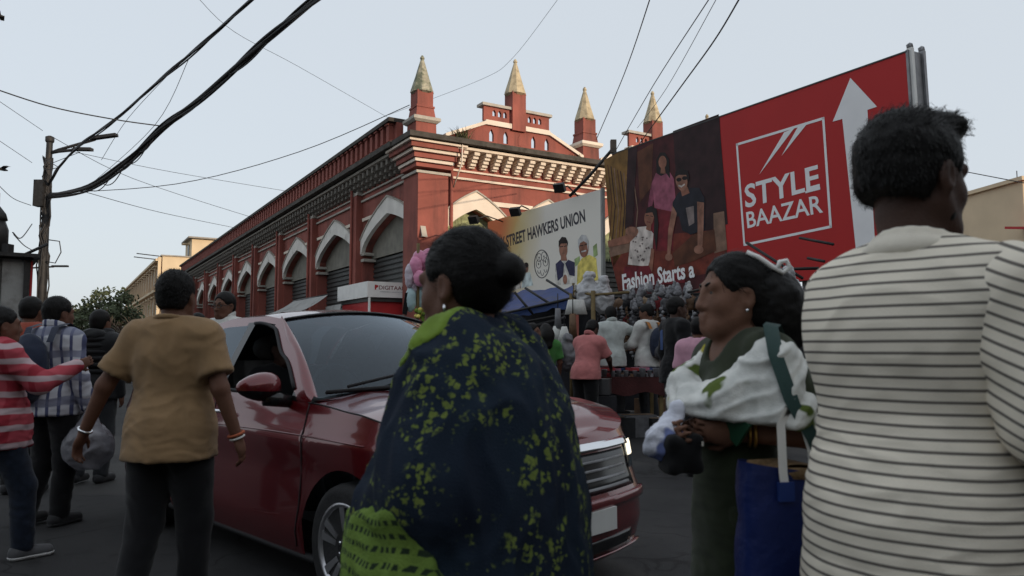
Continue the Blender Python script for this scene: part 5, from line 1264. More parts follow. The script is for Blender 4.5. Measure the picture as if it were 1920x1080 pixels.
    if hair == 'short': Fh.ell(hd((0, -.055, -.02)), (q_(.072), q_(.055), q_(.060)), HR, .02)
    elif hair == 'tuft': Fh.ell(hd((0, -.050, -.01)), (q_(.074), q_(.062), q_(.062)), HR, .02); Fh.ell(hd((0, .045, .105)), (q_(.065), q_(.055), q_(.035)), HR, .02)
    elif hair == 'bun': Fh.ell(hd((0, -.055, -.005)), (q_(.074), q_(.060), q_(.066)), HR, .03)
    else: Fh.ell(hd((0, -.05, -.01)), (q_(.080), q_(.07), q_(.085)), HR, .03)
    face_r = (q_(.070), q_(.10), q_(.110)) if hair not in ('bun', 'pulled') else (q_(.073), q_(.105), q_(.115))
    Fh.ell(hd((0, .098, -.035)), face_r, HR, .012, True)
    for sx in (-1, 1): Fh.ell(hd((sx * .088, .012, -.035)), (q_(.030), q_(.048), q_(.055)), HR, .012, True)
    if hair in ('short', 'tuft'): Fh.cut(hd((0, -.06, -.062 if hair == 'short' else -.045)), HR @ np.array([0, -.25, -1]))
    if hair == 'bun': Fh.ell(hd((0, -.130, .022)), (q_(.038), q_(.035), q_(.038)), HR, .012)
    if hair == 'pulled': Fh.ell(hd((0, -.115, -.02)), (q_(.035), q_(.035), q_(.06)), HR, .02)
    if hair in ('long', 'curly'):
        Fh.cone(hd((0, -.09, .0)), hd((0, -.135, -.20)), q_(.078), q_(.055), .04); Fh.ell(hd((0, -.11, -.06)), (q_(.10), q_(.075), q_(.10)), HR, .04)
    amp = hairamp if hairamp is not None else {'curly': .014, 'tuft': .009}.get(hair, .0035)
    obj('hair', Fh.mesh('hair', lambda V: amp * (perlin(V * (38 if hair != 'curly' else 26), seed + 3) + .6 * perlin(V * 80, seed + 4)), 1), MAT['hair'], root)
    # bottoms
    if bottom:
        bm, kind = bottom[0], bottom[1]; L = A.copy(); L.F[:] = 9
        if kind == 'pants':
            L.ell(J['pelvis'], (r(.158 * g), r(.118 * g), r(.13)), None, .05)
            for s_ in 'RL': L.cone(J['hip' + s_], J['kn' + s_], r(.102 * g), r(.078), .04); L.cone(J['kn' + s_], J['an' + s_] + np.array([0, 0, .01]), r(.076), r(.064), .03)
            L.cut(J['pelvis'] + np.array([0, 0, r(.12)]), (0, 0, 1)); L.cut((0, 0, .05), (0, 0, -1)); obj('trousers', L.mesh('trousers', folds(.007, 6, 6, 11, seed + 20)), MAT[bm], root)
        else:
            L.ell(J['pelvis'], (r(.165 * g), r(.125 * g), r(.16)), None, .06); m = (J['knR'] + J['knL']) / 2; a = (J['anR'] + J['anL']) / 2
            for q in (0, .25, .5, .75, 1): c = J['pelvis'] * (1 - q) + a * q; L.ell(c, (r(.165 * g + .05 * q), r(.125 * g + .065 * q), r(.2)), None, .08)
            L.cut((0, 0, .07), (0, 0, -1)); L.cut(J['pelvis'] + np.array([0, 0, r(.14)]), (0, 0, 1)); obj('skirt', L.mesh('skirt', folds(.012, 11, 11, 1.6, seed + 20)), MAT[bm], root)
    # shoes
    if shoes:
        for s_ in 'RL':
            an = J['an' + s_]; Fs = Fld(an - np.array([.13, .17, .12]), an + np.array([.13, .25, .10]), max(.008, vox * .8)); Fs.cone(an - np.array([0, .035, .04]) * S, an + np.array([.012 * (1 if s_ == 'R' else -1), .14, -.052]) * S, r(.050), r(.042), .02); Fs.cone(an, an - np.array([0, .02, .03]) * S, r(.05), r(.05), .02)
            Fs.cut(an - np.array([0, 0, r(.083)]), (0, 0, -1)); Fs.cut(an + np.array([0, 0, r(.005)]), (0, 0, 1)); so = Fs.copy(); so.off(.006); so.cut(an - np.array([0, 0, r(.058)]), (0, 0, 1)); so.cut(an - np.array([0, 0, r(.084)]), (0, 0, -1)); sh_ = obj('shoe', Fs.mesh('shoe'), MAT[shoes], root)
            if vox < .011: obj('sole', so.mesh('sole'), MAT['shoe_white' if shoes != 'shoe_dark' else 'shoe_dark'], sh_)
    # top
    if top:
        tm, sl, hem, loose, fa = top[:5]; T = A.copy(); T.F[:] = 9; e = loose
        trunk(T, e)
        if hem < .85: T.cone((J['hipR'] + J['hipL']) / 2, (0, 0, hem * S), r(.15 * g) + e, r(.16 * g) + e, .08) if not female else T.ell((J['pelvis'] + np.array([0, 0, hem * S])) / 2, (r(.17 * g) + e, r(.13 * g) + e, r(.92 - hem) * .75), None, .08)
        def slv(F):
            for s_ in 'RL':
                if sl <= 0: continue
                a, b, c = J['sh' + s_], J['el' + s_], J['wr' + s_]; re = .034 if sl < 1.2 else .016
                if sl <= 1:
                    Fs_ = A.copy(); Fs_.F[:] = 9; Fs_.cone(a + (b - a) * .06, a + (b - a) * min(1.3, sl + .25), r(.050) + e * .5, r(.052) + re * .85, .05); Fs_.cut(a + (b - a) * sl, b - a)
                    h_ = np.maximum(.05 - np.abs(F.F - Fs_.F), 0) / .05; F.F = np.minimum(F.F, Fs_.F) - h_ * h_ * .0125
                else: F.cone(a + (b - a) * .05, b, r(.051) + e * .5, r(.048) + re, .05); F.cone(b, b + (c - b) * min(1, sl - 1), r(.048) + re, r(.036) + re * .6, .03)
        if sleeve_mat:
            Tv = A.copy(); Tv.F[:] = 9; slv(Tv); obj('sleeves', Tv.mesh('sleeves', folds(fa, 9, 9, 9, seed + 40)), MAT[sleeve_mat], root)
        else: slv(T)
        T.cut((0, 0, hem * S), (0, 0, -1)); T.ell(J['neck'] + np.array([0, r(.015), r(.055)]), (r(.070), r(.075), r(.060)), B, .01, True)
        if neckcut: T.ell(J['neck'] + np.array([0, r(.050), r(.02)]), (r(.064), r(.095), r(neckcut)), B, .01, True); T.ell(J['neck'] + np.array([0, 0, r(.05)]), (r(.078), r(.08), r(.06)), B, .01, True)
        fa *= .6 if vox > .012 else 1
        f1, f2 = folds(fa, 5, 5, 9, seed + 10), folds(fa * .6, 5, 5, 26, seed + 60, .8); obj('shirt' if hem > .75 else 'long_top', T.mesh('shirt', lambda V: f1(V) + f2(V) * np.clip((1.22 * S - V[:, 2]) * 5, 0, 1)), MAT[tm], root)
        if collar:
            c0 = J['neck'] + np.array([0, r(.005), r(.035)]); Fc = Fld(c0 - .14, c0 + .14, max(.005, vox * .8)); pts = [c0 + (B @ np.array([r(.066) * math.cos(w), r(.068) * math.sin(w) - .002, -r(.020) * math.sin(w)])) for w in [2 * math.pi * k / 14 for k in range(15)]]
            for a, b in zip(pts[:-1], pts[1:]): Fc.cone(a, b, r(.013), r(.013), .012); Fc.cone(a + np.array([0, 0, r(.028)]), b + np.array([0, 0, r(.028)]), r(.010), r(.010), .02)
            obj('collar', Fc.mesh('collar'), MAT[collar], root)
    root['_S'] = S
    return root, J, hd, HR
# child helper in a person's own axes
def fchild(root, name, build, lo, hi, h, m, disp=None, smooth=1):
    F = Fld(lo, hi, h); build(F); return obj(name, F.mesh(name, disp, smooth), MAT[m], root)

def strands(root, n, length, width, flow, lift=.3, seed=1, messy=.35, sel=None):
    h = [c for c in root.children if c.name.startswith('hair') and 'clip' not in c.name][0].data
    V = np.zeros(len(h.vertices) * 3, np.float32); h.vertices.foreach_get('co', V); V = V.reshape(-1, 3).astype(float)
    N = np.zeros(len(h.vertices) * 3, np.float32); h.vertices.foreach_get('normal', N); N = N.reshape(-1, 3).astype(float)
    rs = np.random.RandomState(seed); ids = np.arange(len(V)) if sel is None else np.nonzero(sel(V, N))[0]; I = ids[rs.randint(0, len(ids), n)]
    P, Q = V[I] + rs.normal(size=(n, 3)) * .003, N[I]; f = np.array([flow(p) for p in P]) + rs.normal(size=(n, 3)) * messy
    f -= Q * (f * Q).sum(1)[:, None]; f /= np.maximum(np.linalg.norm(f, axis=1), 1e-6)[:, None]; L = length * rs.uniform(.5, 1.2, n)[:, None]
    s_ = np.cross(f, Q) * width * .5; b = P - Q * .002; m = P + f * L * .5 + Q * (.002 - L * L * 1.1 + L * .5 * lift * rs.uniform(.1, 1, n)[:, None]); t = P + f * L + Q * (-L * L * 4.6 + L * lift * rs.uniform(-.3, 1, n)[:, None])
    vs = np.stack([b - s_, b + s_, m + s_ * .8, m - s_ * .8, t], 1).reshape(-1, 3); me = bpy.data.meshes.new('hair_strands')
    me.from_pydata(vs.tolist(), [], [f_ for i in range(n) for f_ in ((5 * i, 5 * i + 1, 5 * i + 2, 5 * i + 3), (5 * i + 3, 5 * i + 2, 5 * i + 4))]); stuff(obj('hair_strands', me, MAT['hair'], root))
# ---- nearest four
W = lambda px, Y: ((px - 960) / FPX * Y, Y)
# man in the striped knit, seen from behind, his right side cut by the frame
SM, J, hd, HR = person('man in cream striped knit shirt walking away at the right edge', W(1713, 1.50), -46, 1.70, dict(shR=(.168, -.045, 1.325), shL=(-.130, .02, 1.325), elR=(.235, -.05, 1.09), wrR=(.26, .12, .90), elL=(-.10, .15, 1.11), wrL=(-.08, .30, .95), neck=(.01, .0, 1.385), head=(.0, .035, 1.562)), 'skin_dark', 'tuft', ('knit', 0, .72, .030, .006), ('trouser_grey', 'pants'), 'shoe_dark', .007, 1.20, -22, -4, sleeve_mat='knitsleeve', collar=None, seed=3, hairamp=.004, hs=1.07, hip=.80)
MB_ = None
S_ = 1.70 / 1.65
bpy.data.objects.remove([c for c in SM.children if c.name.startswith('sleeves')][0])
def slv(F):
    for s_ in 'RL': F.cone(J['sh' + s_], J['sh' + s_] * .05 + J['el' + s_] * .95, .088, .092, .03)
    F.cut((0, 0, 0), (0, 0, -1))
fchild(SM, 'sleeves', slv, (-.45, -.3, 1.0), (.5, .35, 1.62), .007, 'knitsleeve', folds(.007, 9, 9, 9, 43))
def beard(F):
    F.cone(hd((-.05, .02, -.07)), hd((0, .075, -.098)), .020, .024, .02); F.cone(hd((.05, .02, -.07)), hd((0, .075, -.098)), .020, .024, .02)
def polo(F):
    c0 = J['neck'] + np.array([0, .006, .034])
    for k in range(18):
        w0, w1 = 2 * math.pi * k / 18, 2 * math.pi * (k + 1) / 18; P_ = lambda w, e=0, z=0: c0 + np.array([(.074 + e) * math.cos(w), (.076 + e) * math.sin(w), -.026 * math.sin(w) + z])
        F.cone(P_(w0), P_(w1), .010, .010, .012); F.cone(P_(w0, .018, -.030), P_(w1, .018, -.030), .012, .012, .03)
fchild(SM, 'collar', polo, J['neck'] - .16, J['neck'] + .16, .006, 'collar_cream', folds(.003, 9, 9, 9, 5))
strands(SM, 5200, .022, .0016, lambda p: np.array([.2, -.2, -1.0]) if p[2] < J['head'][2] + .09 else np.array([.5, .9, .2]), .10, 4, .3); strands(SM, 260, .045, .0018, lambda p: np.array([.5, .9, .5]), .55, 9, .5, lambda V, N: V[:, 2] > J['head'][2] + .09)
fchild(SM, 'beard', beard, hd((0, 0, 0)) - .2, hd((0, 0, 0)) + .2, .005, 'hair', lambda V: .003 * perlin(V * 60, 2))

# woman in the navy and lime stole
WS, J, hd, HR = person('woman in navy stole with lime print and lace border, hair in a bun', W(888, 1.72), 62, 1.535, dict(shL=(-.145, -.03, 1.285), shR=(.145, -.03, 1.285), chest=(0, -.01, 1.20), elL=(-.18, .04, 1.08), wrL=(-.10, .16, .92), elR=(.18, .04, 1.08), wrR=(.10, .16, .92), head=(0, .035, 1.508), neck=(0, -.02, 1.38)), 'skin', 'bun', ('darknavy', 0, .80, .0, .003), ('darknavy', 'skirt'), 'shoe_dark', .0065, .98, -5, -4, female=True, seed=7, hairamp=.0025, hs=1.13)
bun_ = hd((0, -.130, .022)); strands(WS, 4200, .05, .0013, lambda p: (bun_ - p) / np.linalg.norm(bun_ - p), .02, 5, .07, lambda V, N: np.linalg.norm(V - bun_, axis=1) > .05); strands(WS, 160, .03, .0011, lambda p: np.cross(p - bun_, np.array([.3, .9, .2])), .3, 6, .4)
k_ = 1.535 / 1.65
def stole(F):
    c = lambda x, y, z, rx, ry, rz: F.ell((x, y, z), (rx, ry, rz), None, .07)
    c(0, -.02, 1.20, .200, .125, .10); c(0, -.03, 1.08, .250, .185, .17); c(.0, -.02, .93, .275, .235, .19); c(-.01, -.01, .77, .29, .265, .22); c(0, -.02, .58, .29, .27, .24); c(0, -.02, .38, .29, .27, .24)
    F.cone((-.12, -.02, 1.22), (-.21, -.03, .98), .085, .10, .06); F.cone((-.21, -.03, .98), (-.18, .07, .88), .10, .09, .06); F.cone((.12, -.02, 1.22), (.21, -.0, .98), .085, .105, .06)
    F.cone((-.09, -.02, 1.280), (.09, -.02, 1.280), .050, .050, .05)
    F.ell((0, .045, 1.335), (.076, .095, .095), None, .015, True); F.cut((0, 0, .22), (0, 0, -1))
def stole_disp(V):
    f = folds(.017, 12, 12, 1.9, 77, .35, .5)(V); return f + .007 * perlin(V * np.array([18, 18, 7]), 5)
ST = Fld((-.55, -.45, .15), (.55, .55, 1.42), .0075); stole(ST)
obj('stole', ST.mesh('stole', stole_disp), MAT['stole'], WS)
# lime edge running round the neck and down the chest
LE = ST.copy(); LE.off(.006); Z_ = LE.ax[2][None, None, :]; Y_ = LE.ax[1][None, :, None]; X_ = LE.ax[0][:, None, None]
d1 = np.abs((Z_ - 1.275) + .75 * (Y_ - .02) + .10 * (X_ + .07)) * .75 - .026
LE.F = np.maximum(LE.F, np.maximum(d1, np.maximum(-.03 - Y_, X_ - .05)).astype(np.float32)); obj('stole_edge', LE.mesh('stole_edge', stole_disp), MAT['lime'], WS)
# deep lace border over the forearm
LB = ST.copy(); LB.ell((-.19, .0, .79), (.13, .12, .11), None, .06); LB.ell((-.17, .02, .60), (.14, .12, .22), None, .06); LB.off(.008)
w1 = (Z_ - .985) + .35 * (Y_ - .05) - .25 * (X_ + .1); w2 = -.11 - Y_ + .6 * (X_ + .25) + .12 * np.maximum(Z_ - .80, 0) / .15
LB.F = np.maximum(LB.F, np.maximum(np.maximum(w1, w2), .30 - Z_).astype(np.float32)); obj('lace_border', LB.mesh('lace_border', lambda V: folds(.014, 14, 14, 6, 31, .6)(V)), MAT['lace'], WS)
MB().tube([hd((-.082, -.012, -.045)), hd((-.083, -.012, -.060))], .004, 6).build('earring', MAT['chrome'], WS)

# woman in the green kurta with the white dupatta
KF = 103
WK, J, hd, HR = person('woman in olive kurta and white floral dupatta holding a phone', W(1383, 2.06), KF, 1.505, dict(elL=(-.23, -.10, 1.14), wrL=(-.145, .085, 1.14), elR=(.22, .0, 1.12), wrR=(.0, .19, 1.13), palmL=(.6, -.6, .3), palmR=(-.6, -.6, .3), shL=(-.17, -.01, 1.35)), 'skin_light', 'curly', ('olive', .7, .40, .010, .005), ('olive', 'pants'), 'shoe_dark', .006, 1.0, -4, 2, neckcut=.11, female=True, curl=(.6, .5), seed=11, hairamp=.006, hs=1.04)
fchild(WK, 'hair_mass', lambda F: (F.ell(hd((0, -.10, -.01)), (.10, .085, .11), HR, .05), F.ell(hd((-.02, -.15, -.06)), (.085, .07, .10), HR, .05), F.ell(hd((0, .06, -.05)), (.11, .085, .13), HR, .01, True)), hd((0, -.1, 0)) - .28, hd((0, -.1, 0)) + .25, .007, 'hair', lambda V: .010 * perlin(V * 24, 5) + .005 * perlin(V * 60, 6))
strands(WK, 3800, .055, .0013, lambda p: np.array([0, -.8, -.45]), .12, 8, .25)
sc = 1.50 / 1.65
def dup(F):
    pts = [(.10, .02, 1.345), (.08, .12, 1.27), (-.03, .17, 1.20), (-.13, .12, 1.235), (-.17, .0, 1.33), (-.14, -.09, 1.30)]
    pts = [np.array(p) * sc for p in pts]
    for a, b in zip(pts[:-1], pts[1:]): F.cone(a, b, .046, .046, .03)
    q = [np.array(p) * sc for p in ((-.18, .0, 1.33), (-.22, -.01, 1.18), (-.24, .02, 1.09))]
    F.cone(q[0], q[1], .070, .074, .04); F.cone(q[1], q[2], .074, .078, .04)
    F.ell(np.array((-.03, .110, 1.14)) * sc, (.125, .062, .10), None, .05); F.ell(np.array((-.10, .04, 1.18)) * sc, (.12, .115, .11), None, .05); F.ell(np.array((.05, .145, 1.21)) * sc, (.06, .045, .08), None, .04)
    F.ell(np.array((0, -.0, 1.43)) * sc, (.075, .075, .10), None, .02, True); F.ell(np.array((.0, .10, 1.36)) * sc, (.055, .085, .075), None, .02, True); F.cut(np.array((0, 0, 1.175)) * sc, (0, .10, -1))
fchild(WK, 'dupatta', dup, (-.42, -.3, .88), (.35, .35, 1.36), .006, 'dupatta', lambda V: folds(.013, 6, 6, 28, 23, .30)(V + np.stack([0 * V[:, 0], 0 * V[:, 0], .55 * V[:, 1] - .3 * V[:, 0]], 1)) + .004 * perlin(V * 45, 9))
def collar_(F):
    c0 = np.array((0, .005, 1.385)) * sc
    for k in range(4, 17):
        w0, w1 = 2 * math.pi * k / 20, 2 * math.pi * (k + 1) / 20; P_ = lambda w, e=0, z=0: c0 + np.array([(.072 + e) * math.cos(w + 1.57), (.074 + e) * math.sin(w + 1.57), -.045 * math.sin(w + 1.57) + z]); F.cone(P_(w0), P_(w1), .009, .009, .01); F.cone(P_(w0, .014, -.02), P_(w1, .014, -.02), .009, .009, .02)
fchild(WK, 'collar', collar_, (-.14, -.14, 1.10), (.14, .16, 1.36), .006, 'olive')
def clip(): return [hd((-.055 + .0 * t, -.055 - .03 * t, .118 - .05 * t)) for t in (0, .5, 1, 1.4)]
MB().tube([hd((-.045, -.02, .128)), hd((-.062, -.05, .112)), hd((-.075, -.085, .085)), hd((-.078, -.115, .07)), hd((-.082, -.135, .085)), hd((-.08, -.125, .105)), hd((-.078, -.105, .10)), hd((-.078, -.10, .082))], .007, 8).build('hair_clip', MAT['white'], WK)
MB().add([Vector(hd((-.088, -.002, -.044))) + v for v in icosphere(.006, 1)[0]], icosphere(.006, 1)[1], True).build('earring', MAT['chrome'], WK)
wl2 = J['wrL']; dl = (J['wrL'] - J['elL']); dl = dl / np.linalg.norm(dl)
def ringtube(c, ax, rad, th, n=20):
    a = Vector(ax).orthogonal().normalized(); b = Vector(ax).normalized().cross(a); return [Vector(c) + (a * math.cos(2 * math.pi * k / n) + b * math.sin(2 * math.pi * k / n)) * rad for k in range(n + 1)]
MAT['gold'] = mat('gold', (.55, .33, .09), .3, .05, 9, metal=.9)
MB().tube(ringtube(wl2 - dl * .035, dl, .034, .004), .0045, 6).build('bangle', MAT['gold'], WK); MB().tube(ringtube(wl2 - dl * .022, dl, .033, .004), .0035, 6).build('bangle', MAT['gold'], WK)
# shoulder strap on her near side
SP = [Vector(p) * sc for p in ((-.10, -.08, 1.40), (-.14, -.03, 1.455), (-.195, .015, 1.445), (-.25, .035, 1.36), (-.295, .02, 1.24), (-.315, -.03, 1.14), (-.29, -.09, 1.03))]
MB().grid([[p + Vector((-.006, d, d * .15)) for d in (-.022, -.008, .008, .022)] for p in SP]).build('bag_strap', MAT['strap_teal'], WK)
def world(root, p): return Matrix.Translation(root.location) @ Matrix.Rotation(root.rotation_euler.z, 4, 'Z') @ Vector(p)
# things she holds: top-level
MAT['phonegreen'] = mat('phone_cover', (.022, .085, .045), .5, .1, 10)
hm = (Vector(J['wrL']) + Vector(J['wrR'])) / 2
ph = thing('phone', 'dark green phone case held in the hands of the woman in olive', 'phone', world(WK, (-.135, .115, 1.035)), math.radians(KF))
MB().box((0, 0, .05), (.085, .012, .135), Matrix.Rotation(.75, 3, 'Y') @ Matrix.Rotation(-.35, 3, 'X')).build('cover', MAT['phonegreen'], ph)
MB().box((.012, .009, .062), (.026, .004, .026), Matrix.Rotation(.75, 3, 'Y') @ Matrix.Rotation(-.35, 3, 'X')).build('camera_plate', MAT['gloss'], ph)
wa = thing('wallet', 'black clutch bag under the hands of the woman in olive', 'bag', world(WK, (-.075, .215, .985)), math.radians(KF))
wm = Fld((-.15, -.12, -.12), (.15, .12, .12), .007)
for zz in (-.035, .035):
    wm.cone((-.03, -.035, zz), (.03, -.035, zz), .014, .014, .02); wm.cone((-.03, .035, zz), (.03, .035, zz), .014, .014, .02)
wm.ell((0, 0, 0), (.045, .050, .048), None, .03); obj('pouch', wm.mesh('pouch', folds(.003, 9, 9, 9, 2)), MAT['blackcloth'], wa)
MB().box((.0, -.036, .03), (.10, .006, .012)).build('clasp', MAT['chrome'], wa)
pb = thing('plastic_bag', 'small white and blue plastic bag dangling in front of the woman in olive', 'bag', world(WK, (-.05, .240, 1.05)), math.radians(KF))
MAT['plasticwhite'] = NG('printed_plastic', .35); g_ = MAT['plasticwhite']; MAT['plasticwhite'] = g_.done(g_.mix(g_.step(g_.noise(14, 2), .52, .58), (.72, .74, .84), (.16, .20, .42)), .4, 60)
wm = Fld((-.12, -.1, -.16), (.12, .1, .14), .008); wm.cone((0, -.03, .05), (.0, .01, -.04), .014, .034, .02); wm.ell((0, .015, -.045), (.022, .042, .040), None, .03); obj('sack', wm.mesh('sack', folds(.013, 22, 22, 16, 4, .6, .7)), MAT['plasticwhite'], pb)
# the blue tote hung on her arm
MAT['toteblue'] = mat('blue_tote', (.010, .022, .115), .45, .25, 5, .2, 40, spec=.4)
MAT['jute'] = mat('jute', (.22, .14, .07), .95, .3, 60, .4, 200)
tx, ty = W(1478, 1.84)
tt = thing('tote_bag', 'large blue woven tote with white handles and jute rim', 'bag', (tx, ty, .445), math.radians(8))
NT, RT = 28, 16; tg = []
for q in range(RT + 1):
    v = q / RT; hw = .160 - .030 * v; hd_ = .062 * (1 - .25 * v); row = []
    for k in range(NT):
        w = 2 * math.pi * k / NT; cx, sy = math.cos(w), math.sin(w); px_, py_ = math.copysign(abs(cx) ** .38, cx), math.copysign(abs(sy) ** .55, sy)
        row.append(np.array([hw * px_, hd_ * py_, .52 * v - .02 * px_ * v]))
    tg.append(row)
TV_ = np.array(tg).reshape(-1, 3); nn = TV_ * np.array([.4, 1, 0]); nn /= np.maximum(np.linalg.norm(nn, axis=1), 1e-6)[:, None]; TV_ = TV_ + nn * (folds(.010, 7, 7, 7, 51, .7)(TV_))[:, None]
tm = MB().grid([[Vector(TV_[q * NT + k]) for k in range(NT)] for q in range(RT + 1)], closed=True); tm.add([Vector(TV_[k]) for k in range(NT)], [list(range(NT))]); tm.build('sack', MAT['toteblue'], tt)
MB().tube([(-.115, -.02, .512), (.0, -.045, .512), (.10, -.02, .497), (.09, .03, .50), (0, .05, .52), (-.10, .03, .52)], .016, 6).build('rim', MAT['jute'], tt)
MB().grid([[Vector((-.10 + .20 * i / 8, -.04 + .08 * j, .512 + .028 * math.sin(math.pi * i / 8) - .012 * i / 8)) for j in (0, 1)] for i in range(9)]).build('paper_inside', MAT['jute'], tt)
for x0, x1, y in ((-.055, .015, -.052), (.03, .065, -.035)):
    pts = [Vector((x0 - .0, y - .012, .485)), Vector((x0 - .002, y - .008, .52)), Vector((x0 + .0, y + .0, .63)), Vector((x0 + .025, y + .005, .675)), Vector((x0 + .05, y, .655)), Vector((x1 + .02, y - .004, .52)), Vector((x1 + .030, y - .010, .485))]
    MB().grid([[p + Vector((dx, 0, 0)) for dx in (-.011, .011)] for p in pts]).build('handle', MAT['white'], tt)
for x0 in (-.052, .052): MB().box((x0, -.062, .475), (.04, .008, .045)).build('handle_patch', mat('patch_blue', (.02, .05, .22), .5), tt)

# man in the mustard tee
YM, J, hd, HR = person('man in mustard tee shirt walking away beside the red car', W(328, 3.45), -4, 1.60, dict(elL=(-.30, -.06, 1.11), wrL=(-.40, -.05, .89), elR=(.26, -.05, 1.10), wrR=(.325, .0, .87), knL=(-.10, -.02, .47), anL=(-.10, -.16, .12), knR=(.10, .06, .48), anR=(.10, .05, .085)), 'skin', 'short', ('mustard', .74, .775, .024, .0075), ('charcoal', 'pants'), 'shoe_dark', .0085, 1.14, 2, 0, hip=.90, seed=15, curl=(.5, .5), collar=None)
def rib(F):
    c0 = J['neck'] + np.array([0, .0, .018])
    for k in range(16):
        w0, w1 = 2 * math.pi * k / 16, 2 * math.pi * (k + 1) / 16; P_ = lambda w: c0 + np.array([.071 * math.cos(w), .071 * math.sin(w), -.020 * math.sin(w)]); F.cone(P_(w0), P_(w1), .012, .012, .01)
fchild(YM, 'neck_band', rib, J['neck'] - .13, J['neck'] + .13, .007, 'mustard')
MB().tube(ringtube(J['wrR'] - (J['wrR'] - J['elR']) * .05, J['wrR'] - J['elR'], .034, .005), .007, 6).build('wrist_thread', mat('red_thread', (.35, .09, .04), .8), YM)
MB().tube(ringtube(J['wrR'] + (J['wrR'] - J['elR']) * .02, J['wrR'] - J['elR'], .031, .005), .005, 6).build('wrist_thread', MAT['white'], YM)
MB().tube(ringtube(J['wrL'] - (J['wrL'] - J['elL']) * .05, J['wrL'] - J['elL'], .029, .005), .006, 6).build('watch', MAT['chrome'], YM)

SHORT = lambda n, L, seed: strands(LAST[0], n, L, .0017, lambda p: np.array([0, -.25, -1.0]), .25, seed, .35)
LAST = [YM]; SHORT(3200, .016, 3)
# ---- left group
RW, J, hd, HR = person('woman in red and white check shirt at the left edge, arm reaching forward', W(2, 4.4), -38, 1.48, dict(elR=(.25, .16, 1.16), wrR=(.20, .40, 1.26), knL=(-.10, -.02, .46), anL=(-.10, -.22, .13), knR=(.10, .14, .49), anR=(.10, .16, .085)), 'skin', 'long', ('plaid_red', 2, .74, .030, .012), ('denim', 'pants'), 'shoe_grey', .009, 1.08, -6, 0, seed=19, hairamp=.006)
PM, J, hd, HR = person('man in blue and white plaid shirt with navy backpack, walking away', W(108, 5.3), -16, 1.595, dict(knR=(.10, .03, .48), anR=(.10, .0, .085), knL=(-.09, .02, .47), anL=(-.09, -.10, .10), elR=(.23, -.02, 1.09), wrR=(.255, .06, .86)), 'skin', 'short', ('plaid_blue', 2, .80, .028, .009), ('blackcloth', 'pants'), 'shoe_dark', .010, 1.0, -12, 0, seed=23, collar='plaid_blue')
LAST[0] = PM; SHORT(1600, .020, 5)
bk = thing('backpack', 'navy backpack on the back of the man in plaid', 'backpack', PM.location, PM.rotation_euler.z)
def pack(F):
    F.ell((-.02, -.20, 1.10), (.15, .095, .24), None, .03); F.ell((-.02, -.24, 1.0), (.125, .08, .13), None, .03)
fchild(bk, 'pack', pack, (-.3, -.45, .7), (.3, .05, 1.45), .011, 'bag_navy', folds(.008, 8, 8, 8, 3))
for sx in (-1, 1): MB().grid([[Vector((sx * (.115 + dx), y, z)) for dx in (-.03, .03)] for y, z in ((-.16, 1.28), (-.12, 1.385), (-.02, 1.415), (.09, 1.36), (.13, 1.22), (.11, 1.02))]).build('strap', MAT['bag_navy'], bk)
w_ = world(PM, J['wrR'])
cb = thing('carrier_bag', 'smoky clear plastic carrier bag hanging from the hand of the man in plaid', 'bag', (w_.x + .04, w_.y - .04, .40), .2)
MAT['clearplastic'] = mat('smoky_plastic', (.30, .30, .33), .25, .2, 8, .4, 40, spec=.5)
m_ = MAT['clearplastic']; nt_ = m_.node_tree; tr_ = nt_.nodes.new('ShaderNodeBsdfTransparent'); tr_.inputs[0].default_value = (.75, .75, .78, 1); mx_ = nt_.nodes.new('ShaderNodeMixShader'); mx_.inputs[0].default_value = .62
nt_.links.new(tr_.outputs[0], mx_.inputs[1]); nt_.links.new(nt_.nodes['Principled BSDF'].outputs[0], mx_.inputs[2]); nt_.links.new(mx_.outputs[0], nt_.nodes['Material Output'].inputs[0])
def cbag(F): F.ell((0, 0, .14), (.16, .11, .15), None, .05); F.cone((0, 0, .2), (-.0, 0, .42), .11, .02, .05); F.cut((0, 0, .0), (0, 0, -1))
fchild(cb, 'sack', cbag, (-.25, -.2, -.05), (.25, .2, .5), .011, 'clearplastic', folds(.018, 10, 10, 7, 9))
vs, fs = icosphere(1, 2); MB().add([Vector((.03 + .08 * v.x, .05 * v.y, .12 + .07 * v.z)) for v in vs], fs, True).build('parcel', MAT['blackcloth'], cb); MB().add([Vector((.05 + .05 * v.x, -.04 + .05 * v.y, .22 + .05 * v.z)) for v in vs], fs, True).build('parcel', MAT['white'], cb)
person('man in faded orange shirt, head showing between the check shirt and plaid shirt', W(58, 6.4), -2, 1.665, {}, 'skin', 'short', ('orange', .8, .78, .03, .008), ('blackcloth', 'pants'), 'shoe_dark', .013, 1.05, 0, 0, seed=29)
PJ, J, hd, HR = person('man in black puffer jacket walking away left of the mustard tee', W(188, 6.9), -6, 1.575, dict(anL=(-.09, -.12, .10)), 'skin', 'short', ('puffer', 2, .80, .045, .004), ('greytrouser', 'pants'), 'shoe_dark', .013, 1.08, 0, 0, seed=31)
for k in range(9):
    z = .88 + .062 * k; a = .178 + .02 * math.sin(math.pi * (k + 1) / 9); b = .142 + .012 * math.sin(math.pi * (k + 1) / 9)
    MB().tube([(a * math.cos(w), b * math.sin(w), z * 1.575 / 1.65) for w in [2 * math.pi * i / 18 for i in range(19)]], .022, 6).build('quilt_roll', MAT['puffer'], PJ)
fchild(PJ, 'hood', lambda F: (F.ell((0, -.09, 1.35), (.12, .07, .06), None, .03), F.cone((-.09, .0, 1.36), (.09, .0, 1.36), .055, .055, .03)), (-.25, -.25, 1.2), (.25, .2, 1.5), .013, 'puffer', folds(.008, 9, 9, 9, 2))
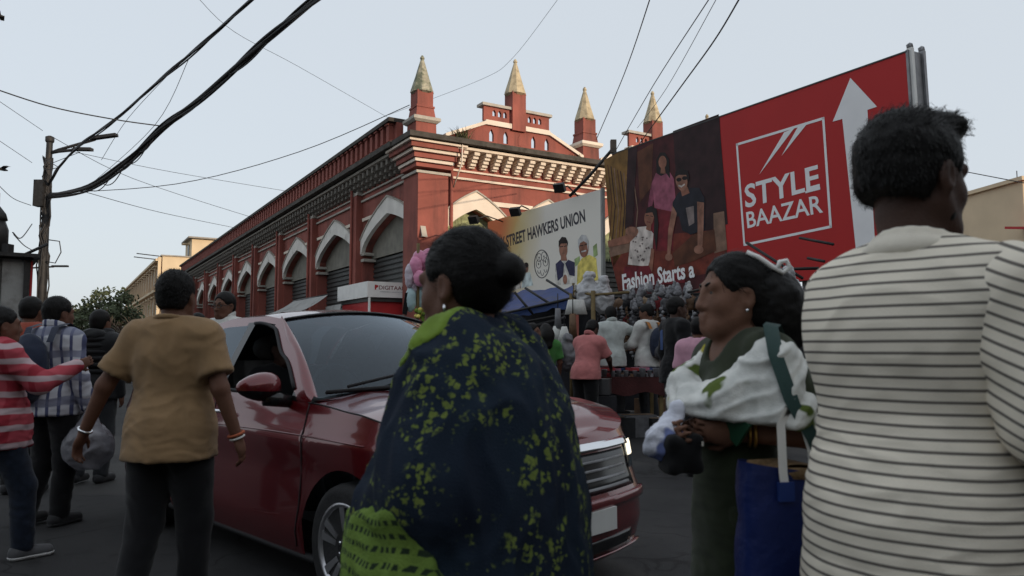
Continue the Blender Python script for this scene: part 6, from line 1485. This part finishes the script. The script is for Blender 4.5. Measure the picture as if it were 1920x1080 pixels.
# ---- beyond the car
GM, J, hd, HR = person('man with glasses looking over the roof of the red car', W(422, 7.1), 155, 1.755, {}, 'skin', 'short', ('white_shirt', .8, .78, .03, .006), ('blackcloth', 'pants'), 'shoe_dark', .011, 1.0, 6, -4, seed=37, collar='white_shirt')
for sx in (-1, 1):
    MB().tube([hd((sx * .033 + .023 * math.cos(w), .106 - .008 * abs(math.cos(w)), .004 + .017 * math.sin(w))) for w in [2 * math.pi * k / 14 for k in range(15)]], .0028, 5).build('spectacle_rim', MAT['gloss'], GM)
    MB().tube([hd((sx * .056, .098, .006)), hd((sx * .082, .05, .008)), hd((sx * .084, -.01, .0))], .0025, 5).build('spectacle_arm', MAT['gloss'], GM)
MB().tube([hd((-.01, .108, .006)), hd((.01, .108, .006))], .0025, 5).build('spectacle_bridge', MAT['gloss'], GM)
person('woman whose face shows between the mustard tee and the car roof', W(371, 8.2), 175, 1.60, {}, 'skin', 'pulled', ('browndress', 1, .5, .02, .006), ('browndress', 'pants'), 'shoe_dark', .012, .95, 4, 0, female=True, seed=41)
# driver, seated
a_ = -.77; c_, s2 = math.cos(a_), math.sin(a_); dl_ = Vector((-.22, -.36, 0)); dp = Vector((-1.10 + dl_.x * c_ - dl_.y * s2, 4.99 + dl_.x * s2 + dl_.y * c_, 0))
person('driver sitting in shadow behind the open window of the red car', (dp.x, dp.y), math.degrees(a_) - 90, 1.62, dict(hipR=(.09, .05, .90), hipL=(-.09, .05, .90), knR=(.11, .48, .96), knL=(-.11, .48, .96), anR=(.11, .62, .60), anL=(-.11, .62, .60), elR=(.22, .20, 1.15), wrR=(.16, .42, 1.22), elL=(-.22, .20, 1.15), wrL=(-.16, .42, 1.22)), 'skin_dark', 'short', ('charcoal', .8, .80, .02, .004), ('blackcloth', 'pants'), 'shoe_dark', .012, .92, 0, 0, z=-.27, seed=43)
# ---- around the stalls
person('woman with round face behind the stole woman at the blue stall', W(969, 11.6), 165, 1.50, {}, 'skin', 'pulled', ('browndress', 1, .5, .02, .006), ('browndress', 'skirt'), 'shoe_dark', .016, 1.0, 0, 0, z=.145, female=True, seed=47)
person('woman in brown printed dress facing right in front of the blue stall', W(998, 9.3), -115, 1.52, {}, 'skin', 'pulled', ('browndress', 1, .45, .02, .008), ('browndress', 'skirt'), 'shoe_dark', .014, 1.05, -6, 0, female=True, seed=53)
person('woman with long black hair in green top, back turned, near the blue stall', W(1023, 10.2), 20, 1.54, {}, 'skin', 'long', ('green_top', .8, .7, .02, .008), ('lilac', 'skirt'), 'shoe_dark', .015, .98, 0, 0, female=True, seed=59)
person('stout man in pink polo bending over the goods table', W(1097, 9.7), -38, 1.60, dict(elR=(.24, .22, 1.10), wrR=(.16, .40, .98), elL=(-.22, .26, 1.08), wrL=(-.12, .44, .95), anL=(-.12, -.14, .09)), 'skin_dark', 'short', ('pinkpolo', .8, .84, .03, .008), ('blackcloth', 'pants'), 'shoe_dark', .013, 1.10, 0, -20, bend=16, seed=61, collar='pinkpolo')
person('man in pale white shirt at the stall, arm stretched out to the right', W(1148, 10.6), 8, 1.66, dict(elR=(.40, .10, 1.27), wrR=(.58, .22, 1.22)), 'skin_dark', 'short', ('pale_shirt', .95, .80, .035, .010), ('trouser_grey', 'pants'), 'shoe_dark', .013, .98, -8, -8, bend=6, seed=67, collar='pale_shirt', z=.145)
BM, J, hd, HR = person('young man in white shirt with grey blue backpack and white shoes', W(1213, 10.7), 40, 1.69, dict(elR=(.20, .10, 1.10), wrR=(.15, .30, 1.05), elL=(-.21, .10, 1.10), wrL=(-.14, .30, 1.05)), 'skin', 'short', ('white_shirt', 2, .78, .03, .009), ('greytrouser', 'pants'), 'shoe_white', .013, .95, 25, -12, z=.145, seed=71)
b2 = thing('backpack', 'grey and blue backpack with an orange strap worn over a white shirt', 'backpack', BM.location, BM.rotation_euler.z)
fchild(b2, 'pack', lambda F: (F.ell((0, -.21, 1.12), (.16, .10, .24), None, .03), F.cut((0, 0, .95), (0, 0, -1))), (-.3, -.45, .8), (.3, .05, 1.5), .013, 'bag_navy', folds(.007, 8, 8, 8, 3))
fchild(b2, 'pocket', lambda F: F.ell((0, -.255, 1.03), (.14, .085, .13), None, .03), (-.3, -.45, .8), (.3, .05, 1.3), .013, 'trouser_grey', folds(.006, 8, 8, 8, 6))
for sx in (-1, 1): MB().grid([[Vector((sx * (.12 + dx), y, z)) for dx in (-.035, .035)] for y, z in ((-.17, 1.34), (-.12, 1.43), (-.02, 1.46), (.10, 1.40), (.145, 1.25), (.12, 1.05))]).build('strap', mat('orange_strap', (.36, .15, .04), .8), b2)
DM, J, hd, HR = person('man in dark jacket with blue shoulder strap looking right beside the woman in olive', W(1268, 8.5), -72, 1.80, {}, 'skin_dark', 'short', ('blackcloth', 2, .76, .03, .008), ('blackcloth', 'pants'), 'shoe_dark', .012, 1.0, -8, 0, seed=73)
MB().grid([[Vector((-.10 + dx, y, z)) for dx in (-.03, .03)] for y, z in ((-.14, 1.2), (-.14, 1.42), (-.03, 1.505), (.08, 1.46), (.15, 1.3))]).build('shoulder_strap', mat('blue_strap', (.03, .06, .16), .8), DM)
person('stallkeeper in white shirt half hidden behind the man in the dark jacket', W(1246, 11.6), 150, 1.62, {}, 'skin', 'short', ('white_shirt', .9, .8, .03, .008), ('blackcloth', 'pants'), 'shoe_dark', .016, 1.0, 0, 0, z=.145, seed=79)
person('person in pale pink shirt just behind the shoulder of the woman in olive', W(1310, 7.2), -30, 1.52, {}, 'skin', 'short', ('palepink', .9, .8, .03, .008), ('blackcloth', 'pants'), 'shoe_dark', .015, 1.0, 0, 0, seed=83)
# ------------------------------------------------------------ hawkers' stalls under the boards
MAT['tarp'] = mat('blue_tarp', (.022, .052, .17), .6, .25, 3, .3, 25, dirt=(.06, .07, .10), ds=2.5, spec=.4)
MAT['bamboo'] = mat('bamboo', (.16, .115, .05), .7, .3, 9, .1, 50)
MAT['tablecloth'] = mat('maroon_cloth', (.050, .012, .012), .85, .25, 6, .3, 60)
MAT['darktarp'] = mat('dark_tarp', (.022, .022, .026), .8, .35, 4, .3, 20)
MAT['potsteel'] = mat('pot_steel', (.42, .42, .43), .3, .1, 8, metal=.8)
rs = random.Random(21)
def A_(px, Y, z): return Vector(((px - 960) / FPX * Y, Y, z))
# blue tarpaulin stall
st1 = thing('hawker_stall', 'hawker stall with sagging blue tarpaulin roof below the pale banner', 'stall', tuple(A_(1010, 12.4, .145)))
L0 = Vector(st1.location)
c0, c1, c2, c3 = (at(938, 585, 12.0) - L0, at(1070, 556, 11.6) - L0, at(1075, 536, 13.6) - L0, at(950, 545, 14.2) - L0)
G = []
for i in range(13):
    a = c0.lerp(c1, i / 12); b = c3.lerp(c2, i / 12)
    G.append([a.lerp(b, j / 8) + Vector((0, 0, -.09 * math.sin(math.pi * j / 8) - .05 * math.sin(math.pi * i / 4) ** 2 + .02 * math.sin(i * 2.1 + j))) for j in range(9)])
MB().grid(G).build('tarpaulin', MAT['tarp'], st1)
MB().grid([[g[0] + Vector((0, -.01, -.0)), g[0] + Vector((0, -.015, -.12 - .03 * math.sin(i * 1.9)))] for i, g in enumerate(G)]).build('tarp_skirt', MAT['tarp'], st1)
for (a, b) in ((at(965, 548, 11.9), at(1000, 590, 11.8)), (at(985, 540, 12.2), at(1040, 575, 11.7)), (at(1025, 525, 12.4), at(1130, 590, 11.5)), (at(935, 590, 11.9), at(1068, 560, 11.6)), (at(950, 610, 11.9), at(1080, 585, 11.6))):
    MB().tube([a - L0, b - L0], .022, 6).build('roof_pole', MAT['blackmetal'], st1)
for p in (c0, c1, c2, c3): MB().tube([p + Vector((0, 0, .05)), Vector((p.x, p.y, 0))], .025, 6).build('corner_pole', MAT['bamboo'], st1)
MB().grid([[c3.lerp(c2, i / 6) + Vector((0, .05, -.1)), Vector((c3.lerp(c2, i / 6).x, c3.lerp(c2, i / 6).y + .06, .1))] for i in range(7)]).build('back_cloth', MAT['darktarp'], st1)
for k in range(3): MB().tube([c0.lerp(c1, .1) + Vector((0, .4, -.35 - .12 * k)), c0.lerp(c1, .95) + Vector((0, .4, -.30 - .12 * k))], .02, 6).build('shelf_rail', MAT['steel'], st1)
MB().box((c0.lerp(c1, .5) + Vector((0, .6, 0))) * 1 + Vector((0, 0, .45 - (c0.z + c1.z) / 2)), (1.2, .8, .9)).build('counter', MAT['darktarp'], st1)
# goods stall under the red billboard
O2 = A_(1205, 11.9, .145); st2 = thing('hawker_stall', 'goods stall with hanging rack and yellow pole below the fashion photograph', 'stall', tuple(O2))
rk = lambda px, py, Y: at(px, py, Y) - O2
MB().tube([rk(1112, 545, 11.4), rk(1112, 545, 11.4) * 1 - Vector((0, 0, 2.2))], .035, 8).build('yellow_pole', MAT['bamboo'], st2)
MB().tube([rk(1075, 545, 11.6), rk(1112, 553, 11.4), rk(1180, 548, 11.3)], .022, 6).build('rail', MAT['bamboo'], st2)
for y in (556, 590, 622): MB().tube([rk(1120, y + 2, 12.2), rk(1320, y - 6, 11.2)], .016, 6).build('rail', MAT['blackmetal'], st2)
for px, Y in ((1122, 12.25), (1225, 11.7), (1322, 11.2)): MB().tube([rk(px, 545, Y), Vector((rk(px, 545, Y).x, rk(px, 545, Y).y, 0))], .025, 6).build('post', MAT['blackmetal'], st2)
MB().grid([[rk(1085 + 48 * i, 552, 12.9 - .26 * i), Vector((rk(1085 + 48 * i, 552, 12.9 - .26 * i).x, rk(1085 + 48 * i, 552, 12.9 - .26 * i).y, .02)) + Vector((.05 * math.sin(i * 2), .05, 0))] for i in range(10)]).build('back_cloth', MAT['darktarp'], st2)
for a, b in (((1400, 455, 9.9), (1505, 522, 9.2)), ((1500, 446, 9.7), (1562, 458, 9.0)), ((1515, 484, 9.4), (1545, 490, 9.0)), ((1425, 506, 9.6), (1535, 503, 9.2)), ((1290, 548, 10.6), (1420, 520, 9.8))):
    MB().tube([rk(*a), rk(*b)], .020, 6).build('awning_pole', MAT['blackmetal'], st2)
# goods table
tb = thing('goods_table', 'market table with maroon cloth heaped with small goods', 'table', tuple(A_(1172, 10.35, .0)))
MB().box((0, 0, .80), (.95, .8, .05)).build('tabletop', MAT['tablecloth'], tb)
MB().grid([[Vector((-.48 + .096 * i, -.405, .81)), Vector((-.48 + .096 * i, -.42 - .02 * math.sin(i * 1.7), .60 + .03 * math.sin(i * 1.1)))] for i in range(11)]).build('cloth_front', MAT['tablecloth'], tb)
for sx in (-1, 1):
    for sy in (-1, 1): MB().box((sx * .42, sy * .34, .39), (.05, .05, .78)).build('leg', MAT['bamboo'], tb)
def goods(name, cat, label, group, me_list, mats, spots):
    for k, (p, rz, sc) in enumerate(spots):
        m = mats[k % len(mats)]; o = obj(name, me_list[k % len(me_list)], None); o.location = p; o.rotation_euler = (0, 0, rz); o.scale = (sc, sc, sc)
        f = k / max(1, len(spots) - 1); where = ('at its left end', 'left of its middle', 'right of its middle', 'at its right end')[min(3, int(f * 4))] if name in ('packet', 'trinket_string') else ('in the upper row', 'in the middle row', 'in the lowest row')[min(2, int(f * 3))] if name == 'hanging_pouch' else ('in the near row', 'in the middle row', 'in the far row')[min(2, int(f * 3))] if name == 'goods_box' else ''
        tag(o, (m.name.replace('goods_', '') + ' ' + label + ' ' + where).strip(), cat, group)
        if len(o.data.materials) == 0: o.data.materials.append(mats[0])
        o.material_slots[0].link = 'OBJECT'; o.material_slots[0].material = m
GM_ = {n: mat('goods_' + n, c, .6, .25, 14, .2, 60) for n, c in (('red', (.26, .03, .035)), ('white', (.40, .40, .40)), ('grey', (.16, .16, .17)), ('black', (.02, .02, .022)), ('brown', (.14, .08, .045)), ('tan', (.30, .21, .13)), ('blue', (.04, .07, .18)), ('pink', (.36, .14, .20)), ('silver', (.22, .22, .235)))}
def pouch_mesh(name, w, h, d, handle=True):
    F = Fld((-w, -d * 1.6, -h * 1.3), (w, d * 1.6, h * .6), .012); F.ell((0, 0, -h * .55), (w * .5, d * .5, h * .42), None, .02); F.cone((-w * .3, 0, -h * .85), (w * .3, 0, -h * .85), d * .42, d * .42, .02); F.cone((-w * .2, 0, -h * .25), (w * .2, 0, -h * .25), d * .25, d * .25, .02)
    if handle: F.cone((-w * .2, 0, -h * .25), (0, 0, 0), .010, .010, .006); F.cone((w * .2, 0, -h * .25), (0, 0, 0), .010, .010, .006)
    return F.mesh(name, lambda V: .006 * perlin(V * 22, 3), 1)
pm = [pouch_mesh('pouch', .20, .26, .10), pouch_mesh('pouch', .15, .20, .09), pouch_mesh('pouch', .24, .22, .11)]
sp = []
for row, y in enumerate((557, 591, 623)):
    for k in range(13):
        t = (k + .3 + .4 * rs.random()) / 13; px = 1122 + 198 * t; sp.append((at(px, y - 7 * t + 2, 12.2 - 1.0 * t - .03 + rs.uniform(-.05, .02)) - Vector((0, 0, .0)), rs.uniform(-.6, .6), rs.uniform(.75, 1.15)))
goods('hanging_pouch', 'bag', 'small bag hung on the goods stall rack', 'bags hung on the goods stall rack', pm, [GM_[n] for n in ('black', 'grey', 'brown', 'black', 'silver', 'tan', 'black', 'red', 'grey')], sp)
def packet_mesh_():
    F = Fld((-.14, -.12, -.30), (.14, .12, .05), .013); F.ell((0, 0, -.13), (.07, .05, .09), None, .02); F.cone((0, 0, -.03), (0, 0, .01), .02, .03, .03); F.cone((-.05, 0, -.19), (.05, 0, -.19), .035, .035, .02)
    return F.mesh('packet', folds(.024, 15, 15, 15, 8, .7, .7))
def packet_mesh():
    vs = []
    for z, w, d in ((0, .02, .004), (-.02, .06, .01), (-.05, .07, .035), (-.16, .075, .04), (-.21, .06, .03), (-.225, .06, .006)): vs.append([Vector((w * a, d * b, z)) for a, b in ((-1, -.5), (0, -1), (1, -.5), (1, .5), (0, 1), (-1, .5))])
    return MB().grid(vs, closed=True).mesh('packet')
pk = packet_mesh_(); sp = []
for k in range(30): t = (k + rs.random() * .9) / 30; sp.append((at(1172 + 124 * t, 543 - 8 * t + rs.choice((-6, 0, 9, 20)) + rs.uniform(-4, 4), 11.6 - .5 * t + rs.uniform(-.08, .08)), rs.uniform(-1, 1), rs.uniform(.35, .75)))
goods('packet', 'packet', 'plastic packet hung along the goods stall top', 'white packets along the stall top', [pk], [GM_['silver'], GM_['white'], GM_['grey'], GM_['silver']], sp)
# keyring-like strings of small things
def string_mesh(seed):
    r = random.Random(seed); m = MB(); m.tube([(0, 0, 0), (0, 0, -.75)], .006, 4)
    for k in range(14):
        vs, fs = icosphere(1, 1); p = Vector((r.uniform(-.03, .03), r.uniform(-.02, .02), -.05 - .05 * k)); sx, sy, sz = r.uniform(.02, .045), r.uniform(.015, .03), r.uniform(.02, .04)
        m.add([Vector((v.x * sx, v.y * sy, v.z * sz)) + p for v in vs], fs, True)
    me = m.mesh('trinket_string'); return me
sm_ = [string_mesh(k) for k in range(3)]
sp = [(at(1128 + 9.5 * k, 575 + rs.uniform(-6, 10), 12.0 - .05 * k), rs.uniform(0, 6), rs.uniform(.8, 1.2)) for k in range(20)]
goods('trinket_string', 'trinkets', 'string of small trinkets on the goods stall', 'strings of trinkets on the goods stall', sm_, [GM_[n] for n in ('silver', 'black', 'tan', 'grey', 'silver', 'brown')], sp)
# things on the table
bx = MB().box((0, 0, .03), (.16, .10, .06)).mesh('goods_box'); T0 = Vector(tb.location) + Vector((0, 0, .826)); sp = []
for k in range(24): sp.append((T0 + Vector((-.42 + .12 * (k % 8) + rs.uniform(-.02, .02), -.30 + .24 * (k // 8) + rs.uniform(-.03, .03), 0)), rs.uniform(-.5, .5), rs.uniform(.45, .8)))
goods('goods_box', 'box', 'small flat box on the maroon goods table', 'boxes on the goods table', [bx], [GM_[n] for n in ('silver', 'red', 'black', 'grey', 'brown', 'black', 'silver')], sp)
fl = MB().box((0, 0, .02), (.20, .16, .04)).mesh('folded_cloth')
goods('folded_cloth', 'cloth', 'folded cloth laid on the boxes of the goods table', 'folded cloths on the goods table', [fl], [GM_[n] for n in ('red', 'pink', 'blue')], [(T0 + Vector((-.25 + .12 * k, .1 + .06 * (k % 3), .068)), rs.uniform(-.5, .5), rs.uniform(.8, 1.2)) for k in range(6)])
pot = thing('steel_pot', 'dull steel pot standing at the near corner of the goods table', 'pot', tuple(A_(1128, 9.95, 0)))
MB().lathe([(.10, .58), (.125, .60), (.125, .80), (.135, .81), (.115, .81), (.11, .66)], 20).build('pan', MAT['potsteel'], pot)
MB().box((0, 0, .29), (.34, .30, .58)).build('crate', MAT['darktarp'], pot)
for k, (px, Y, s, c) in enumerate(((1160, 10.2, .42, 'black'), (1192, 10.3, .46, 'grey'), (1140, 10.6, .5, 'black'), (1225, 10.9, .5, 'brown'), (1240, 10.2, .4, 'black'))):
    b = thing('carton', ['dark carton under the goods table, nearest the pot', 'grey carton under the goods table, right of the dark one', 'black carton behind the pot', 'brown carton behind the young man with the backpack', 'black carton beside the goods table on the kerb'][k], 'carton', tuple(A_(px, Y, .147 if Y > 10.7 else 0)), rs.uniform(-.3, .3))
    MB().box((0, 0, s * .32), (s, s * .7, s * .64)).build('box', GM_[c], b); MB().box((0, 0, s * .64 + .004), (s * .98, s * .2, .006)).build('tape', GM_['tan'], b)
# white lampshade-like bags and other hung goods near the blue stall
def shade(label, px, py, Y, w, h, m, top=.35):
    p = at(px, py, Y); t = thing('fabric_shade', label, 'bag', tuple(p))
    MB().lathe([(w * top * .5, 0), (w * .5, -h), (w * .46, -h), (w * top * .4, -.02)], 12, sq=.6).build('body', MAT[m] if m in MAT else GM_[m], t); MB().tube([(0, 0, 0), (0, 0, .22)], .008, 5).build('hook', MAT['blackmetal'], t)
shade('white flared shade hanging left of the pair by the blue stall', 1043, 611, 10.9, .22, .22, 'white_shirt')
shade('white flared shade hanging right of the pair by the blue stall', 1058, 612, 10.8, .22, .24, 'white_shirt')
shade('grey narrow shade hanging just above the white pair', 1046, 578, 10.9, .11, .30, 'grey', .7)
shade('brown narrow shade hanging left of the pink polo', 1074, 588, 10.9, .12, .36, 'brown', .7)
shade('grey flared shade below the white pair', 1050, 640, 10.9, .20, .34, 'grey', .9)
shade('black and white flared shade at the tarp corner', 1080, 562, 11.0, .34, .22, 'white_shirt', .7)
def bundle(label, px, py, Y, sx, sz, m, seed):
    t = thing('plastic_bundle', label, 'bag', tuple(at(px, py, Y)))
    F = Fld((-sx * 1.6, -sx * 1.6, -sz * 1.7), (sx * 1.6, sx * 1.6, sz * 1.7), .018); F.ell((0, 0, 0), (sx, sx * .7, sz), None, .03); F.cone((0, 0, sz * .7), (.02, 0, sz * 1.25), sx * .3, sx * .45, .05)
    obj('sack', F.mesh('sack', folds(.035, 9, 9, 9, seed, .6, .6)), MAT['cleanplastic'] if m == 'p' else GM_[m], t)
MAT['cleanplastic'] = mat('white_plastic', (.44, .44, .45), .4, .2, 7, .5, 30, spec=.5)
bundle('big white plastic sack hanging over the yellow pole rail', 1103, 552, 11.6, .19, .22, 'p', 3)
bundle('white plastic sack hung to the right of the big one', 1130, 560, 11.5, .16, .22, 'p', 4)
bundle('crumpled white plastic sack behind the shoulder of the striped man', 1474, 545, 8.6, .17, .16, 'p', 5)
bundle('small pinkish sack on top of the crumpled white one', 1472, 522, 8.7, .07, .06, 'pink', 6)
bundle('black sack hung low beside the pink polo', 1062, 668, 10.4, .14, .20, 'grey', 7)
# cotton candy on its stick
cc = thing('candy_floss_rack', 'stick rack of pink, white and pale blue candy floss bags', 'candy floss', tuple(A_(783, 8.6, 0)))
MB().tube([(0, 0, .9), (0, 0, 2.45)], .02, 6).build('stick', MAT['bamboo'], cc)
MB().grid([[Vector((-.14, -.06, 1.86)), Vector((-.06, -.06, 1.88))], [Vector((-.17, -.06, 1.62)), Vector((-.12, -.06, 1.60))]]).build('strap', MAT['blackcloth'], cc)
MAT['flosspink'] = mat('floss_pink', (.62, .22, .36), .5, .15, 8, .3, 30, spec=.5, sheen=.4); MAT['flossblue'] = mat('floss_blue', (.36, .50, .52), .5, .12, 8, .3, 30, spec=.5, sheen=.4); MAT['flosswhite'] = mat('floss_white', (.50, .44, .50), .5, .15, 8, .3, 30, spec=.5, sheen=.4)
for px, py, w, h, m in ((787, 489, .10, .13, 'flosspink'), (803, 486, .10, .13, 'flosspink'), (779, 500, .08, .12, 'flosspink'), (767, 517, .055, .15, 'flosswhite'), (787, 522, .075, .10, 'flosspink'), (803, 524, .08, .12, 'flosswhite'), (774, 540, .07, .09, 'flosswhite'), (770, 562, .065, .15, 'flossblue'), (788, 555, .075, .17, 'flossblue'), (803, 560, .07, .16, 'flossblue')):
    p = at(px, py, 8.6 + rs.uniform(-.06, .06)) - Vector(cc.location); F = Fld(p - Vector((w * 1.5, w * 1.5, h * 1.4)), p + Vector((w * 1.5, w * 1.5, h * 1.4)), .014); F.ell(p, (w, w * .8, h), None, .02)
    obj('floss_bag', F.mesh('floss_bag', lambda V: .012 * perlin(V * 14, 4) + .006 * perlin(V * 30, 6)), MAT[m], cc)
by = thing('flower_bunch', 'small yellow and green bunch beside the candy floss', 'flowers', tuple(A_(792, 8.55, 1.0)))
for k in range(22):
    vs, fs = icosphere(.028, 1, (rs.uniform(-.08, .10), rs.uniform(-.05, .05), .62 + rs.uniform(-.05, .06))); MB().add(vs, fs, True).build('bloom', MAT['lime'] if k % 2 else MAT['p_yellow'], by)
MB().tube([(0, 0, .1), (.01, 0, .62)], .02, 5).build('stalk', MAT['lime'], by)

# steel tumblers and tins set out among the boxes
tin = MB().lathe([(.035, 0), (.045, .11), (.047, .115), (.04, .112), (.034, .01)], 14).mesh('tumbler')
goods('tumbler', 'tumbler', 'steel tumbler standing among the boxes on the goods table', 'tumblers on the goods table', [tin], [GM_['silver']], [(T0 + Vector((-.44 + .10 * k + rs.uniform(-.02, .02), -.36 + .05 * (k % 2), 0)), 0, rs.uniform(.7, 1.1)) for k in range(9)])
